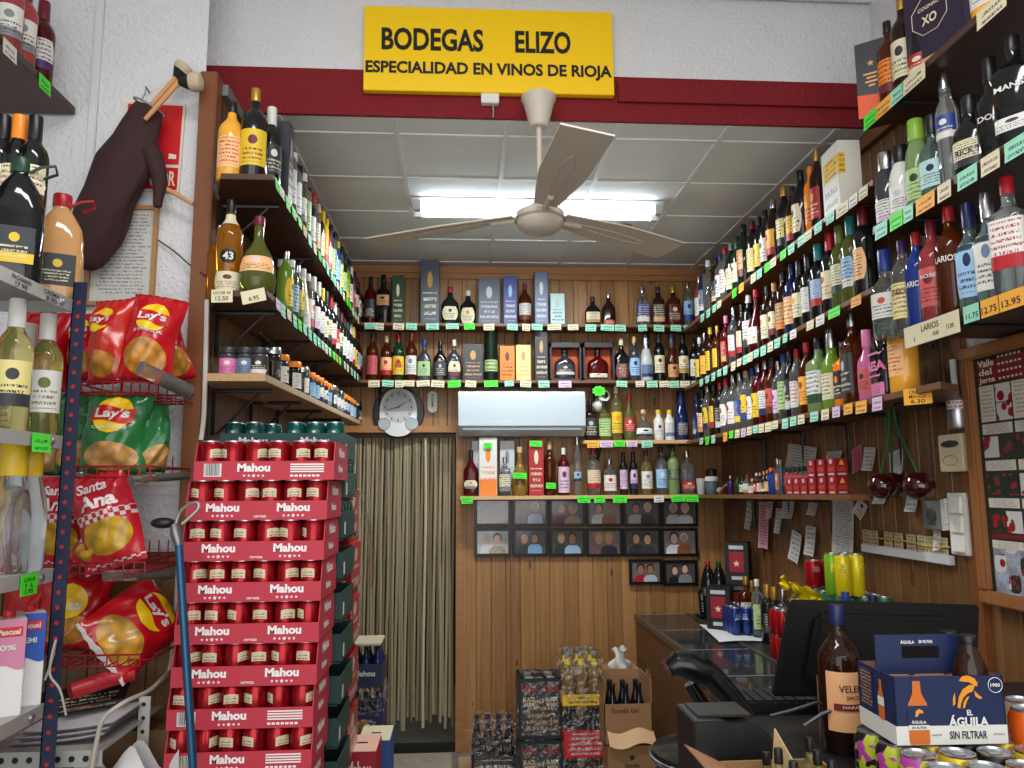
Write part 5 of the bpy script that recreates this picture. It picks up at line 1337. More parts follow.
for k in range(n_l):
    z = k*TH; up = n_l-k
    jx, jy = (random.uniform(-.006, .006), random.uniform(-.004, .004)) if k else (0, 0)
    cx, cy = SX0+TW/2+jx*.5+(.012 if up == 1 else 0)-.0045*(up-1), SY0+TD/2+jy
    t = thing('beer_tray', 'red cardboard beer tray with white lettering, %s from top of the front stack' % ordn(up), 'tray', (cx, cy, z), group='red beer trays in the front stack')
    m = TM[styles[k] if up != 1 else 'bar']
    ob('tray', m[0], M_redcard, t); ob('lettering', m[1], mat((240, 232, 232), .5), t)
    if m[2]: ob('barcode', m[2], [mat('white', .5), mat('black', .5)], t)
    if up <= 9:
        for c in range(6):
            can('red beer can, %s from left in the %s red tray from top' % (ORD[c], ordn(up)), 'red cans in the front row of the red trays', (cx-TW/2+.036+c*.066, cy-TD/2+.037, z+.0035), random.uniform(-1.2, 1.2), M_redcan, L_can)
        for c in range(1, 4):
            if up > 1 and c > 1: continue
            can('red beer can in the right column, %s from front, %s red tray from top' % (ORD[c], ordn(up)), 'red cans behind the front row of the red trays', (cx+TW/2-.036, cy-TD/2+.037+c*.0655, z+.0035), random.uniform(-2, 2), M_redcan, L_can)
        if up == 1:
            for c in range(5): can('red beer can in second row, %s from left, top red tray' % ORD[c], 'red cans behind the front row of the red trays', (cx-TW/2+.036+c*.066, cy-TD/2+.1025, z+.0035), 0, M_redcan, L_can)
# green trays behind
gb = B(); w, d = TW/2, TD/2
gm = B().box(-w, w, -d, d, 0, .003).box(-w, w, -d, -d+.003, .003, .084).box(-w, w, d-.003, d, .003, .084).box(-w, -w+.003, -d+.003, d-.003, .003, .084).box(w-.003, w, -d+.003, d-.003, .003, .084).mesh(smooth=0); gl_ = B()

for cx in (-w*.48, w*.52): text(gl_, 'Mahou', .094, .026, flat(cx, -d-.0012, .058), .045)
gl_.quad([(w+.0012, -d+.02, .01), (w+.0012, -d+.05, .01), (w+.0012, -d+.05, .05), (w+.0012, -d+.02, .05)])
gl_ = gl_.mesh(smooth=0)
L_gcan = prt((30, 96, 88), 'cream', 'cream', 4, 1, 0, .5, .25, 5)
gx = onY(221, 440, 2.585)[0]+TW/2
for k in range(14):
    z = k*.1292; up = 14-k
    t = thing('beer_tray', 'dark green cardboard beer tray, %s from top of the stack behind the red trays' % ordn(up), 'tray', (gx+random.uniform(-.004, .004), 2.585+TD/2+.004, z), group='green beer trays in the rear stack')
    ob('tray', gm, M_greencard, t); ob('lettering', gl_, mat((216, 222, 220), .5), t)
    ob('tray_lid_flap', B().box(-w+.004, w-.004, -d+.004, d-.004, .1205, .1255), M_greencard, t, smooth=0) if up > 1 else None
    if up == 1:
        for c, xx in enumerate((.036, .098, .165, .235, .30, .365)):
            if c == 2: continue
            can('dark green beer can, %s from left in the top green tray' % ORD[c], 'green cans in the top green tray', (t.location.x-w+xx, 2.585+.037+.004, z+.0035), 0, M_greencan, L_gcan, H=.119)
        for c in range(4): can('dark green beer can in second row, %s from left, top green tray' % ORD[c], 'green cans in the top green tray', (t.location.x-w+.05+c*.09, 2.585+.11, z+.0035), 0, M_greencan, L_gcan, H=.119)
    else:
        for c in range(4):
            can('dark green beer can at right side, %s from front, %s green tray from top' % (ORD[c], ordn(up)), 'green cans at the right side of the green trays', (t.location.x+w-.037, 2.585+.037+.004+c*.0655, z+.0035), 0, M_greencan, L_gcan) if up <= 3 else None
# film-wrapped red packs beyond the green trays
M_wrapred = prt((200, 30, 44), 'white', 'white', 3, 1, 0, .5, .3, 2)
for k in range(8):
    z = k*.2; w_, d_ = .41, .27
    t = thing('beer_multipack', 'film-wrapped red and white beer pack, %s from top, beyond the green trays' % ORD[7-k], 'multipack', (gx-.022+random.uniform(-.008, .008), 2.875+d_/2, z), group='film-wrapped red packs beyond the green trays')
    ob('cartons', B().box(-w_/2, w_/2, -d_/2, d_/2, 0, .192), M_wrapred, t, bevel=.012)
    ob('plastic_wrap', B().box(-w_/2-.004, w_/2+.004, -d_/2-.004, d_/2+.004, .001, .196), film, t, bevel=.016)
tag(ob('plastic_film_tail', B().grid(lambda u, v: (gx+.20+.045*v*(1-v)*2+.05*(1-v)+.01*math.sin(u*9+v*7), 2.9+.12*u+.012*math.sin(v*11+u*4), 1.58-.36*(1-v)), 8, 14), film, smooth=80), 'loose tail of clear plastic film hanging from the wrapped packs', 'plastic film')
# blue and red cartons on the floor beyond
def carton(label, px, Y, z, w, d, h, body, topc=None, lettering=None, pan=None, rz=0, cat='box', name='beer_carton'):
    x = onY(px, 600, Y)[0]
    t = thing(name, label, cat, (x, Y+d/2, z), rz)
    ob('carton_body', B().box(-w/2, w/2, -d/2, d/2, 0, h), mat(body, .5), t, bevel=.003, smooth=0)
    if topc: ob('carton_top', B().box(-w/2+.002, w/2-.002, -d/2+.002, d/2-.002, h, h+.002).box(-.02, .02, -.008, .008, h+.002, h+.0024, 1), [mat(topc, .5), mat('black', .6)], t, smooth=0)
    if pan: ob('printed_front', B().quad([(-w/2+.004, -d/2-.001, .004), (w/2-.004, -d/2-.001, .004), (w/2-.004, -d/2-.001, h-.004), (-w/2+.004, -d/2-.001, h-.004)]), pan, t, smooth=0)
    if lettering:
        b = B()
        for s, tw, th, cx, cz in lettering: text(b, s, w*tw, h*th, flat(cx*w, -d/2-.002, cz*h), .03)
        ob('lettering', b, mat('white', .5), t, smooth=0)
    return t
NV = (34, 46, 74)
def sixpack(label, px, Y, z, w, d, h, ncol, glassc, capc, sleeve, sleeve_h, group=None, wrap_=True, lettering=None, pan=None, nb=2):
    x = onY(px, 700, Y)[0]
    t = thing('bottle_multipack', label, 'multipack', (x, Y+d/2, z), group=group)
    r = min(w/ncol, d/nb)/2*.97; bm, cm = bottle_meshes('beer', h-.006, r)
    for j in range(nb):
        for i in range(ncol):
            p = (-w/2+w/ncol*(i+.5), -d/2+d/nb*(j+.5), .003)
            bo = ob('bottle', bm, glass(glassc), t, loc=p); ob('bottle_cap', cm, capmat(capc), bo)
    ob('sleeve', B().box(-w/2, w/2, -d/2, d/2, 0, .003).box(-w/2, w/2, -d/2-.001, -d/2+.001, .003, sleeve_h).box(-w/2, w/2, d/2-.001, d/2+.001, .003, sleeve_h).box(-w/2-.001, -w/2+.001, -d/2, d/2, .003, sleeve_h).box(w/2-.001, w/2+.001, -d/2, d/2, .003, sleeve_h), mat(sleeve, .45), t, smooth=0)
    if pan: ob('printed_sleeve', B().quad([(-w/2+.003, -d/2-.002, .004), (w/2-.003, -d/2-.002, .004), (w/2-.003, -d/2-.002, sleeve_h-.003), (-w/2+.003, -d/2-.002, sleeve_h-.003)]), pan, t, smooth=0)
    if lettering:
        groups = {}
        for s, tw, th, cx, cz, c in lettering: groups.setdefault(c, B()); text(groups[c], s, w*tw, h*th, flat(cx*w, -d/2-.0035, cz*h), .03)
        for c, b in groups.items(): ob('lettering', b, mat(c, .5), t, smooth=0)
    if wrap_:
        ob('plastic_wrap', B().box(-w/2-.006, w/2+.006, -d/2-.006, d/2+.006, .001, h+.004), film, t, bevel=.02)
    return t
sixpack('navy beer pack with pale top, standing on blue packs left of the doorway', 364, 3.95, .62, .17, .22, .19, 3, 'navy', 'navy', (40, 54, 86), .11, wrap_=False, lettering=[('Mahou', .6, .14, .0, .35, 'white')])
carton('pale cardboard lid resting on the navy beer pack', 364, 3.95, .815, .17, .22, .012, (188, 176, 150), name='cardboard_sheet')
for k, (z, n) in enumerate(((0, 'lowest'), (.31, 'middle'))):
    sixpack('dark blue film-wrapped beer pack, %s of the blue packs beside the doorway' % n, 364, 3.95, z, .18, .24, .30, 3, 'navy', 'gold', (36, 52, 96), .2, pan=prt((44, 60, 104), 'white', 'tagorange', 3, 1, 0, .5))
sixpack('film-wrapped red and white pack in front of the blue packs', 357, 3.66, .25, .12, .2, .24, 2, 'darkred', 'white', (190, 60, 70), .2, pan=prt((196, 50, 62), 'white', 'white', 4, 1))
carton('plain red beer carton under the wrapped red and white pack', 357, 3.66, 0, .14, .24, .245, (150, 30, 44))
hb_ = onY(377, 741, 3.28)[2]
carton('blue and white beer carton with pale top, beside the red carton', 376, 3.28, hb_-.13, .13, .2, .13, (50, 84, 150), (206, 196, 160))
carton('plain blue carton under the pale-topped blue carton', 376, 3.28, 0, .13, .2, hb_-.131, (44, 70, 128))
hr_ = onY(363, 752, 3.02)[2]
carton('red beer carton with pale pink top and white lettering on the floor', 362, 3.02, 0, .125, .2, hr_, (158, 24, 40), (214, 170, 150), lettering=[('Mahou', .7, .10, 0, .90)])

# packs along the rear wall
tag(ob('cardboard_sheet', B().box(onY(458, 750, 4.3)[0], onY(516, 750, 4.3)[0], 4.2, 4.75, .001, .03), mat((170, 140, 104), .7), bevel=.003), 'flat beige cardboard piece on the floor under the leftmost black pack', 'cardboard')
sixpack('film-wrapped pack of dark bottles, leftmost and lowest by the rear wall', 494, 4.36, .031, .24, .2, .30, 4, 'black', 'navy', (24, 24, 34), .13, pan=prt((26, 26, 36), 'white', 'white', 3, 0, 0, .8))
for k in range(2):
    sixpack('film-wrapped black 1906 beer pack, %s of the two stacked by rear wall' % ('lower', 'upper')[k], 540.5, 4.12, .305*k, .225, .2, .30, 2, 'black', 'grey', (32, 34, 40), .3, group='stacked 1906 beer packs',
            pan=prt((34, 36, 42), 'tan', 'tan', 9, 0, 0, .7), lettering=[('1906', .36, .11, -.26, .83, 'red'), ('1906', .36, .11, .26, .83, 'red'), ('BLACK', .28, .07, -.26, .66, 'cream'), ('BLACK', .28, .07, .26, .66, 'cream'), ('BEER', .24, .05, -.26, .57, 'cream'), ('BEER', .24, .05, .26, .57, 'cream')])
for k in range(2):
    sixpack('film-wrapped red and black beer pack, %s of two under the yellow pack' % ('lower', 'upper')[k], 584.5, 4.02, .245*k, .21, .2, .24, 2, 'black', 'black', (206, 28, 44), .13, group='red and black beer packs', pan=prt((214, 32, 50), 'white', 'white', 5, 0, 0, .9))
sixpack('film-wrapped six pack of bottles with yellow collars, on the red packs', 583, 4.02, .492, .205, .2, .255, 3, 'gold', 'grey', (240, 190, 40), .055, pan=prt((244, 196, 44), 'charcoal', 'charcoal', 2, 1, 0, .4))
yp = find('bottles with yellow collars')
for ch in [c for c in yp.children if c.name.startswith('bottle')]:
    ob('collar', B().lathe([(.030, .12), (.026, .15), (.016, .2), (.014, .215)], 14, cap=False), mat((238, 206, 40), .4), ch)
CB = (158, 120, 82)
t = carton('brown cardboard beer carton with round printed mark, lower of two by counter', 628, 3.88, 0, .235, .25, .34, CB)
b = B(); text(b, 'Estrella', .07, .02, flat(0, -.1272, .25), .02); text(b, 'Galicia', .065, .018, flat(0, -.1272, .225), .02); b2 = [(.012*math.cos(a), .285+.012*math.sin(a)) for a in [i*PI/8 for i in range(16)]]
poly2(b, b2, flat(0, -.1272, 0)); ob('lettering', b, mat((58, 42, 30), .6), t, smooth=0)
t = thing('open_carton', 'torn open brown carton of red-labelled dark bottles, upper of two', 'box', (onY(628, 700, 3.88)[0], 3.88+.125, .342))
mC = mat(CB, .7)
w, d, h = .235, .25, .30
ob('carton_walls', B().box(-w/2, w/2, -d/2, d/2, 0, .004).box(-w/2, w/2, -d/2, -d/2+.004, 0, .19).box(-w/2, -w/2+.004, -d/2, d/2, 0, h).box(w/2-.004, w/2, -d/2, d/2, 0, h).box(-w/2, w/2, d/2-.004, d/2, 0, h), mC, t, smooth=0)
ob('torn_flap', B().grid(lambda u, v: (-w/2+.01+u*(w-.0)*.98, -d/2-.004-.07*v-.01*math.sin(u*5), .02+.05*(1-v)-.012*math.sin(u*7)), 8, 4), mat((186, 150, 110), .7), t, smooth=60)
ob('side_flap', B().grid(lambda u, v: (w/2-.002+.012*math.sin(v*4)-.03*v*v, -d/2+.02+.10*u*(1-v*.4), h+.11*v), 3, 6), mC, t, smooth=60)
ob('side_flap', B().grid(lambda u, v: (-w/2+.002-.012*math.sin(v*3), -d/2+.02+.14*u*(1-v*.3), h-.01+.05*v), 3, 4), mC, t, smooth=60)
ob('lettering', text(B(), 'Estrella Gal', .13, .022, flat(-.015, -d/2-.0012, .16), .015), mat((58, 42, 30), .6), t, smooth=0)
for i in range(3):
    for j in range(2):
        bottle('beer_bottle', 'dark beer bottle with red label, %s from left in %s row of the torn carton' % (ORD[i], ('front', 'back')[j]), 'beer bottles in the torn carton', (t.location.x-.066+i*.066, 3.88+.05+j*.08, .347), 0, 'beer', .27, .03, 'black', 'black', 'red/white/.3/.56', i)
q = onY(620, 664, 4.25)
tag(ob('crumpled_bag', B().grid(lambda u, v: ((.05+.012*math.sin(v*9+u*25))*math.cos(u*2*PI)*(1-v*.5+.2*math.sin(v*8)), (.03+.01*math.sin(u*19+v*5))*math.sin(u*2*PI), .10*v+.012*math.sin(u*13)*v), 28, 8), mat((206, 204, 198), .5), loc=(q[0], 4.25, .62), smooth=50), 'crumpled white bag behind the torn brown carton', 'bag')
carton('plain brown carton standing behind the torn carton', 622, 4.2, 0, .2, .2, .61, (140, 106, 72))

# ------------------------------------------------------------------ glass-topped counter and what stands on it
ZK, XK, XKg = .79, 1.085, 1.43
KY0, KY1 = 2.25, 4.90
t = thing('display_counter', 'long low wooden counter with glass panes let into its top', 'counter', (XK, KY0, 0))
mk = wood('counter_wood', (84, 56, 34), (120, 82, 52), 1); mk2 = mat((46, 40, 36), .35)
L = KY1-KY0
ob('front_panel', B().box(0, .02, 0, L, 0, ZK-.03), mk, t, smooth=0)
ob('end_panel', B().box(.02, XR-XK-.006, L-.02, L, 0, ZK-.02).box(.02, XR-XK-.006, 0, .02, 0, ZK-.02), mk, t, smooth=0)
ob('well_floor', B().box(.02, XKg-XK, .02, L-.02, ZK-.16, ZK-.15), mat((58, 52, 48), .5), t, smooth=0)
ob('top_rim', B().box(-.01, .022, -.01, L, ZK-.03, ZK).box(XKg-XK-.02, XKg-XK, 0, L, ZK-.03, ZK+.004), mat((92, 84, 76), .3, .4), t, bevel=.002, smooth=0)
ob('rear_ledge', B().box(XKg-XK, XR-XK-.006, 0, L, ZK-.03, ZK), mk2, t, bevel=.002, smooth=0)
M_pane = mat((70, 72, 74), .06, trans=.55, ior=1.3, key='counterglass')
for i in range(5):
    y0, y1 = L*i/5+.004, L*(i+1)/5-.004
    ob('glass_pane', B().box(.024, XKg-XK-.022, y0, y1, ZK-.008, ZK-.002), M_pane, t, smooth=0)
    ob('pane_edge', B().box(.024, XKg-XK-.022, y1-.001, y1+.005, ZK-.008, ZK-.001), mat((150, 152, 150), .3), t, smooth=0)
    ob('inner_rail', B().box(.055, .085, y0+.02, y1-.02, ZK-.06, ZK-.03), mat((24, 23, 22), .4), t, smooth=0)
def on_ledge(px, X): return yline(X, ZK, px)
# cordless phone on its base
y = on_ledge(700, 1.50)
t = thing('cordless_phone', 'black cordless phone standing on its charging base at the counter end', 'phone', (1.47, 4.72, ZK), .15)
ob('charging_base', B().box(-.045, .045, -.04, .05, 0, .022), mat((20, 20, 22), .3), t, bevel=.006)
ob('handset', B().box(-.025, .025, -.014, .014, .0, .15), mat((22, 23, 26), .3), t, loc=(0, .01, .018), rot=(-.12, 0, 0), bevel=.008)
ob('display', B().box(-.018, .018, -.0165, -.0145, .085, .125), mat((120, 140, 150), .2), t, loc=(0, .008, .018), rot=(-.12, 0, 0))
b = B()
for i in range(4):
    for j in range(3): b.box(-.017+j*.013, -.009+j*.013, -.0165, -.0145, .018+i*.015, .027+i*.015)
ob('keypad', b, mat((150, 152, 156), .4), t, loc=(0, .008, .018), rot=(-.12, 0, 0))
for px, cap, n, X, yy in ((709, 'red', 'large cola bottle with red cap at the far end of the counter', 1.57, 4.74), (720, 'green', 'large cola bottle with green cap beside the red-capped one', 1.66, 4.70)):
    x = onY(px, 600, yy)[0]; bottle('soft_drink_bottle', n, None, (x, yy, ZK), 0, 'pet', .335, .05, 'black', cap, 'charcoal/red/.4/.55', 2)
mb = (26, 22, 22)
def capsule_box(label, px, Y, z, h=.235, rz=-.5):
    x = onY(px, 600, Y)[0]; w = .13
    t = thing('gift_box', label, 'box', (x, Y, z), rz)
    ob('carton', B().box(-w/2, w/2, -w/2, w/2, 0, h), mat(mb, .4), t, bevel=.003, smooth=0)
    ob('red_picture', B().box(-.04, .04, -w/2-.002, -w/2, h*.30, h*.78).prism(star(.0, h*.5, .02), -w/2-.003, -w/2-.002, 'xz', 1), [mat((150, 24, 40), .4), mat('cream', .4)], t, smooth=0)
    ob('lettering', B().box(-.04, .04, -w/2-.002, -w/2, h*.84, h*.93).box(-.03, .03, -w/2-.002, -w/2, h*.12, h*.2), mat('silver', .5), t, smooth=0)
    ob('bottle_picture', B().prism([(-.02, h*.1), (.02, h*.1), (.022, h*.5), (.01, h*.68), (.012, h*.9), (-.012, h*.9), (-.01, h*.68), (-.022, h*.5)], -.002, 0, 'xz'), mat((176, 140, 110), .5), t, loc=(-w/2, 0, 0), rot=(0, 0, -PI/2), smooth=0)
capsule_box('black gift box with red picture, lower front one on the counter', 720, 4.36, ZK)
capsule_box('black gift box standing behind the lower front gift box', 741, 4.52, ZK)
capsule_box('black gift box with red picture, stacked on top of the others', 740, 4.44, ZK+.236)
for px, H, kind, w, g, cap, lab, n, Y in ((747, .30, 'square', .075, 'amber', 'gold', 'white/grey', 'amber whisky bottle with white label and gold cap beside the gift boxes', 4.24),
      (758, .30, 'tall', .066, 'clear', 'white', 'palegreen/white', 'clear bottle with white cap behind the blue energy cans', 4.10),
      (753, .27, 'std', .07, 'honey', 'gold', 'tan/brown', 'honey-coloured bottle partly behind the blue energy cans', 4.3),
      (768, .29, 'wine', .074, 'black', 'gold', 'charcoal/gold', 'dark wine bottle with gold capsule, left of the gold-capped two', 3.96),
      (775, .285, 'wine', .074, 'black', 'gold', 'charcoal/gold', 'dark wine bottle with gold capsule, right of the gold-capped two', 3.9),
      (783.5, .28, 'wine', .074, 'smoke', 'silver', 'grey/white', 'bottle with silver capsule right of the gold-capped wines', 3.86)):
    bottle('wine_bottle' if kind == 'wine' else 'liquor_bottle', n, None, (onY(px, 610, Y)[0], Y, ZK), 0, kind, H, w/2, g, cap, lab, int(px))
# blue energy drink cans on white paper
y0 = 4.12
tag(ob('paper_sheet', B().grid(lambda u, v: (1.36+.30*u-.05*(1-v)*(1-u), 3.98+.50*v, ZK+.006+.004*math.sin(u*5+v*3)), 6, 6).grid(lambda u, v: (1.36+.30*(1-u)-.05*(1-v)*u, 3.98+.50*v, ZK+.004+.004*math.sin((1-u)*5+v*3)), 6, 6), mat((220, 222, 224), .5), smooth=60), 'white paper sheet lying under the blue energy cans', 'paper')
M_eb = mat((44, 62, 132), .25, .5); L_eb = prt((60, 80, 150), 'silver', 'silver', 3, 0, 1, .95, .25, 3)
k = 0
for j in range(4):
    for i in range(3):
        can('blue and silver energy drink can, %s from left in %s row' % (ORD[i], ('front', 'second', 'third', 'back')[j]), 'blue energy drink cans on white paper', (1.455+i*.062, 4.15+j*.06, ZK+.012), random.uniform(-.6, .6), M_eb, L_eb, H=.135, R=.0275)
# red cola cans, two wrapped layers
M_cola = mat((170, 16, 26), .22, .35)
L_cola = prt((180, 18, 28), 'cream', 'black', 4, 0, 1, .95, .25, 5)
for lay in range(2):
    for j in range(2):
        for i in range(2):
            can('red cola can, %s layer, %s %s' % (('lower', 'upper')[lay], ('front', 'rear')[j], ('left', 'right')[i]) + ' of the block behind the monitor', 'red cola cans behind the monitor', (1.455+i*.067, 3.52+j*.067, ZK+.001+lay*.1165), .2, M_cola, L_cola)
# trays of green cans against the wall, with packs on top
M_gc = mat((40, 120, 70), .25, .35); L_gc = prt((60, 140, 90), 'white', 'white', 3, 1, 0, .5, .25, 1)
TX0, TY0 = XKg+.012, 2.93
for lay in range(3):
    t = thing('can_tray', 'cardboard tray of green cans, %s of three stacked behind the monitor' % ('lowest', 'middle', 'top')[lay], 'tray', (TX0+.118, TY0+.2, ZK+.001+lay*.122), group='trays of green cans behind the monitor')
    ob('tray', B().box(-.118, .118, -.2, .2, 0, .003).box(-.118, .118, -.2, -.197, .003, .05).box(-.118, .118, .197, .2, .003, .05).box(-.118, -.115, -.2, .2, .003, .05).box(.115, .118, -.2, .2, .003, .05), mat((206, 212, 206), .6), t, smooth=0)
    for i in range(3):
        for j in range(6):
            if lay < 2 and not (i == 0 or j == 0): continue
            can('green drink can, %s from wall in row %s from front, %s tray' % (ORD[2-i], ORD[j], ('lowest', 'middle', 'top')[lay]), 'green cans in the trays behind the monitor', (TX0+.04+i*.075, TY0+.037+j*.0655, ZK+.0045+lay*.122), random.uniform(-1, 1), M_gc, L_gc, tab=lay == 2)
ZT = ZK+.001+2*.122+.1195
for i, (dx, dy, n) in enumerate(((0, 0, 'left front'), (.060, .012, 'right front'), (-.012, .062, 'left rear'), (.048, .074, 'right rear'))):
    can('tall yellow and green lemon drink can, %s of four on green cans' % n, 'tall lemon cans on top of the green cans', (TX0+.035+dx, TY0+.04+dy, ZT), (-.5, .5, 0, 0)[i], mat((222, 204, 30) if i in (0, 1) else (120, 180, 40), .25, .2), prt((232, 214, 40), 'green', 'lime', 4, 1, 0, .5, .3, i), H=.160, R=.0295)
for i, (dx, dy, n) in enumerate(((0, 0, 'left'), (.067, 0, 'right'))):
    can('red cola can, %s of two standing on the green cans' % n, 'red cola cans on top of the green cans', (TX0+.05+dx, TY0+.33+dy, ZT), 0, M_cola, L_cola, tab=True)
t = thing('yellow_bags', 'bright yellow bunch of plastic bags draped behind the monitor', 'bags', (onY(798, 590, 2.84)[0], 2.84, ZT-.01))
def ruff(u, v): return (-.06+.15*u+.006*math.sin(v*12+u*30), .016*math.sin(u*37+v*5)+.012*math.cos(v*9), .085-.075*u+.034*(v-.5)*(1+.5*math.sin(u*23))+.007*math.sin(u*31+v*7))
b = B().grid(ruff, 40, 8).grid(lambda u, v: tuple(c_+(0, .012, -.002)[k] for k, c_ in enumerate(ruff(1-u, v))), 40, 8)
ob('bags', b, mat((236, 214, 20), .5), t)
ob('hanging_bag', B().grid(lambda u, v: (-.03+.09*u, .01*math.sin(u*8), -.36+.38*v), 6, 6).grid(lambda u, v: (-.03+.09*(1-u), .012+.01*math.sin((1-u)*8), -.36+.38*v), 6, 6), mat((230, 208, 24), .5), t)
for px, cap, n in ((845, 'blue', 'clear water bottle with bright blue cap behind the monitor'), (872, 'navy', 'clear water bottle with dark blue cap behind the monitor')):
    bottle('water_bottle', n, None, (onY(px, 592, 2.62)[0], 2.62, ZK), 0, 'pet', onY(px, 592 if cap == 'blue' else 595, 2.62)[2]-ZK, .045, 'clear', cap, '-', 1)
for px, c in ((791, 'charcoal'), (797, 'purple')):
    can('dark %s can among bottles, left of the red cola pair' % ('purple' if c == 'purple' else 'grey'), None, (onY(px, 590, 3.72)[0], 3.72, ZK), 0, mat(c, .3, .3), None, H=.25, R=.025, name='tall_can')

# ------------------------------------------------------------------ till counter, monitor, scanner, printer
ZP = 1.02
pts = [(.42, .9), (XR-.03, .9), (XR-.03, 2.2), (.82, 2.2), (.42, 1.45)]
t = thing('till_counter', 'black till counter in the right foreground carrying the monitor', 'counter', (.42, .9, 0))
sh_ = lambda s: [(p[0]-.42, p[1]-.9) for p in pts]
ob('worktop', B().prism(sh_(0), ZP-.03, ZP, 'xy'), mat((22, 22, 23), .35), t, bevel=.003, smooth=0)
ob('carcass', B().prism([(p[0]-.42+(.03 if p[0] < 1 else 0), p[1]-.9-(.04 if p[1] > 2 else 0)) for p in pts], .0, ZP-.03, 'xy'), mk, t, smooth=0)
MY = 1.86
def m_(px, py, Y=MY): q = onY(px, py, Y); return q
tl, tr_, brr, bll = m_(791, 600), m_(981, 605), m_(978, 697), m_(773, 697)
t = thing('monitor', 'black computer monitor seen from behind on the till counter', 'monitor', ((bll[0]+brr[0])/2, MY, ZP))
mx_ = (bll[0]+brr[0])/2; P = lambda q: (q[0]-mx_, q[2]-ZP)
ob('rear_housing', B().prism([P(bll), P(brr), P(tr_), P(tl)], 0, .02, 'xz'), mat((16, 16, 17), .35), t, bevel=.006, smooth=0)
c = ((P(bll)[0]+P(brr)[0])/2, (P(bll)[1]+P(tl)[1])/2)
ins = lambda q, k=.72: (c[0]+(P(q)[0]-c[0])*k, c[1]+(P(q)[1]-c[1])*k)
ob('rear_bulge', B().prism([ins(bll), ins(brr), ins(tr_), ins(tl)], -.025, .0, 'xz'), mat((16, 16, 17), .35), t, bevel=.012, smooth=0)
ob('screen', B().prism([ins(bll, .95), ins(brr, .95), ins(tr_, .95), ins(tl, .95)], .02, .022, 'xz'), mat((30, 36, 48), .1), t, smooth=0)
b = B(); z = P(tl)[1]-.022
for i in range(14): b.box(P(tl)[0]+.05+i*.0075, P(tl)[0]+.054+i*.0075, -.0015, 0, z-.008, z)
b.box(P(tl)[0]+.20, P(tr_)[0]-.06, -.0015, 0, z-.006, z-.002)
ob('vent_slots', b, mat((4, 4, 4), .6), t, smooth=0)
ob('stand', B().box(-.04, .04, -.045, -.026, 0, .12).box(-.11, .11, -.10, .06, 0, .012), mat((18, 18, 19), .35), t, bevel=.004)
# keyboard
kx, ky = onZ(788, 702, ZP+.02)[:2]
t = thing('keyboard', 'black keyboard lying between the monitor and the printer', 'keyboard', (kx+.02, 2.02, ZP), -.06)
ob('base', B().box(-.19, .19, -.065, .065, 0, .022), mat((24, 24, 25), .35), t, bevel=.004, smooth=0)
for rr_ in range(5):
    n = 14
    for i in range(n):
        ob('key', B().box(-.011, .011, -.009, .009, 0, .008), mat((34, 34, 36), .4), t, loc=(-.175+i*.0268, -.045+rr_*.022, .022), smooth=0) if (rr_*n+i) < 99 else None
q = [onY(px, py, yy) for px, py, yy in ((816, 716, 1.62), (790, 706, 1.75), (772, 712, 1.8), (764, 724, 1.62))]
tag(ob('cable', B().tube([(a, b_, max(c_, ZP+.006)) for a, b_, c_ in [onY(838, 700, 1.75), onY(815, 703, 1.75), onY(790, 711, 1.75), onY(770, 716, 1.75)]], .004, 6), mat((60, 60, 62), .4)), 'grey cable looping beside the keyboard', 'cable')
tag(ob('cable', B().tube([(a, b_, max(c_, ZP+.006)) for a, b_, c_ in [onY(838, 708, 1.66), onY(822, 714, 1.66), onY(804, 726, 1.66)]], .004, 6), mat((66, 66, 68), .4)), 'shorter grey cable crossing in front of the monitor stand', 'cable')
# receipt printer
PY = 1.34
pl, pr, pt = onY(695, 745, PY), onY(781, 745, PY), onY(720, 721, PY)
w = pr[0]-pl[0]; h = pt[2]-ZP
t = thing('receipt_printer', 'black receipt printer with rounded top at the edge of the till counter', 'printer', (pl[0], PY, ZP))
pr_ = [(w*.5, 0), (w*.5, h-.03)]+[(w*.5-.03*(1-math.cos(a)), h-.03+.03*math.sin(a)) for a in (PI/8, PI/4, 3*PI/8, PI/2)]+[(0, h), (0, 0)]
ob('printer_body', B().prism(pr_, 0, .11, 'xz'), mat((13, 13, 14), .45), t, bevel=.002, smooth=40)
pc = [(w, 0), (w, h-.06)]+[(w-.06*(1-math.cos(a)), h-.066+.06*math.sin(a)) for a in (PI/8, PI/4, 3*PI/8, PI/2)]+[(.01, h-.006), (.01, 0)]
ob('paper_cover', B().prism(pc, .006, .11, 'xz'), mat((24, 24, 25), .38), t, bevel=.002, smooth=40)
ob('top_cover', B().box(.012, w*.72, .02, .1, h, h+.004), mat((26, 26, 27), .35), t, bevel=.001)
# barcode scanner on its stand
SYy = 1.62
def sp(px, py, Y=SYy): return Vector(onY(px, py, Y))
o0 = sp(735, 712); o0 = Vector((o0.x, SYy, ZP))
M_sc = mat((14, 15, 17), .22)
t = thing('barcode_scanner', 'black handheld barcode scanner leaning over the counter edge', 'scanner', tuple(o0))
lp = lambda px, py: sp(px, py)-o0
ob('scanner_head', B().tube([lp(667, 669), lp(676, 664), lp(690, 666), lp(704, 671), lp(712, 675)], [.014, .026, .030, .027, .022], 16), M_sc, t)
ob('scan_window', B().tube([lp(665.5, 670), lp(668, 668.6)], [.017, .020], 14), mat((70, 40, 42), .12), t)
ob('handle', B().tube([lp(702, 668), lp(714, 678), lp(728, 693), lp(740, 708), lp(746, 716)], [.024, .024, .022, .021, .020], 14), M_sc, t)
ob('trigger', B().tube([lp(699, 680), lp(707, 688)], .008, 8), mat((40, 42, 46), .3), t)
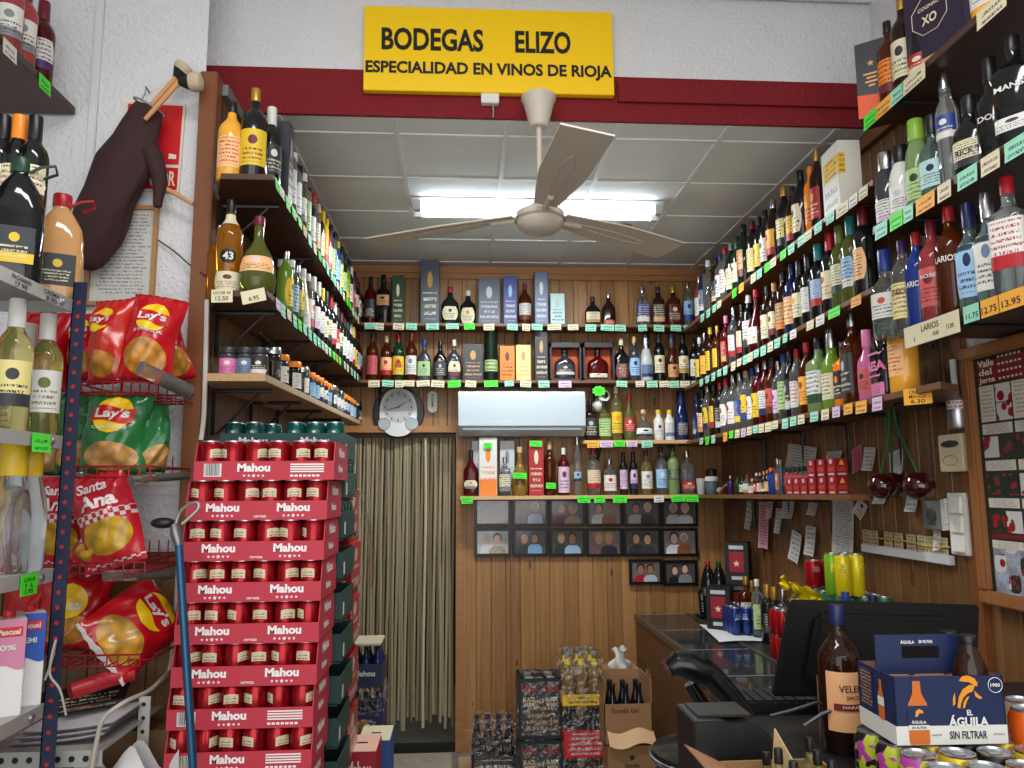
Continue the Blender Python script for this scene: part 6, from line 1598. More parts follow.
t2 = thing('scanner_stand', 'black curved stand arm holding up the barcode scanner', 'stand', tuple(o0+Vector((-.01, .04, 0))))
o1 = o0+Vector((-.01, .04, 0)); lq = lambda px, py: sp(px, py, SYy+.04)-o1
ob('arm', B().tube([lq(690, 683), lq(696, 694), lq(704, 706), lq(714, 718), Vector((.02, 0, .012))], [.013, .015, .015, .015, .015], 12), M_sc, t2)
ob('foot', B().lathe([(.05, 0), (.05, .008), (.02, .014)], 20, (.03, 0, 0)), M_sc, t2)
# stool
sx, sy_, sz = onZ(712, 752, .80)
t = thing('stool', 'stool with glossy black round seat and steel rim beside the printer', 'stool', (sx, sy_+.02, 0))
ob('seat', B().lathe([(.12, .765), (.165, .77), (.175, .785), (.17, .80), (.12, .808), (.001, .81)], 36), mat((26, 28, 30), .15), t)
ob('seat_rim', B().tube([(.176*math.cos(a), .176*math.sin(a), .782) for a in [i*PI/18 for i in range(36)]], .007, 8, closed=True), mat('silver', .2, 1), t)
for k in range(4):
    a = PI/4+k*PI/2; ob('leg', B().tube([(.12*math.cos(a), .12*math.sin(a), .765), (.2*math.cos(a), .2*math.sin(a), .0)], .012, 8), mat('silver', .25, 1), t)
ob('foot_ring', B().tube([(.172*math.cos(a), .172*math.sin(a), .28) for a in [i*PI/18 for i in range(36)]], .008, 8, closed=True), mat('silver', .25, 1), t)

# ------------------------------------------------------------------ foreground bottles, carrier, cans
Xv, Yv, _ = onZ(845, 750, ZP)
v = bottle('rum_bottle', 'spiced rum bottle with blue cap and orange label before the monitor', None, (Xv, Yv, ZP), .12, 'std', .302, .046, 'brown', 'navy', 'peach/tan/.16/.56', 4, half=1.25)
for ch in v.children:
    if ch.name.startswith('label'): ch.material_slots[0].material = speckle('rum_label', (236, 170, 112), (246, 190, 140), 12, .5, 0)
vb = B(); f = lambda zc: wrap('std', .302, .046, zc, .0022)
text(vb, 'VELERO', .062, .014, f(.45), .012); text(vb, 'SPICED', .034, .008, f(.39), .012)
ob('lettering', vb, mat((60, 34, 24), .5), v, smooth=0)
ob('label_band', B().grid(lambda u, w_: f(.325)((u-.5)*.085, (w_-.5)*.014), 10, 1), mat((120, 34, 40), .5), v)
ob('lettering', text(B(), 'NARANJA', .05, .008, wrap('std', .302, .046, .325, .003), .012), mat('cream', .5), v, smooth=0)
p = onY(823, 725, 1.76)
tag(ob('cardboard_strip', B().box(-.008, .006, -.0015, .0015, 0, .135), mat((150, 104, 74), .7), loc=(p[0], 1.76, ZP+.001)), 'upright strip of brown cardboard just left of the rum bottle', 'cardboard')
# drink cans under the carrier
ZA = ZP+.1165
graf = speckle('graffiti_print', (30, 26, 40), (170, 190, 40), 55, .3, 0)
nt = graf.node_tree
kinds = [(graf, None, 'graffiti-printed black can'), (mat((222, 190, 40), .28, .3), None, 'yellow drink can'), (mat((22, 22, 24), .28, .3), None, 'black drink can'), (mat((222, 190, 40), .28, .3), None, 'yellow drink can')]
gv = N(nt, 'ShaderNodeTexVoronoi'); gv.inputs['Scale'].default_value = 75; nt.links.new(N(nt, 'ShaderNodeTexCoord').outputs['Object'], gv.inputs['Vector'])
hs = sep(nt, gv.outputs['Color']); cc = mixc(nt, mth(nt, 'GREATER_THAN', hs[0], .45), lin((24, 20, 30)), lin((170, 60, 150))); cc = mixc(nt, mth(nt, 'GREATER_THAN', hs[1], .55), cc, lin((176, 190, 40)))
nt.links.new(cc, nt.nodes['Principled BSDF'].inputs['Base Color'])
for j in range(4):
    for i in range(5):
        body, lab, n = kinds[i % 4 if j else (2, 2, 3, 0, 1)[i]]
        can('%s, %s from left, %s row under the carrier' % (n, ORD[i], ('front', 'second', 'third', 'rear')[j]), 'drink cans under the beer carrier', (.772+i*.0668-.004*j, 1.252+j*.0668, ZP+.001), random.uniform(-2, 2), body, lab, tab=j < 2)
# blue beer carrier
q0, q1 = onZ(898.6, 746, ZA), onZ(1009.5, 744, ZA)
w = q1[0]-q0[0]; d = .130; hB = .1135; rz = -.03
t = thing('beer_carrier', 'dark blue cardboard six-bottle beer carrier with eagle emblem in the foreground', 'carrier', ((q0[0]+q1[0])/2, (q0[1]+q1[1])/2+d/2, ZA), rz)
bl, ora, whi = mat((26, 40, 78), .45), mat((232, 150, 40), .45), mat((222, 220, 214), .5)
inn = mat((150, 112, 84), .7)
sb = B().box(-w/2, w/2, -d/2, d/2, 0, .003)
for a in ((-w/2, w/2, -d/2, -d/2+.003), (-w/2, w/2, d/2-.003, d/2), (-w/2, -w/2+.003, -d/2, d/2), (w/2-.003, w/2, -d/2, d/2)): sb.box(*a, .003, hB)
ob('carrier_box', sb, bl, t, smooth=0)
ob('white_base_band', B().box(-w/2-.0006, w/2+.0006, -d/2-.0006, d/2+.0006, .001, .032), whi, t, smooth=0)
ob('inner_lining', B().box(-w/2+.0035, w/2-.0035, -d/2+.0035, -d/2+.0045, .004, hB-.001).box(-w/2+.0035, w/2-.0035, d/2-.0045, d/2-.0035, .004, hB-.001).box(-w/2+.0035, -w/2+.0045, -d/2+.004, d/2-.004, .004, hB-.001).box(w/2-.0045, w/2-.0035, -d/2+.004, d/2-.004, .004, hB-.001), inn, t, smooth=0)
hT = .172
hb = B(); s0, s1, g0, g1 = -.035, .035, hT-.042, hT-.02
hb.box(-w/2+.004, w/2-.03, -.002, .002, .0035, g0).box(-w/2+.004, w/2-.03, -.002, .002, g1, hT).box(-w/2+.004, s0-.01, -.002, .002, g0, g1).box(s1-.01, w/2-.03, -.002, .002, g0, g1)
ob('handle_divider', hb, bl, t, smooth=0)
for k in range(2): ob('cross_divider', B().box(-.001, .001, -d/2+.005, d/2-.005, .004, hB-.014), inn, t, loc=(-w/6+k*w/3, 0, 0), smooth=0)
y = -d/2-.0016
lt = B(); text(lt, 'EL', .010, .009, flat(.033, y, .053), .03); text(lt, 'ÁGUILA', .070, .019, flat(.030, y, .040), .035)
text(lt, 'ÁGUILA', .026, .0068, flat(-.034, -.0032, hT-.012), .03); text(lt, 'SIN FILTRAR', .026, .0055, flat(.0, -.0032, hT-.012), .03)
lt.tube([(.082+.0125*math.cos(a), y, .098+.0125*math.sin(a)) for a in [i*PI/12 for i in range(24)]], .0006, 5, closed=True); text(lt, '1900', .017, .006, flat(.082, y, .098), .03)
ob('lettering', lt, mat((226, 226, 222), .5), t, smooth=0)
ob('lettering', text(text(text(B(), 'SIN FILTRAR', .066, .013, flat(.028, y, .0165), .025), 'SABOR', .018, .003, flat(-.028, y, .017), .0), 'ORIGINAL', .02, .003, flat(.082, y, .017), .0), mat((40, 44, 60), .5), t, smooth=0)
eg = B()
E1 = [(.012, .062), (.016, .080), (.024, .092), (.036, .099), (.046, .098), (.041, .088), (.032, .085), (.024, .078), (.019, .068), (.017, .060)]
E2 = [(.018, .106), (.024, .113), (.034, .115), (.046, .110), (.051, .102), (.050, .096), (.044, .098), (.036, .1035), (.026, .1045)]
E3 = [(.0045, .064), (.005, .076), (.009, .087), (.0095, .078), (.009, .068)]
E4 = [(.044, .090), (.050, .083), (.058, .077), (.052, .075), (.045, .080)]
E5 = [(.021, .060), (.0235, .070), (.030, .079), (.035, .080), (.029, .071), (.025, .061)]
for e in (E1, E2, E3, E4, E5):
    a = sum(e[i][0]*e[(i+1) % len(e)][1]-e[(i+1) % len(e)][0]*e[i][1] for i in range(len(e)))
    poly2(eg, e if a > 0 else e[::-1], flat(0, y, 0))
ob('eagle_emblem', eg, ora, t, smooth=0)
bp_ = [(-.0165, 0), (.0165, 0), (.019, .004), (.0192, .056), (.0175, .067), (.012, .077), (.0085, .084), (.0075, .092), (.0072, .104), (.0085, .105), (.0085, .110), (-.0085, .110), (-.0085, .105), (-.0072, .104), (-.0075, .092), (-.0085, .084), (-.012, .077), (-.0175, .067), (-.0192, .056), (-.019, .004)]
bp_ = [(x*.95-.058, z+.002) for x, z in bp_]
pb = poly2(B(), bp_, flat(0, y, 0), 0)
poly2(pb, [(-.0762, .034), (-.0398, .034), (-.0396, .058), (-.0415, .066), (-.0745, .066), (-.0764, .058)], flat(0, y-.0004, 0), 1)
poly2(pb, [(-.0762, .026), (-.0398, .026), (-.0398, .034), (-.0762, .034)], flat(0, y-.0004, 0), 2)
text(pb, 'ÁGUILA', .026, .006, flat(-.058, y-.0008, .0395), .03, 2); text(pb, 'SIN FILTRAR', .026, .004, flat(-.058, y-.0008, .030), .02, 1)
poly2(pb, [(-.064, .048), (-.060, .048), (-.056, .054), (-.049, .053), (-.050, .058), (-.057, .061), (-.062, .057)], flat(0, y-.0008, 0), 3)
poly2(pb, [(-.0662, .107), (-.0498, .107), (-.0498, .112), (-.0662, .112)], flat(0, y-.0004, 0), 1)
ob('bottle_picture', pb, [mat((206, 110, 44), .4), bl, whi, ora], t, smooth=0)
cc_ = B()
for xx in (-w/2+.008, -w/6, w/6, w/2-.008): cc_.box(xx-.006, xx+.006, -d/2+.004, d/2-.004, hB-.012, hB-.010)
cc_.box(-w/2+.004, w/2-.004, -d/2+.004, -d/2+.014, hB-.012, hB-.010).box(-w/2+.004, w/2-.004, -.012, -.003, hB-.012, hB-.010)
ob('cell_collar', cc_, inn, t, smooth=0)
ob('bottle_picture', poly2(poly2(B(), [(x*.6, z*.62+.03) for x, z in [(q[0]+.058, q[1]) for q in bp_]], lambda a, z: (-w/2-.001, -.02-a, z), 0), [(-.011, .055), (.011, .055), (.011, .07), (-.011, .07)], lambda a, z: (-w/2-.0014, -.02-a, z), 1), [mat((206, 110, 44), .4), whi], t, smooth=0)
ob('side_print', B().quad([(-w/2-.001, .06, .036), (-w/2-.001, .008, .036), (-w/2-.001, .008, .11), (-w/2-.001, .06, .11)]), prt((26, 40, 78), 'tan', 'silver', 12, 0, 0, .95), t, smooth=0)
eag = t
M2 = Matrix.Rotation(rz, 3, 'Z')
for (dx, dy, n, H) in ((w/3, -.0325+.065, 'brown beer bottle with crown cap in the rear right cell of carrier', .168), (w/3-.004, -.032, 'brown beer bottle in the front right cell of carrier', .172)):
    v = M2 @ Vector((dx, dy, .004))
    bottle('beer_bottle', n, None, (t.location.x+v.x, t.location.y+v.y, ZA+.004), 0, 'stubby', H, .0295, 'brown', 'black', '-', 3)
# orange tall cans at the right edge
for px, py, Y, n, c in ((1022, 709, 1.36, 'tall orange drink can at the right picture edge beside the carrier', (222, 96, 30)), (1016, 700, 1.45, 'tall silver-lidded can behind the orange one at the right edge', (190, 150, 120))):
    q = onY(px, py, Y); can(n, None, (q[0]+.012, Y, ZP+.001), 0, mat(c, .25, .3), None, H=round(q[2]-ZP, 3), R=.033, tab=True)
# open box of small black-capped bottles
bx, by = onY(790, 760, 1.22)[0], 1.20
t = thing('open_carton', 'open brown carton of small black-capped bottles at the bottom picture edge', 'box', (bx+.005, by+.02, ZP))
w, d, h = .17, .2, .11
ob('carton_walls', B().box(-w/2, w/2, -d/2, d/2, 0, .003).box(-w/2, w/2, -d/2, -d/2+.003, 0, h).box(-w/2, w/2, d/2-.003, d/2, 0, h).box(-w/2, -w/2+.003, -d/2, d/2, 0, h).box(w/2-.003, w/2, -d/2, d/2, 0, h), mC, t, smooth=0)
ob('side_flap', B().grid(lambda u, v: (-w/2-.06*v, -d/2+.01+(d-.02)*u, h+.03*v), 2, 3).grid(lambda u, v: (-w/2-.06*v, -d/2+.01+(d-.02)*(1-u), h+.002+.03*v), 2, 3), mat((150, 106, 74), .7), t, smooth=0)
ob('upright_flap', B().prism([(-.022, -.03), (.05, -.03), (.028, .03), (-.014, .085)], 0, .003, 'xz'), mat((188, 164, 118), .7), t, loc=(.0, .045, h-.02), rot=(.1, .1, -.9), smooth=0)
for i, (px, py, Y) in enumerate(((778, 748, 1.22), (793, 761, 1.17), (809, 737, 1.28), (817, 750, 1.23), (831, 760, 1.18), (766, 752, 1.28))):
    q = onY(px, py, Y); H = q[2]-ZP-.004
    bottle('sauce_bottle', 'small bottle with glossy black cap, %s of those in the open carton' % ('leftmost front', 'front middle', 'rear middle', 'centre right', 'rightmost front', 'rear left')[i], 'small black-capped bottles in the open carton', (q[0], Y, ZP+.004), 0, 'std', H, .019, 'paleyellow', 'black', 'cream/lilac', i)
# ------------------------------------------------------------------ left metal shelving
UY = 2.1
XE = onY(66, 400, UY)[0]
zs = [onY(68, 300, UY)[2], onY(62, 436, UY)[2], onY(58, 568, UY)[2], onY(55, 703, UY)[2]]
t = thing('metal_shelving', 'grey metal shelving with navy perforated post at the left', 'shelving', (XE, UY, 0))
gs = mat((168, 168, 164), .45, .2); nv = mat((34, 40, 66), .45, .2)
hole = mat((150, 40, 44), .7)
def post(nm, x, y, h, m, hm, z0=0):
    ob(nm, B().box(x, x+.036, y, y+.003, z0, h).box(x, x+.003, y, y+.036, z0, h), m, t, smooth=0)
    b = B(); z = z0+.03
    while z < h-.02: b.lathe([(.006, -.0012), (.0058, -.0018)], 10, (x+.018, y, z), axis='y'); z += .038
    ob('post_holes', b, hm, t, smooth=0)
post('post', -.002, 0, zs[0]+.05, nv, hole)
for k, z in enumerate(zs):
    ob('shelf_board', B().box(-.55, 0, -1.3, .0, z-.004, z).box(-.003, 0, -1.3, 0, z-.034, z-.004).box(-.55, 0, -.003, 0, z-.034, z-.004), gs, t, smooth=0)
    ob('bolt', B().lathe([(.009, 0), (.008, .006), (.003, .008)], 10, (0, -.06, z-.018), axis='x'), mat('silver', .3, 1), t)
ob('riser_shelf', B().box(-.55, -.16, -.7, -.02, zs[0]+.155, zs[0]+.16).box(-.55, -.54, -.03, -.02, zs[0], zs[0]+.155), gs, t, smooth=0)
def onshelf(px, k, dx=-.055): return XE+dx, yline(XE+dx, zs[k], px), zs[k]
# jugs on the top metal shelf
def jug(label, px, g, cap, H, lab, handle, k=0, dx=-.075):
    x, y, z = onshelf(px, k, dx)
    t = bottle('drink_jug', label, None, (x, y, z), .45, 'jug', H, .062, g, cap, lab, 3, cat='jug', half=.75)
    ob('carry_handle', B().tube([(.02, -.02, H*.88), (.045, -.03, H*.93), (.075, -.035, H*.95), (.08, -.02, H*.90), (.05, 0, H*.87)], .004, 6), mat(handle, .4), t); return t
jug('tan creamy drink jug with red cap on the top grey metal shelf', 55, 'tan', 'red', .315, 'charcoal/yellow', 'red')
jug('dark cola-coloured drink jug with green cap on the top grey metal shelf', 12, 'black', 'green', .33, 'charcoal/yellow', 'green')
for px, g, cap, n in ((17, 'black', 'orange', 'dark wine bottle with orange capsule behind the jugs'), (33, 'black', 'black', 'dark wine bottle with black capsule behind the jugs'), (1, 'black', 'black', 'dark wine bottle half cut by left picture edge behind the jugs')):
    Y = 1.98; bottle('wine_bottle', n, None, (onY(px, 160, Y)[0], Y, zs[0]+.161), .3, 'wine', .30, .037, g, cap, 'cream/maroon', px)
# rosé bottles on the brown shelf at the top left
Yc = 2.63; cxx, _, czz = onY(74, 106, Yc)
shelf('wall_shelf', 'brown shelf with rosé wines in the top left corner', [(cxx-.5, 1.2), (cxx, 1.2), (cxx, Yc+.01), (cxx-.5, Yc+.01)], czz, .028, M_unit, [])
for px, X, n, lab in ((38, -.06, 'rosé wine bottle with white label at right end of the corner shelf', 'white/purple'), (20, -.06, 'rosé bottle with torn-shaped white label, second on the corner shelf', 'white/grey'), (6, -.06, 'rosé bottle third from right on the corner shelf', 'white/grey')):
    y = yline(cxx+X, czz, px); bottle('wine_bottle', n, None, (cxx+X, y, czz), .5, 'wine', .31, .04, 'darkred' if px == 38 else 'rose', 'maroon', lab, px)
for px, c, n in ((9, 'w', 'pale price tag under the third rosé bottle'), (44, 'g', 'bright green price tag at right end of the rosé shelf')):
    price_tag((cxx+.003, yline(cxx, czz, px), czz-.004), (0, 0, PI/2), c, n, None, .07, .05, 2)
# white wines and sparkling wines
for px, n, g, cap, lab, H in ((40, 'white wine bottle with white label and capsule next to the navy post', 'paleyellow', 'white', 'white/olive', .325), (8, 'white wine bottle with pale yellow label, left on second metal shelf', 'paleyellow', 'white', 'paleyellow/charcoal', .33)):
    x, y, z = onshelf(px, 1); bottle('wine_bottle', n, None, (x, y, z), .5, 'wine', H, .042, g, cap, lab, px)
x, y, z = onshelf(22, 1, -.13); bottle('wine_bottle', 'white wine bottle half hidden between the two front white wines', None, (x, y, z), .5, 'wine', .31, .04, 'paleyellow', 'white', 'white/grey', 5)
for px, n in ((22, 'clear sparkling wine bottle with yellow foil, right one on third metal shelf'), (5, 'clear sparkling wine bottle with yellow foil, left one on third metal shelf')):
    x, y, z = onshelf(px, 2); bottle('wine_bottle', n, None, (x, y, z), .5, 'champ', .335, .047, 'clear', 'yellow', '-', px)
p = (XE+.003, yline(XE, zs[1], 40), zs[1]-.002); price_tag(p, (0, 0, PI/2), 'g', 'bright green price tag on the second grey metal shelf', None, .085, .046, 3)
p = (XE+.003, yline(XE, zs[2], 28), zs[2]-.002); lettered_tag(p, (0, 0, PI/2), 'g', 'bright green handwritten price tag under the sparkling wines', .07, .05, [('1.95', .5, .22, 0, .8), ('CAVA', .7, .2, 0, .25), ('1 L', .5, .2, 0, .52)])
for s, px, zk in (('17.90', 22, 0), ('8.90', 52, 0)):
    q = (XE+.0012, yline(XE, zs[0], px), zs[0]-.018)
    tag(ob('handwriting', text(text(B(), 'PACHARAN' if px == 22 else 'CREMA', .08, .011, lambda a, z: (0, a, z+.007), .01), s, .05, .012, lambda a, z: (0, a, z-.008), .01), mat('black', .6), loc=q, smooth=0), 'black handwritten price on the grey shelf edge under the %s jug' % ('dark' if px == 22 else 'tan'), 'handwriting')
# milk cartons
def milk(px, label, col, txt, dx):
    x, y, z = onshelf(px, 3, dx)
    t = thing('milk_carton', label, 'carton', (x, y, z), .55)
    w, h = .07, .225
    ob('carton', B().box(-w/2, w/2, -w/2, w/2, 0, h), mat((226, 224, 222), .4), t, bevel=.002, smooth=0)
    wav = lambda u: .10+.012*math.sin(u*5)+.02*u
    for s, fn in (('a', lambda u, v: (-w/2+u*w, -w/2-.0008, wav(u)+(h-wav(u))*v)), ('b', lambda u, v: (w/2+.0008, -w/2+u*w, wav(1-u*.4)+(h-wav(1-u*.4))*v))):
        ob('coloured_print', B().grid(fn, 10, 2), mat(col, .4), t, smooth=0)
    b = B()
    for fn in (lambda x_, z_: (x_, -w/2-.0022, .195+z_), lambda x_, z_: (w/2+.0022, x_, .195+z_)):
        b.quad([fn(-.028, -.010), fn(.028, -.010), fn(.028, .012), fn(-.028, .012)])
    ob('red_logo_panel', b, mat((206, 30, 40), .4), t, smooth=0)
    l = B()
    for f2 in (lambda x_, z_: (x_, -w/2-.003, .196+z_), lambda x_, z_: (w/2+.003, x_, .196+z_)): text(l, 'Pascual', .046, .013, f2, .03)
    for f2 in (lambda x_, z_: (x_, -w/2-.003, .16+z_), lambda x_, z_: (w/2+.003, x_, .16+z_)): text(l, txt, .034, .013, f2, .03)
    ob('lettering', l, mat('white', .5), t, smooth=0)
    l = B()
    for q in range(4): l.quad([(w/2+.002, -.02, .05+q*.008), (w/2+.002, .022, .05+q*.008), (w/2+.002, .022, .054+q*.008), (w/2+.002, -.02, .054+q*.008)])
    ob('blue_print', l, mat((60, 90, 170), .5), t, smooth=0)
    ob('screw_cap', B().lathe([(.014, h), (.014, h+.014), (.012, h+.016)], 16, (.0, .012, 0)), mat((206, 30, 40), .4), t)
milk(23, 'blue and white semi-skimmed milk carton on the lowest metal shelf', (30, 84, 178), 'SEMI', -.05)
milk(2, 'pink and white milk carton left of the blue one', (206, 130, 160), '0%', -.05)
# lower shelf junk
tag(ob('crate_side', B().box(-.26, .22, -.05, .05, 0, .10), wood('crate_wood', (92, 66, 42), (128, 96, 62), 0), loc=(XE-.12, UY+.11, .70), smooth=0, bevel=.003), 'wooden crate side low behind the navy post', 'crate')
tag(ob('cardboard_box', B().box(-.26, .22, -.06, .06, 0, .70), wood('box_card', (110, 82, 54), (140, 108, 74), 0), loc=(XE-.12, UY+.11, 0), smooth=0, bevel=.003), 'brown cardboard box under the wooden crate', 'box')
# small perforated angle post and lower shelf
p0 = onY(145, 700, 2.42)
t = thing('angle_shelf', 'low grey angle-iron shelf with perforated white post, holding papers', 'shelf', (p0[0], 2.42, 0))
post('post', -.02, 0, p0[2]+.01, mat((190, 188, 182), .5), mat((30, 30, 30), .7), .55)
ob('post', B().box(-.02, .016, 0, .003, 0, .56), mat((190, 188, 182), .5), t, smooth=0)
zsl = p0[2]-.055
ob('shelf_plate', B().box(-.32, .0, -.26, .15, zsl-.004, zsl).box(-.32, -.0, -.262, -.26, zsl-.04, zsl), gs, t, smooth=0)
b = B()
for i in range(8): b.lathe([(.008, -.2635), (.0078, -.264)], 10, (-.04-.035*i, 0, zsl-.02), axis='y')
ob('shelf_holes', b, mat('black', .6), t, smooth=0)
for k in range(3):
    tag(ob('paper_stack', B().grid(lambda u, v, k=k: (p0[0]-.26+.24*u+.008*k, 2.20+.22*v+.01*k, zsl+.006+.012*k+.02*u*u), 5, 4).grid(lambda u, v, k=k: (p0[0]-.26+.24*(1-u)+.008*k, 2.20+.22*v+.01*k, zsl+.003+.012*k+.02*(1-u)*(1-u)), 5, 4), mat((206, 202, 206), .6), smooth=60), '%s white sheet of papers lying on the low angle-iron shelf' % ('lowest', 'middle', 'topmost')[k], 'paper', 'papers on the low angle-iron shelf')
q0, q1 = onY(70, 692, 2.28), onY(134, 674, 2.38)
tag(ob('red_roll', B().tube([q0, ((q0[0]+q1[0])/2, 2.34, (q0[2]+q1[2])/2+.005), q1], [.022, .024, .018], 12), mat((176, 34, 44), .35)), 'red plastic-wrapped roll lying above the white papers', 'roll')
q = onY(80, 686, 2.42); tag(ob('magazine', B().box(-.12, .12, -.09, .09, 0, .012), prt((30, 26, 30), 'cream', 'rose', 6, 1, 0, .5), loc=(q[0], 2.44, zsl+.056), rot=(.1, -.08, .3), bevel=.002), 'dark magazine under the chips basket beside the red roll', 'magazine')
q = onY(125, 745, 2.3)
tag(ob('plastic_bag', B().grid(lambda u, v: (q[0]-.13+.28*u, 2.30-.07*math.sin(PI*u)*math.sin(PI*v)-.012*math.sin(u*19+v*8), .60+.28*v*(1-.3*math.sin(u*6)**2)), 18, 12).grid(lambda u, v: (q[0]-.13+.28*(1-u), 2.36, .60+.28*v*(1-.3*math.sin((1-u)*6)**2)), 18, 12), mat((206, 204, 204), .35), smooth=80), 'crumpled white plastic bag at the bottom left', 'bag')
tag(ob('cardboard_box', B().box(-.14, .14, -.07, .05, 0, .598), mat((128, 98, 66), .7), loc=(q[0]+.0, 2.32, 0), bevel=.003, smooth=0), 'brown box under the crumpled white plastic bag', 'box')
tag(ob('cardboard_box', B().box(-.13, .13, -.06, .06, 0, .86), mat((140, 108, 72), .7), loc=(q[0]-.04, 2.572, 0), bevel=.003, smooth=0), 'tall brown box behind the white plastic bag', 'box')
def cable(label, pts, r, c): return tag(ob('cable', B().tube(smoothp([onY(*p) for p in pts]), r, 7), mat(c, .5)), label, 'cable')
def smoothp(P, n=6):
    P = [Vector(p) for p in P]; out = []
    for i in range(len(P)-1):
        a, b_, c_, d_ = P[max(0, i-1)], P[i], P[i+1], P[min(len(P)-1, i+2)]
        for k in range(n):
            s = k/n; out.append(.5*((2*b_)+(c_-a)*s+(2*a-5*b_+4*c_-d_)*s*s+(3*b_-a-3*c_+d_)*s**3))
    return out+[P[-1]]
cable('grey cable curving down in front of the cardboard at bottom left', [(92, 768, 2.14), (97, 740, 2.14), (104, 718, 2.14), (125, 702, 2.16), (150, 690, 2.3), (168, 672, 2.5)], .006, (176, 170, 160))
cable('pale cable hanging beside the left edge of the red trays', [(178, 560, 2.59), (176, 600, 2.59), (173, 640, 2.59), (168, 672, 2.59), (150, 690, 2.57)], .006, (190, 186, 178))
cable('twisted pale wire tied around the navy post', [(45, 680, 2.09), (52, 660, 2.09), (56, 640, 2.08), (52, 655, 2.07), (50, 675, 2.07), (60, 690, 2.07), (66, 715, 2.08)], .003, (170, 164, 150))
cable('thin dark red wire across the white wall beside the framed document', [(158, 240, 2.645), (175, 252, 2.64), (190, 265, 2.62), (206, 276, 2.59)], .0025, (70, 26, 30))
cable('white double cable running down the left wooden post', [(207, 300, 2.59), (206, 340, 2.59), (205, 380, 2.59), (204, 415, 2.59), (201, 440, 2.59)], .008, (206, 204, 196))
cable('dark cable running along under the middle left shelf', [(208, 295, 2.70), (222, 297, 2.75), (245, 318, 2.95), (270, 342, 3.2), (300, 368, 3.7)], .006, (60, 52, 46))
cable('grey cable running under the chipboard shelf', [(209, 378, 2.7), (222, 385, 2.75), (240, 389, 2.9), (262, 400, 3.1), (285, 412, 3.4)], .005, (160, 150, 140))

# ------------------------------------------------------------------ crisps on red wire racks
M_wire = mat((150, 22, 34), .4, .2)
RX0, RX1 = onY(70, 400, 2.30)[0]+.01, onY(186, 400, 2.58)[0]
t = thing('wire_rack', 'red wire snack rack with four baskets against the white wall', 'rack', (RX0, 2.28, 0))
rw = onY(176, 400, 2.45)[0]-RX0; rd = .33
lev = [onY(120, 388, 2.28)[2]-.012, onY(120, 476, 2.28)[2]-.003, onY(120, 571, 2.28)[2]-.006, onY(120, 664, 2.28)[2]-.006]
for k, z in enumerate(lev):
    b = B()
    for i in range(9): x = rw*i/8; b.tube([(x, rd, z+.07), (x, rd, z), (x, 0, z), (x, 0, z+.03)], .0022, 5)
    for i in range(5): y = rd*i/4; b.tube([(0, y, z), (rw, y, z)], .0022, 5)
    for zz in (.03,): b.tube([(0, 0, z+zz), (rw, 0, z+zz), (rw, rd, z+zz), (0, rd, z+zz)], .003, 6, closed=True)
    ob('wire_basket', b, M_wire, t)
for sx in (0, rw): ob('upright', B().tube([(sx, rd+.004, lev[3]-.05), (sx, rd+.004, lev[0]+.2)], .006, 8), M_wire, t)
def price_roll(label, a, b_, r=.02):
    v = Vector(onY(*b_))-Vector(onY(*a))
    tt = thing('label_roll', label, 'label holder', onY(*a))
    ob('clear_tube', B().tube([(0, 0, 0), v], r, 14), mat((236, 228, 222), .1, 0, .9), tt)
    ob('rolled_print', B().tube([v*.45, v*.97], r*.86, 14), prt((120, 140, 100), 'maroon', 'yellow', 4, 0, 0, .9), tt)
price_roll('clear plastic label tube on the front of the top chips basket', (140, 368, 2.24), (190, 392, 2.36), .022)
price_roll('clear plastic label tube on the second chips basket', (130, 480, 2.25), (186, 476, 2.45), .012)
price_roll('pale tube on the front of the third chips basket', (106, 576, 2.25), (172, 574, 2.45), .016)
def bagmat(base, food, crimp, zc=.30, rx=.40, rz=.20, check=False):
    m, nt, b = newmat('crisp_bag', .22)
    uv = sep(nt, N(nt, 'ShaderNodeTexCoord').outputs['UV']); u, v = uv[0], uv[1]
    du = mth(nt, 'DIVIDE', mth(nt, 'SUBTRACT', u, .5), rx); dv = mth(nt, 'DIVIDE', mth(nt, 'SUBTRACT', v, zc), rz)
    e = mth(nt, 'LESS_THAN', mth(nt, 'ADD', mth(nt, 'MULTIPLY', du, du), mth(nt, 'MULTIPLY', dv, dv)), 1)
    vo = N(nt, 'ShaderNodeTexVoronoi'); vo.inputs['Scale'].default_value = 7; nt.links.new(comb(nt, u, mth(nt, 'MULTIPLY', v, 1.4), 0), vo.inputs['Vector'])
    fc = mixc(nt, mth(nt, 'MULTIPLY', vo.outputs['Distance'], 1.3), lin(food), lin(tuple(int(c*.72) for c in food)))
    c = mixc(nt, e, lin(base), fc)
    if check:
        ck = N(nt, 'ShaderNodeTexChecker'); ck.inputs['Scale'].default_value = 14; ck.inputs['Color1'].default_value = lin(base); ck.inputs['Color2'].default_value = lin((220, 206, 206))
        nt.links.new(comb(nt, u, mth(nt, 'MULTIPLY', v, 1.4), 0), ck.inputs['Vector'])
        band = mth(nt, 'MULTIPLY', mth(nt, 'LESS_THAN', mth(nt, 'ABSOLUTE', mth(nt, 'SUBTRACT', v, .52)), .05), 1)
        band = mth(nt, 'MAXIMUM', band, mth(nt, 'LESS_THAN', v, .07))
        c = mixc(nt, band, c, ck.outputs[0])
    cr = mth(nt, 'GREATER_THAN', mth(nt, 'ABSOLUTE', mth(nt, 'SUBTRACT', v, .5)), .465)
    c = mixc(nt, cr, c, lin(crimp))
    nt.links.new(c, b.inputs['Base Color'])
    return m
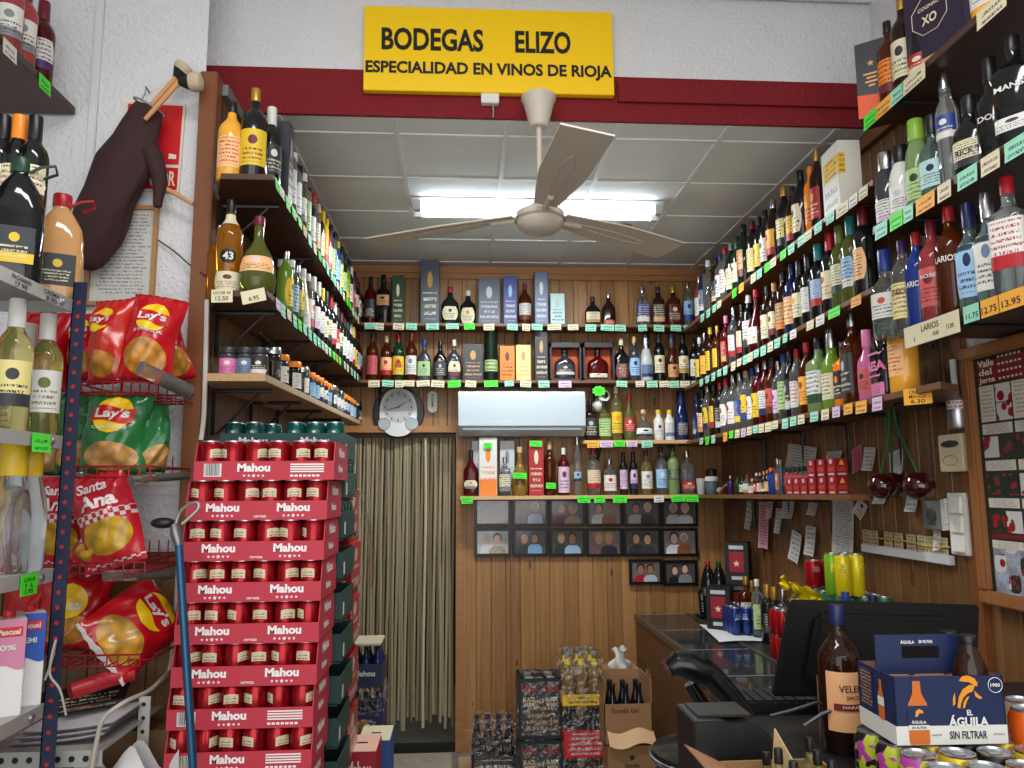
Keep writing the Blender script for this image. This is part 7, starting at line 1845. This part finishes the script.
def crisps(label, px, py, Y, w, h, rot, m, brand, seed, group=None, sub=None):
    """px, py: base centre"""
    x, _, z = onY(px, py, Y)
    t = thing('crisp_bag', label, 'crisp bag', (x, Y, z), rot=rot, group=group)
    r = random.Random(seed); ph = [r.uniform(0, 6) for _ in range(6)]; T_ = .05+.01*r.random()
    def side(u, v, s, o=0):
        k = max(0, math.sin(PI*v))**.55*max(0, math.sin(PI*u))**.6
        wr = .006*(math.sin(u*9+v*5+ph[0])*math.sin(v*11+ph[1])+.6*math.sin(u*17-v*13+ph[2]))*min(1, k*2)+.004*math.sin(u*40)*(1-k)*(abs(v-.5) > .4)
        pin = 1-.05*math.sin(PI*v)
        return ((u-.5)*w*pin+.004*math.sin(v*7+ph[3]), s*(-T_*k-o)+wr+.008*math.sin(u*4+ph[4])*abs(v-.5)*2, h*v)
    ob('bag', B().grid(lambda u, v: side(u, v, 1), 22, 26).grid(lambda u, v: side(1-u, v, -1), 14, 16), m, t, smooth=80)
    def dec(vc, o, uc=.5): return lambda a, b_: side(min(.99, max(.01, uc+a/w)), min(.99, vc+b_/h), 1, o)
    if brand == 'lays':
        R = w*.30
        def discg(R, vc, o, sq=1): return lambda u, v: dec(vc, o)((2*u-1)*R*math.sqrt(max(0, 1-(2*v-1)**2)), (2*v-1)*R*sq)
        ob('logo_disc', B().grid(discg(R, .70, .0035), 14, 14), mat((246, 204, 30), .3), t)
        ob('logo_ribbon', B().grid(lambda u, v: dec(.70, .0055)((2*u-1)*R*1.08, (v-.5)*R*.78+.006*math.sin(u*6)), 12, 3), mat((196, 20, 34), .3), t)
        ob('lettering', text(B(), "Lay's", R*1.75, R*.66, dec(.70, .0075), .035), mat('white', .4), t, smooth=0)
        if sub: ob('lettering', text(B(), sub, w*.55, h*.035, dec(.54, .005), .02), mat('white', .4), t, smooth=0)
    elif brand == 'ana':
        ob('lettering', text(text(B(), 'Santa', w*.5, h*.11, dec(.83, .004, .45), .03), 'Ana', w*.62, h*.15, dec(.67, .004), .04), mat((240, 226, 226), .4), t, smooth=0)
    elif brand == 'laus':
        ob('logo_disc', B().grid(lambda u, v: dec(.62, .0035)((2*u-1)*w*.26*math.sqrt(max(0, 1-(2*v-1)**2)), (2*v-1)*w*.26), 12, 12), mat((246, 204, 30), .3), t)
        ob('lettering', text(B(), 'aus', w*.4, h*.1, dec(.55, .006), .03), mat('white', .4), t, smooth=0)
    return t
RB = bagmat((186, 16, 28), (222, 150, 50), (150, 14, 24), .26, .40, .2)
RB2 = bagmat((196, 40, 26), (222, 150, 50), (160, 16, 26), .2, .34, .14)
RBW = bagmat((190, 20, 30), (228, 170, 60), (214, 206, 206), .22, .38, .18)
GB = bagmat((36, 110, 56), (226, 170, 96), (26, 84, 42), .20, .42, .17)
SB = bagmat((190, 34, 48), (228, 180, 40), (206, 60, 70), .32, .40, .19, True)
G = 'red crisp bags in the top basket'
z0 = lev[0]
crisps("front right red Lay's crisp bag in the top wire basket", 142, 383, 2.34, .155, .275, (-.12, .12, .15), RB, 'lays', 1, G, 'EL PUNTO DE SAL')
crisps('red crisp bag with orange upper corner, left of the front one in top basket', 106, 384, 2.36, .14, .27, (-.12, -.06, -.35), RB2, 'lays', 2, G)
crisps('red crisp bag squeezed against the navy post, top basket', 84, 382, 2.42, .13, .22, (-.1, -.05, -.5), RB, 'lays', 3, G)
crisps('tilted red crisp bag at the right end of the top basket', 177, 382, 2.50, .12, .24, (-.1, -.28, .6), RB, None, 4, G)
crisps('red crisp bag at far left behind the white wine bottles', 38, 392, 2.45, .17, .26, (-.1, 0, 0), RB, None, 5, G)
G = 'green crisp bags in the second basket'
crisps("front green Lay's crisp bag with yellow price patch in the second basket", 111, 474, 2.36, .19, .245, (-.08, .03, .05), GB, 'lays', 6, G, 'CAMPESINAS')
crisps('green crisp bag behind the navy post in the second basket', 78, 472, 2.45, .17, .25, (-.08, -.05, -.2), GB, None, 7, G)
crisps('green crisp bag turned sideways at right of the second basket', 150, 472, 2.40, .10, .21, (-.08, .05, .9), GB, None, 8, G)
crisps('green crisp bag behind the white wine bottles at far left', 40, 476, 2.5, .2, .25, (-.08, 0, 0), GB, None, 18, G)
G = 'red checked crisp bags in the third basket'
crisps('tilted red checked crisp bag leaning right in the third basket', 118, 567, 2.34, .175, .29, (-.12, -.30, .08), SB, 'ana', 9, G)
crisps('red checked crisp bag upright behind the navy post, third basket', 56, 567, 2.44, .165, .27, (-.1, .0, 0), SB, 'ana', 10, G)
crisps('small red checked crisp bag low between the two larger checked bags', 88, 568, 2.36, .10, .14, (-.12, .25, .2), SB, None, 11, G)
G = 'red crisp bags in the lowest basket'
crisps('red crisp bag with white edge lying slanted in the lowest basket', 98, 655, 2.33, .22, .27, (-.75, .95, .25), RBW, 'lays', 12, G)
crisps('dark red crisp bag with yellow logo behind the navy post, lowest basket', 62, 650, 2.44, .2, .22, (-.25, .1, .1), RB, 'laus', 13, G)
crisps('red crisp bag at far left behind the milk cartons', 28, 655, 2.5, .2, .23, (-.2, 0, 0), RB, None, 14, G)

# ------------------------------------------------------------------ left white wall: sign, document, bag, brushes
YW = 2.655
def rect(px0, py0, px1, py1, Y=YW): a, b_ = onY(px0, py1, Y), onY(px1, py0, Y); return (a[0]+b_[0])/2, (a[2]+b_[2])/2, b_[0]-a[0], b_[2]-a[2]
x, z, w, h = rect(120, 104, 185, 191)
t = thing('extinguisher_sign', 'red and white fire extinguisher sign reading EXTINTOR on the white wall', 'sign', (x, YW, z), rot=(0, .02, 0))
ob('panel', B().box(-w/2, w/2, -.004, 0, -h/2, h/2), mat((226, 206, 190), .5), t, smooth=0)
ob('red_field', B().box(-w/2+.008, w/2-.008, -.0055, -.004, -h/2+.10, h/2-.008).box(-w/2+.008, w/2-.008, -.0055, -.004, -h/2+.008, -h/2+.088), mat((200, 22, 30), .4), t, smooth=0)
b = B(); text(b, 'EXTINTOR', w-.03, .055, flat(0, -.0065, -h/2+.048), .03)
poly2(b, [(-.035, -h/2+.11), (.012, -h/2+.11), (.012, .07), (0, .09), (-.02, .09), (-.035, .07)], flat(0, -.0065, 0)); poly2(b, [(-.02, .09), (0, .09), (.02, .12), (.03, .112), (.033, .118), (.018, .13), (-.02, .10)], flat(0, -.0065, 0))
poly2(b, [(.058, -h/2+.12), (.085, -h/2+.12), (.085, -h/2+.135), (.06, -h/2+.14)], flat(0, -.0065, 0))
ob('lettering', b, mat((232, 220, 190), .5), t, smooth=0)
x, z, w, h = rect(85, 207, 160, 306)
t = thing('framed_document', 'typed document in thin gilt wooden frame on the white wall', 'framed document', (x, YW, z))
f = .014
ob('frame', B().box(-w/2, w/2, -.016, 0, h/2-f, h/2).box(-w/2, w/2, -.016, 0, -h/2, -h/2+f).box(-w/2, -w/2+f, -.016, 0, -h/2+f, h/2-f).box(w/2-f, w/2, -.016, 0, -h/2+f, h/2-f), wood('gilt_frame', (150, 104, 58), (190, 142, 88), 2), t, smooth=0)
ob('document', B().quad([(-w/2+f, -.006, -h/2+f), (w/2-f, -.006, -h/2+f), (w/2-f, -.006, h/2-f), (-w/2+f, -.006, h/2-f)]), prt((206, 206, 198), 'grey', 'grey', 26, 0, 0, .97, .6, 3), t, smooth=0)
ob('glass_pane', B().quad([(-w/2+f, -.010, -h/2+f), (w/2-f, -.010, -h/2+f), (w/2-f, -.010, h/2-f), (-w/2+f, -.010, h/2-f)]), clearglass, t, smooth=0)
# cloth bag
Yg = 2.585
cl = speckle('brown_cloth', (44, 22, 24), (64, 34, 34), 60, .85, .3)
path = [(148, 107), (143, 120), (135, 142), (125, 165), (112, 190), (101, 215), (93, 240), (88, 262), (86, 270)]
rad = [14, 17, 22, 27, 26, 27, 25, 16, 4]
pts = smoothp([onY(px, py, Yg) for px, py in path], 4)
rr = []
for i in range(len(rad)-1):
    for k in range(4): rr.append(rad[i]+(rad[i+1]-rad[i])*k/4)
rr.append(rad[-1]); sc = Yg/F
t = thing('cloth_bag', 'dark brown cloth bagpipe bag hanging on the white wall', 'bag', tuple(pts[0]))
n = 28; b = B(); 
for i, (p, r_) in enumerate(zip(pts, rr)):
    tg = (pts[min(i+1, len(pts)-1)]-pts[max(i-1, 0)]).normalized(); e = Vector((tg.z, 0, -tg.x)); e = -e
    for k in range(n):
        a = 2*PI*k/n; fold = 1+.07*math.sin(a*5+i*.3)+.045*math.sin(a*11-i*.35)
        q = p-pts[0]+e*math.cos(a)*r_*sc*fold+Vector((0, 1, 0))*math.sin(a)*min(r_*sc*.62, .055)*fold; b.v.append(tuple(q))
for i in range(len(pts)-1):
    for k in range(n): k2 = (k+1) % n; b.face((i*n+k, i*n+k2, (i+1)*n+k2, (i+1)*n+k))
b.face(tuple(range(n))[::-1]); b.face(tuple((len(pts)-1)*n+k for k in range(n)))
ob('bag_body', b, cl, t, smooth=80)
c0 = pts[0]
ob('collar_trim', B().tube([tuple(Vector((math.cos(a)*15*sc*.94+.0, math.sin(a)*.034, -math.cos(a)*15*sc*.5+.004))) for a in [i*PI/10 for i in range(20)]], .004, 6, closed=True), mat((150, 140, 140), .6), t)
L_ = [Vector(onY(px, py, Yg-.01))-c0 for px, py in ((150, 150), (156, 165), (160, 182), (158, 200), (158, 207))]
ob('side_sleeve', B().tube(smoothp(L_, 3), [.034, .033, .032, .030, .028, .026, .024, .022, .018, .016, .015, .014, .012], 14), cl, t)
L_ = [Vector(onY(px, py, Yg))-c0 for px, py in ((156, 184), (176, 194), (193, 204))]
ob('wooden_pipe', B().tube(L_, [.010, .008, .007], 10), mat((196, 146, 96), .5), t)
for k, (a, m, e, n_) in enumerate((((147, 110), (176, 78), (186, 66), 'upper of two wooden brushes with cream-tipped bristles'), ((152, 112), (179, 82), (201, 82), 'lower of two wooden brushes with cream-tipped bristles'))):
    Y = Yg-.02-.03*k
    A = Vector(onY(*a, Y)); Mm = Vector(onY(*m, Y)); E = Vector(onY(*e, Y)); t = thing('brush', n_+', in the cloth bag', 'brush', tuple(A))
    ob('handle', B().tube([-(Mm-A)*.25, (0, 0, 0), Mm-A], [.007, .008, .009], 10), mat((206, 150, 96), .45), t)
    d_ = E-Mm
    ob('dark_bristles', B().tube([Mm-A, Mm-A+d_*.3, Mm-A+d_*.55], [.012, .022, .030], 16), mat((30, 28, 28), .8), t)
    ob('cream_bristles', B().tube([Mm-A+d_*.5, Mm-A+d_*.75, Mm-A+d_*1.0, Mm-A+d_*1.1], [.030, .034, .028, .010], 16), speckle('bristle', (176, 160, 128), (206, 194, 164), 90, .8, .4), t)
q = onY(149, 92, 2.65); t = thing('wall_hook', 'thin nail and string holding the cloth bag on the wall', 'hook', q)
ob('nail', B().tube([(0, .005, 0), (0, -.03, .004)], .003, 6), mat('grey', .4, .8), t); ob('string', B().tube([(0, -.025, .004), (.003, -.04, -.03), (-.004, -.05, -.06)], .0018, 5), mat((120, 116, 110), .7), t)

# ------------------------------------------------------------------ blue pole leaning on the beer trays
Yp = 2.20
A = Vector(onY(179, 545, Yp)); Bm = Vector(onY(193, 768, Yp-.03)); d_ = (Bm-A).normalized(); foot = A+d_*((A.z-.01)/-d_.z)
t = thing('blue_pole', 'blue metal pole with round black knob and looped handle before the red trays', 'pole', tuple(foot))
ob('shaft', B().tube([(0, 0, 0), A-foot], .011, 14), mat((36, 78, 112), .3, .4), t)
j = Vector(onY(174, 524, Yp)); ob('joint', B().tube([A-foot, (A+j)/2-foot, j-foot], [.012, .016, .011], 12), mat((120, 122, 124), .3, .7), t)
k_ = Vector(onY(163, 523, Yp)); ob('knob', B().ball(k_-foot, .03, 18, sc=(1.1, .8, .5)), mat((22, 22, 24), .4), t)
lp_ = [Vector(onY(px, py, Yp))-foot for px, py in ((175, 526), (180, 512), (190, 504), (198, 503), (198, 509), (190, 517), (182, 524))]
ob('loop_handle', B().tube(smoothp(lp_, 4), .005, 8), mat((150, 150, 148), .3, .6), t)

# ------------------------------------------------------------------ view
vs = bpy.context.scene.view_settings
vs.view_transform = 'Standard'; vs.look = 'None'; vs.exposure = 0.0; vs.gamma = 1; vs.use_curve_mapping = False
cy = bpy.context.scene.cycles
cy.use_denoising = True; cy.max_bounces = 8; cy.transmission_bounces = 6; cy.transparent_max_bounces = 12; cy.caustics_reflective = False; cy.caustics_refractive = False; cy.sample_clamp_indirect = 6
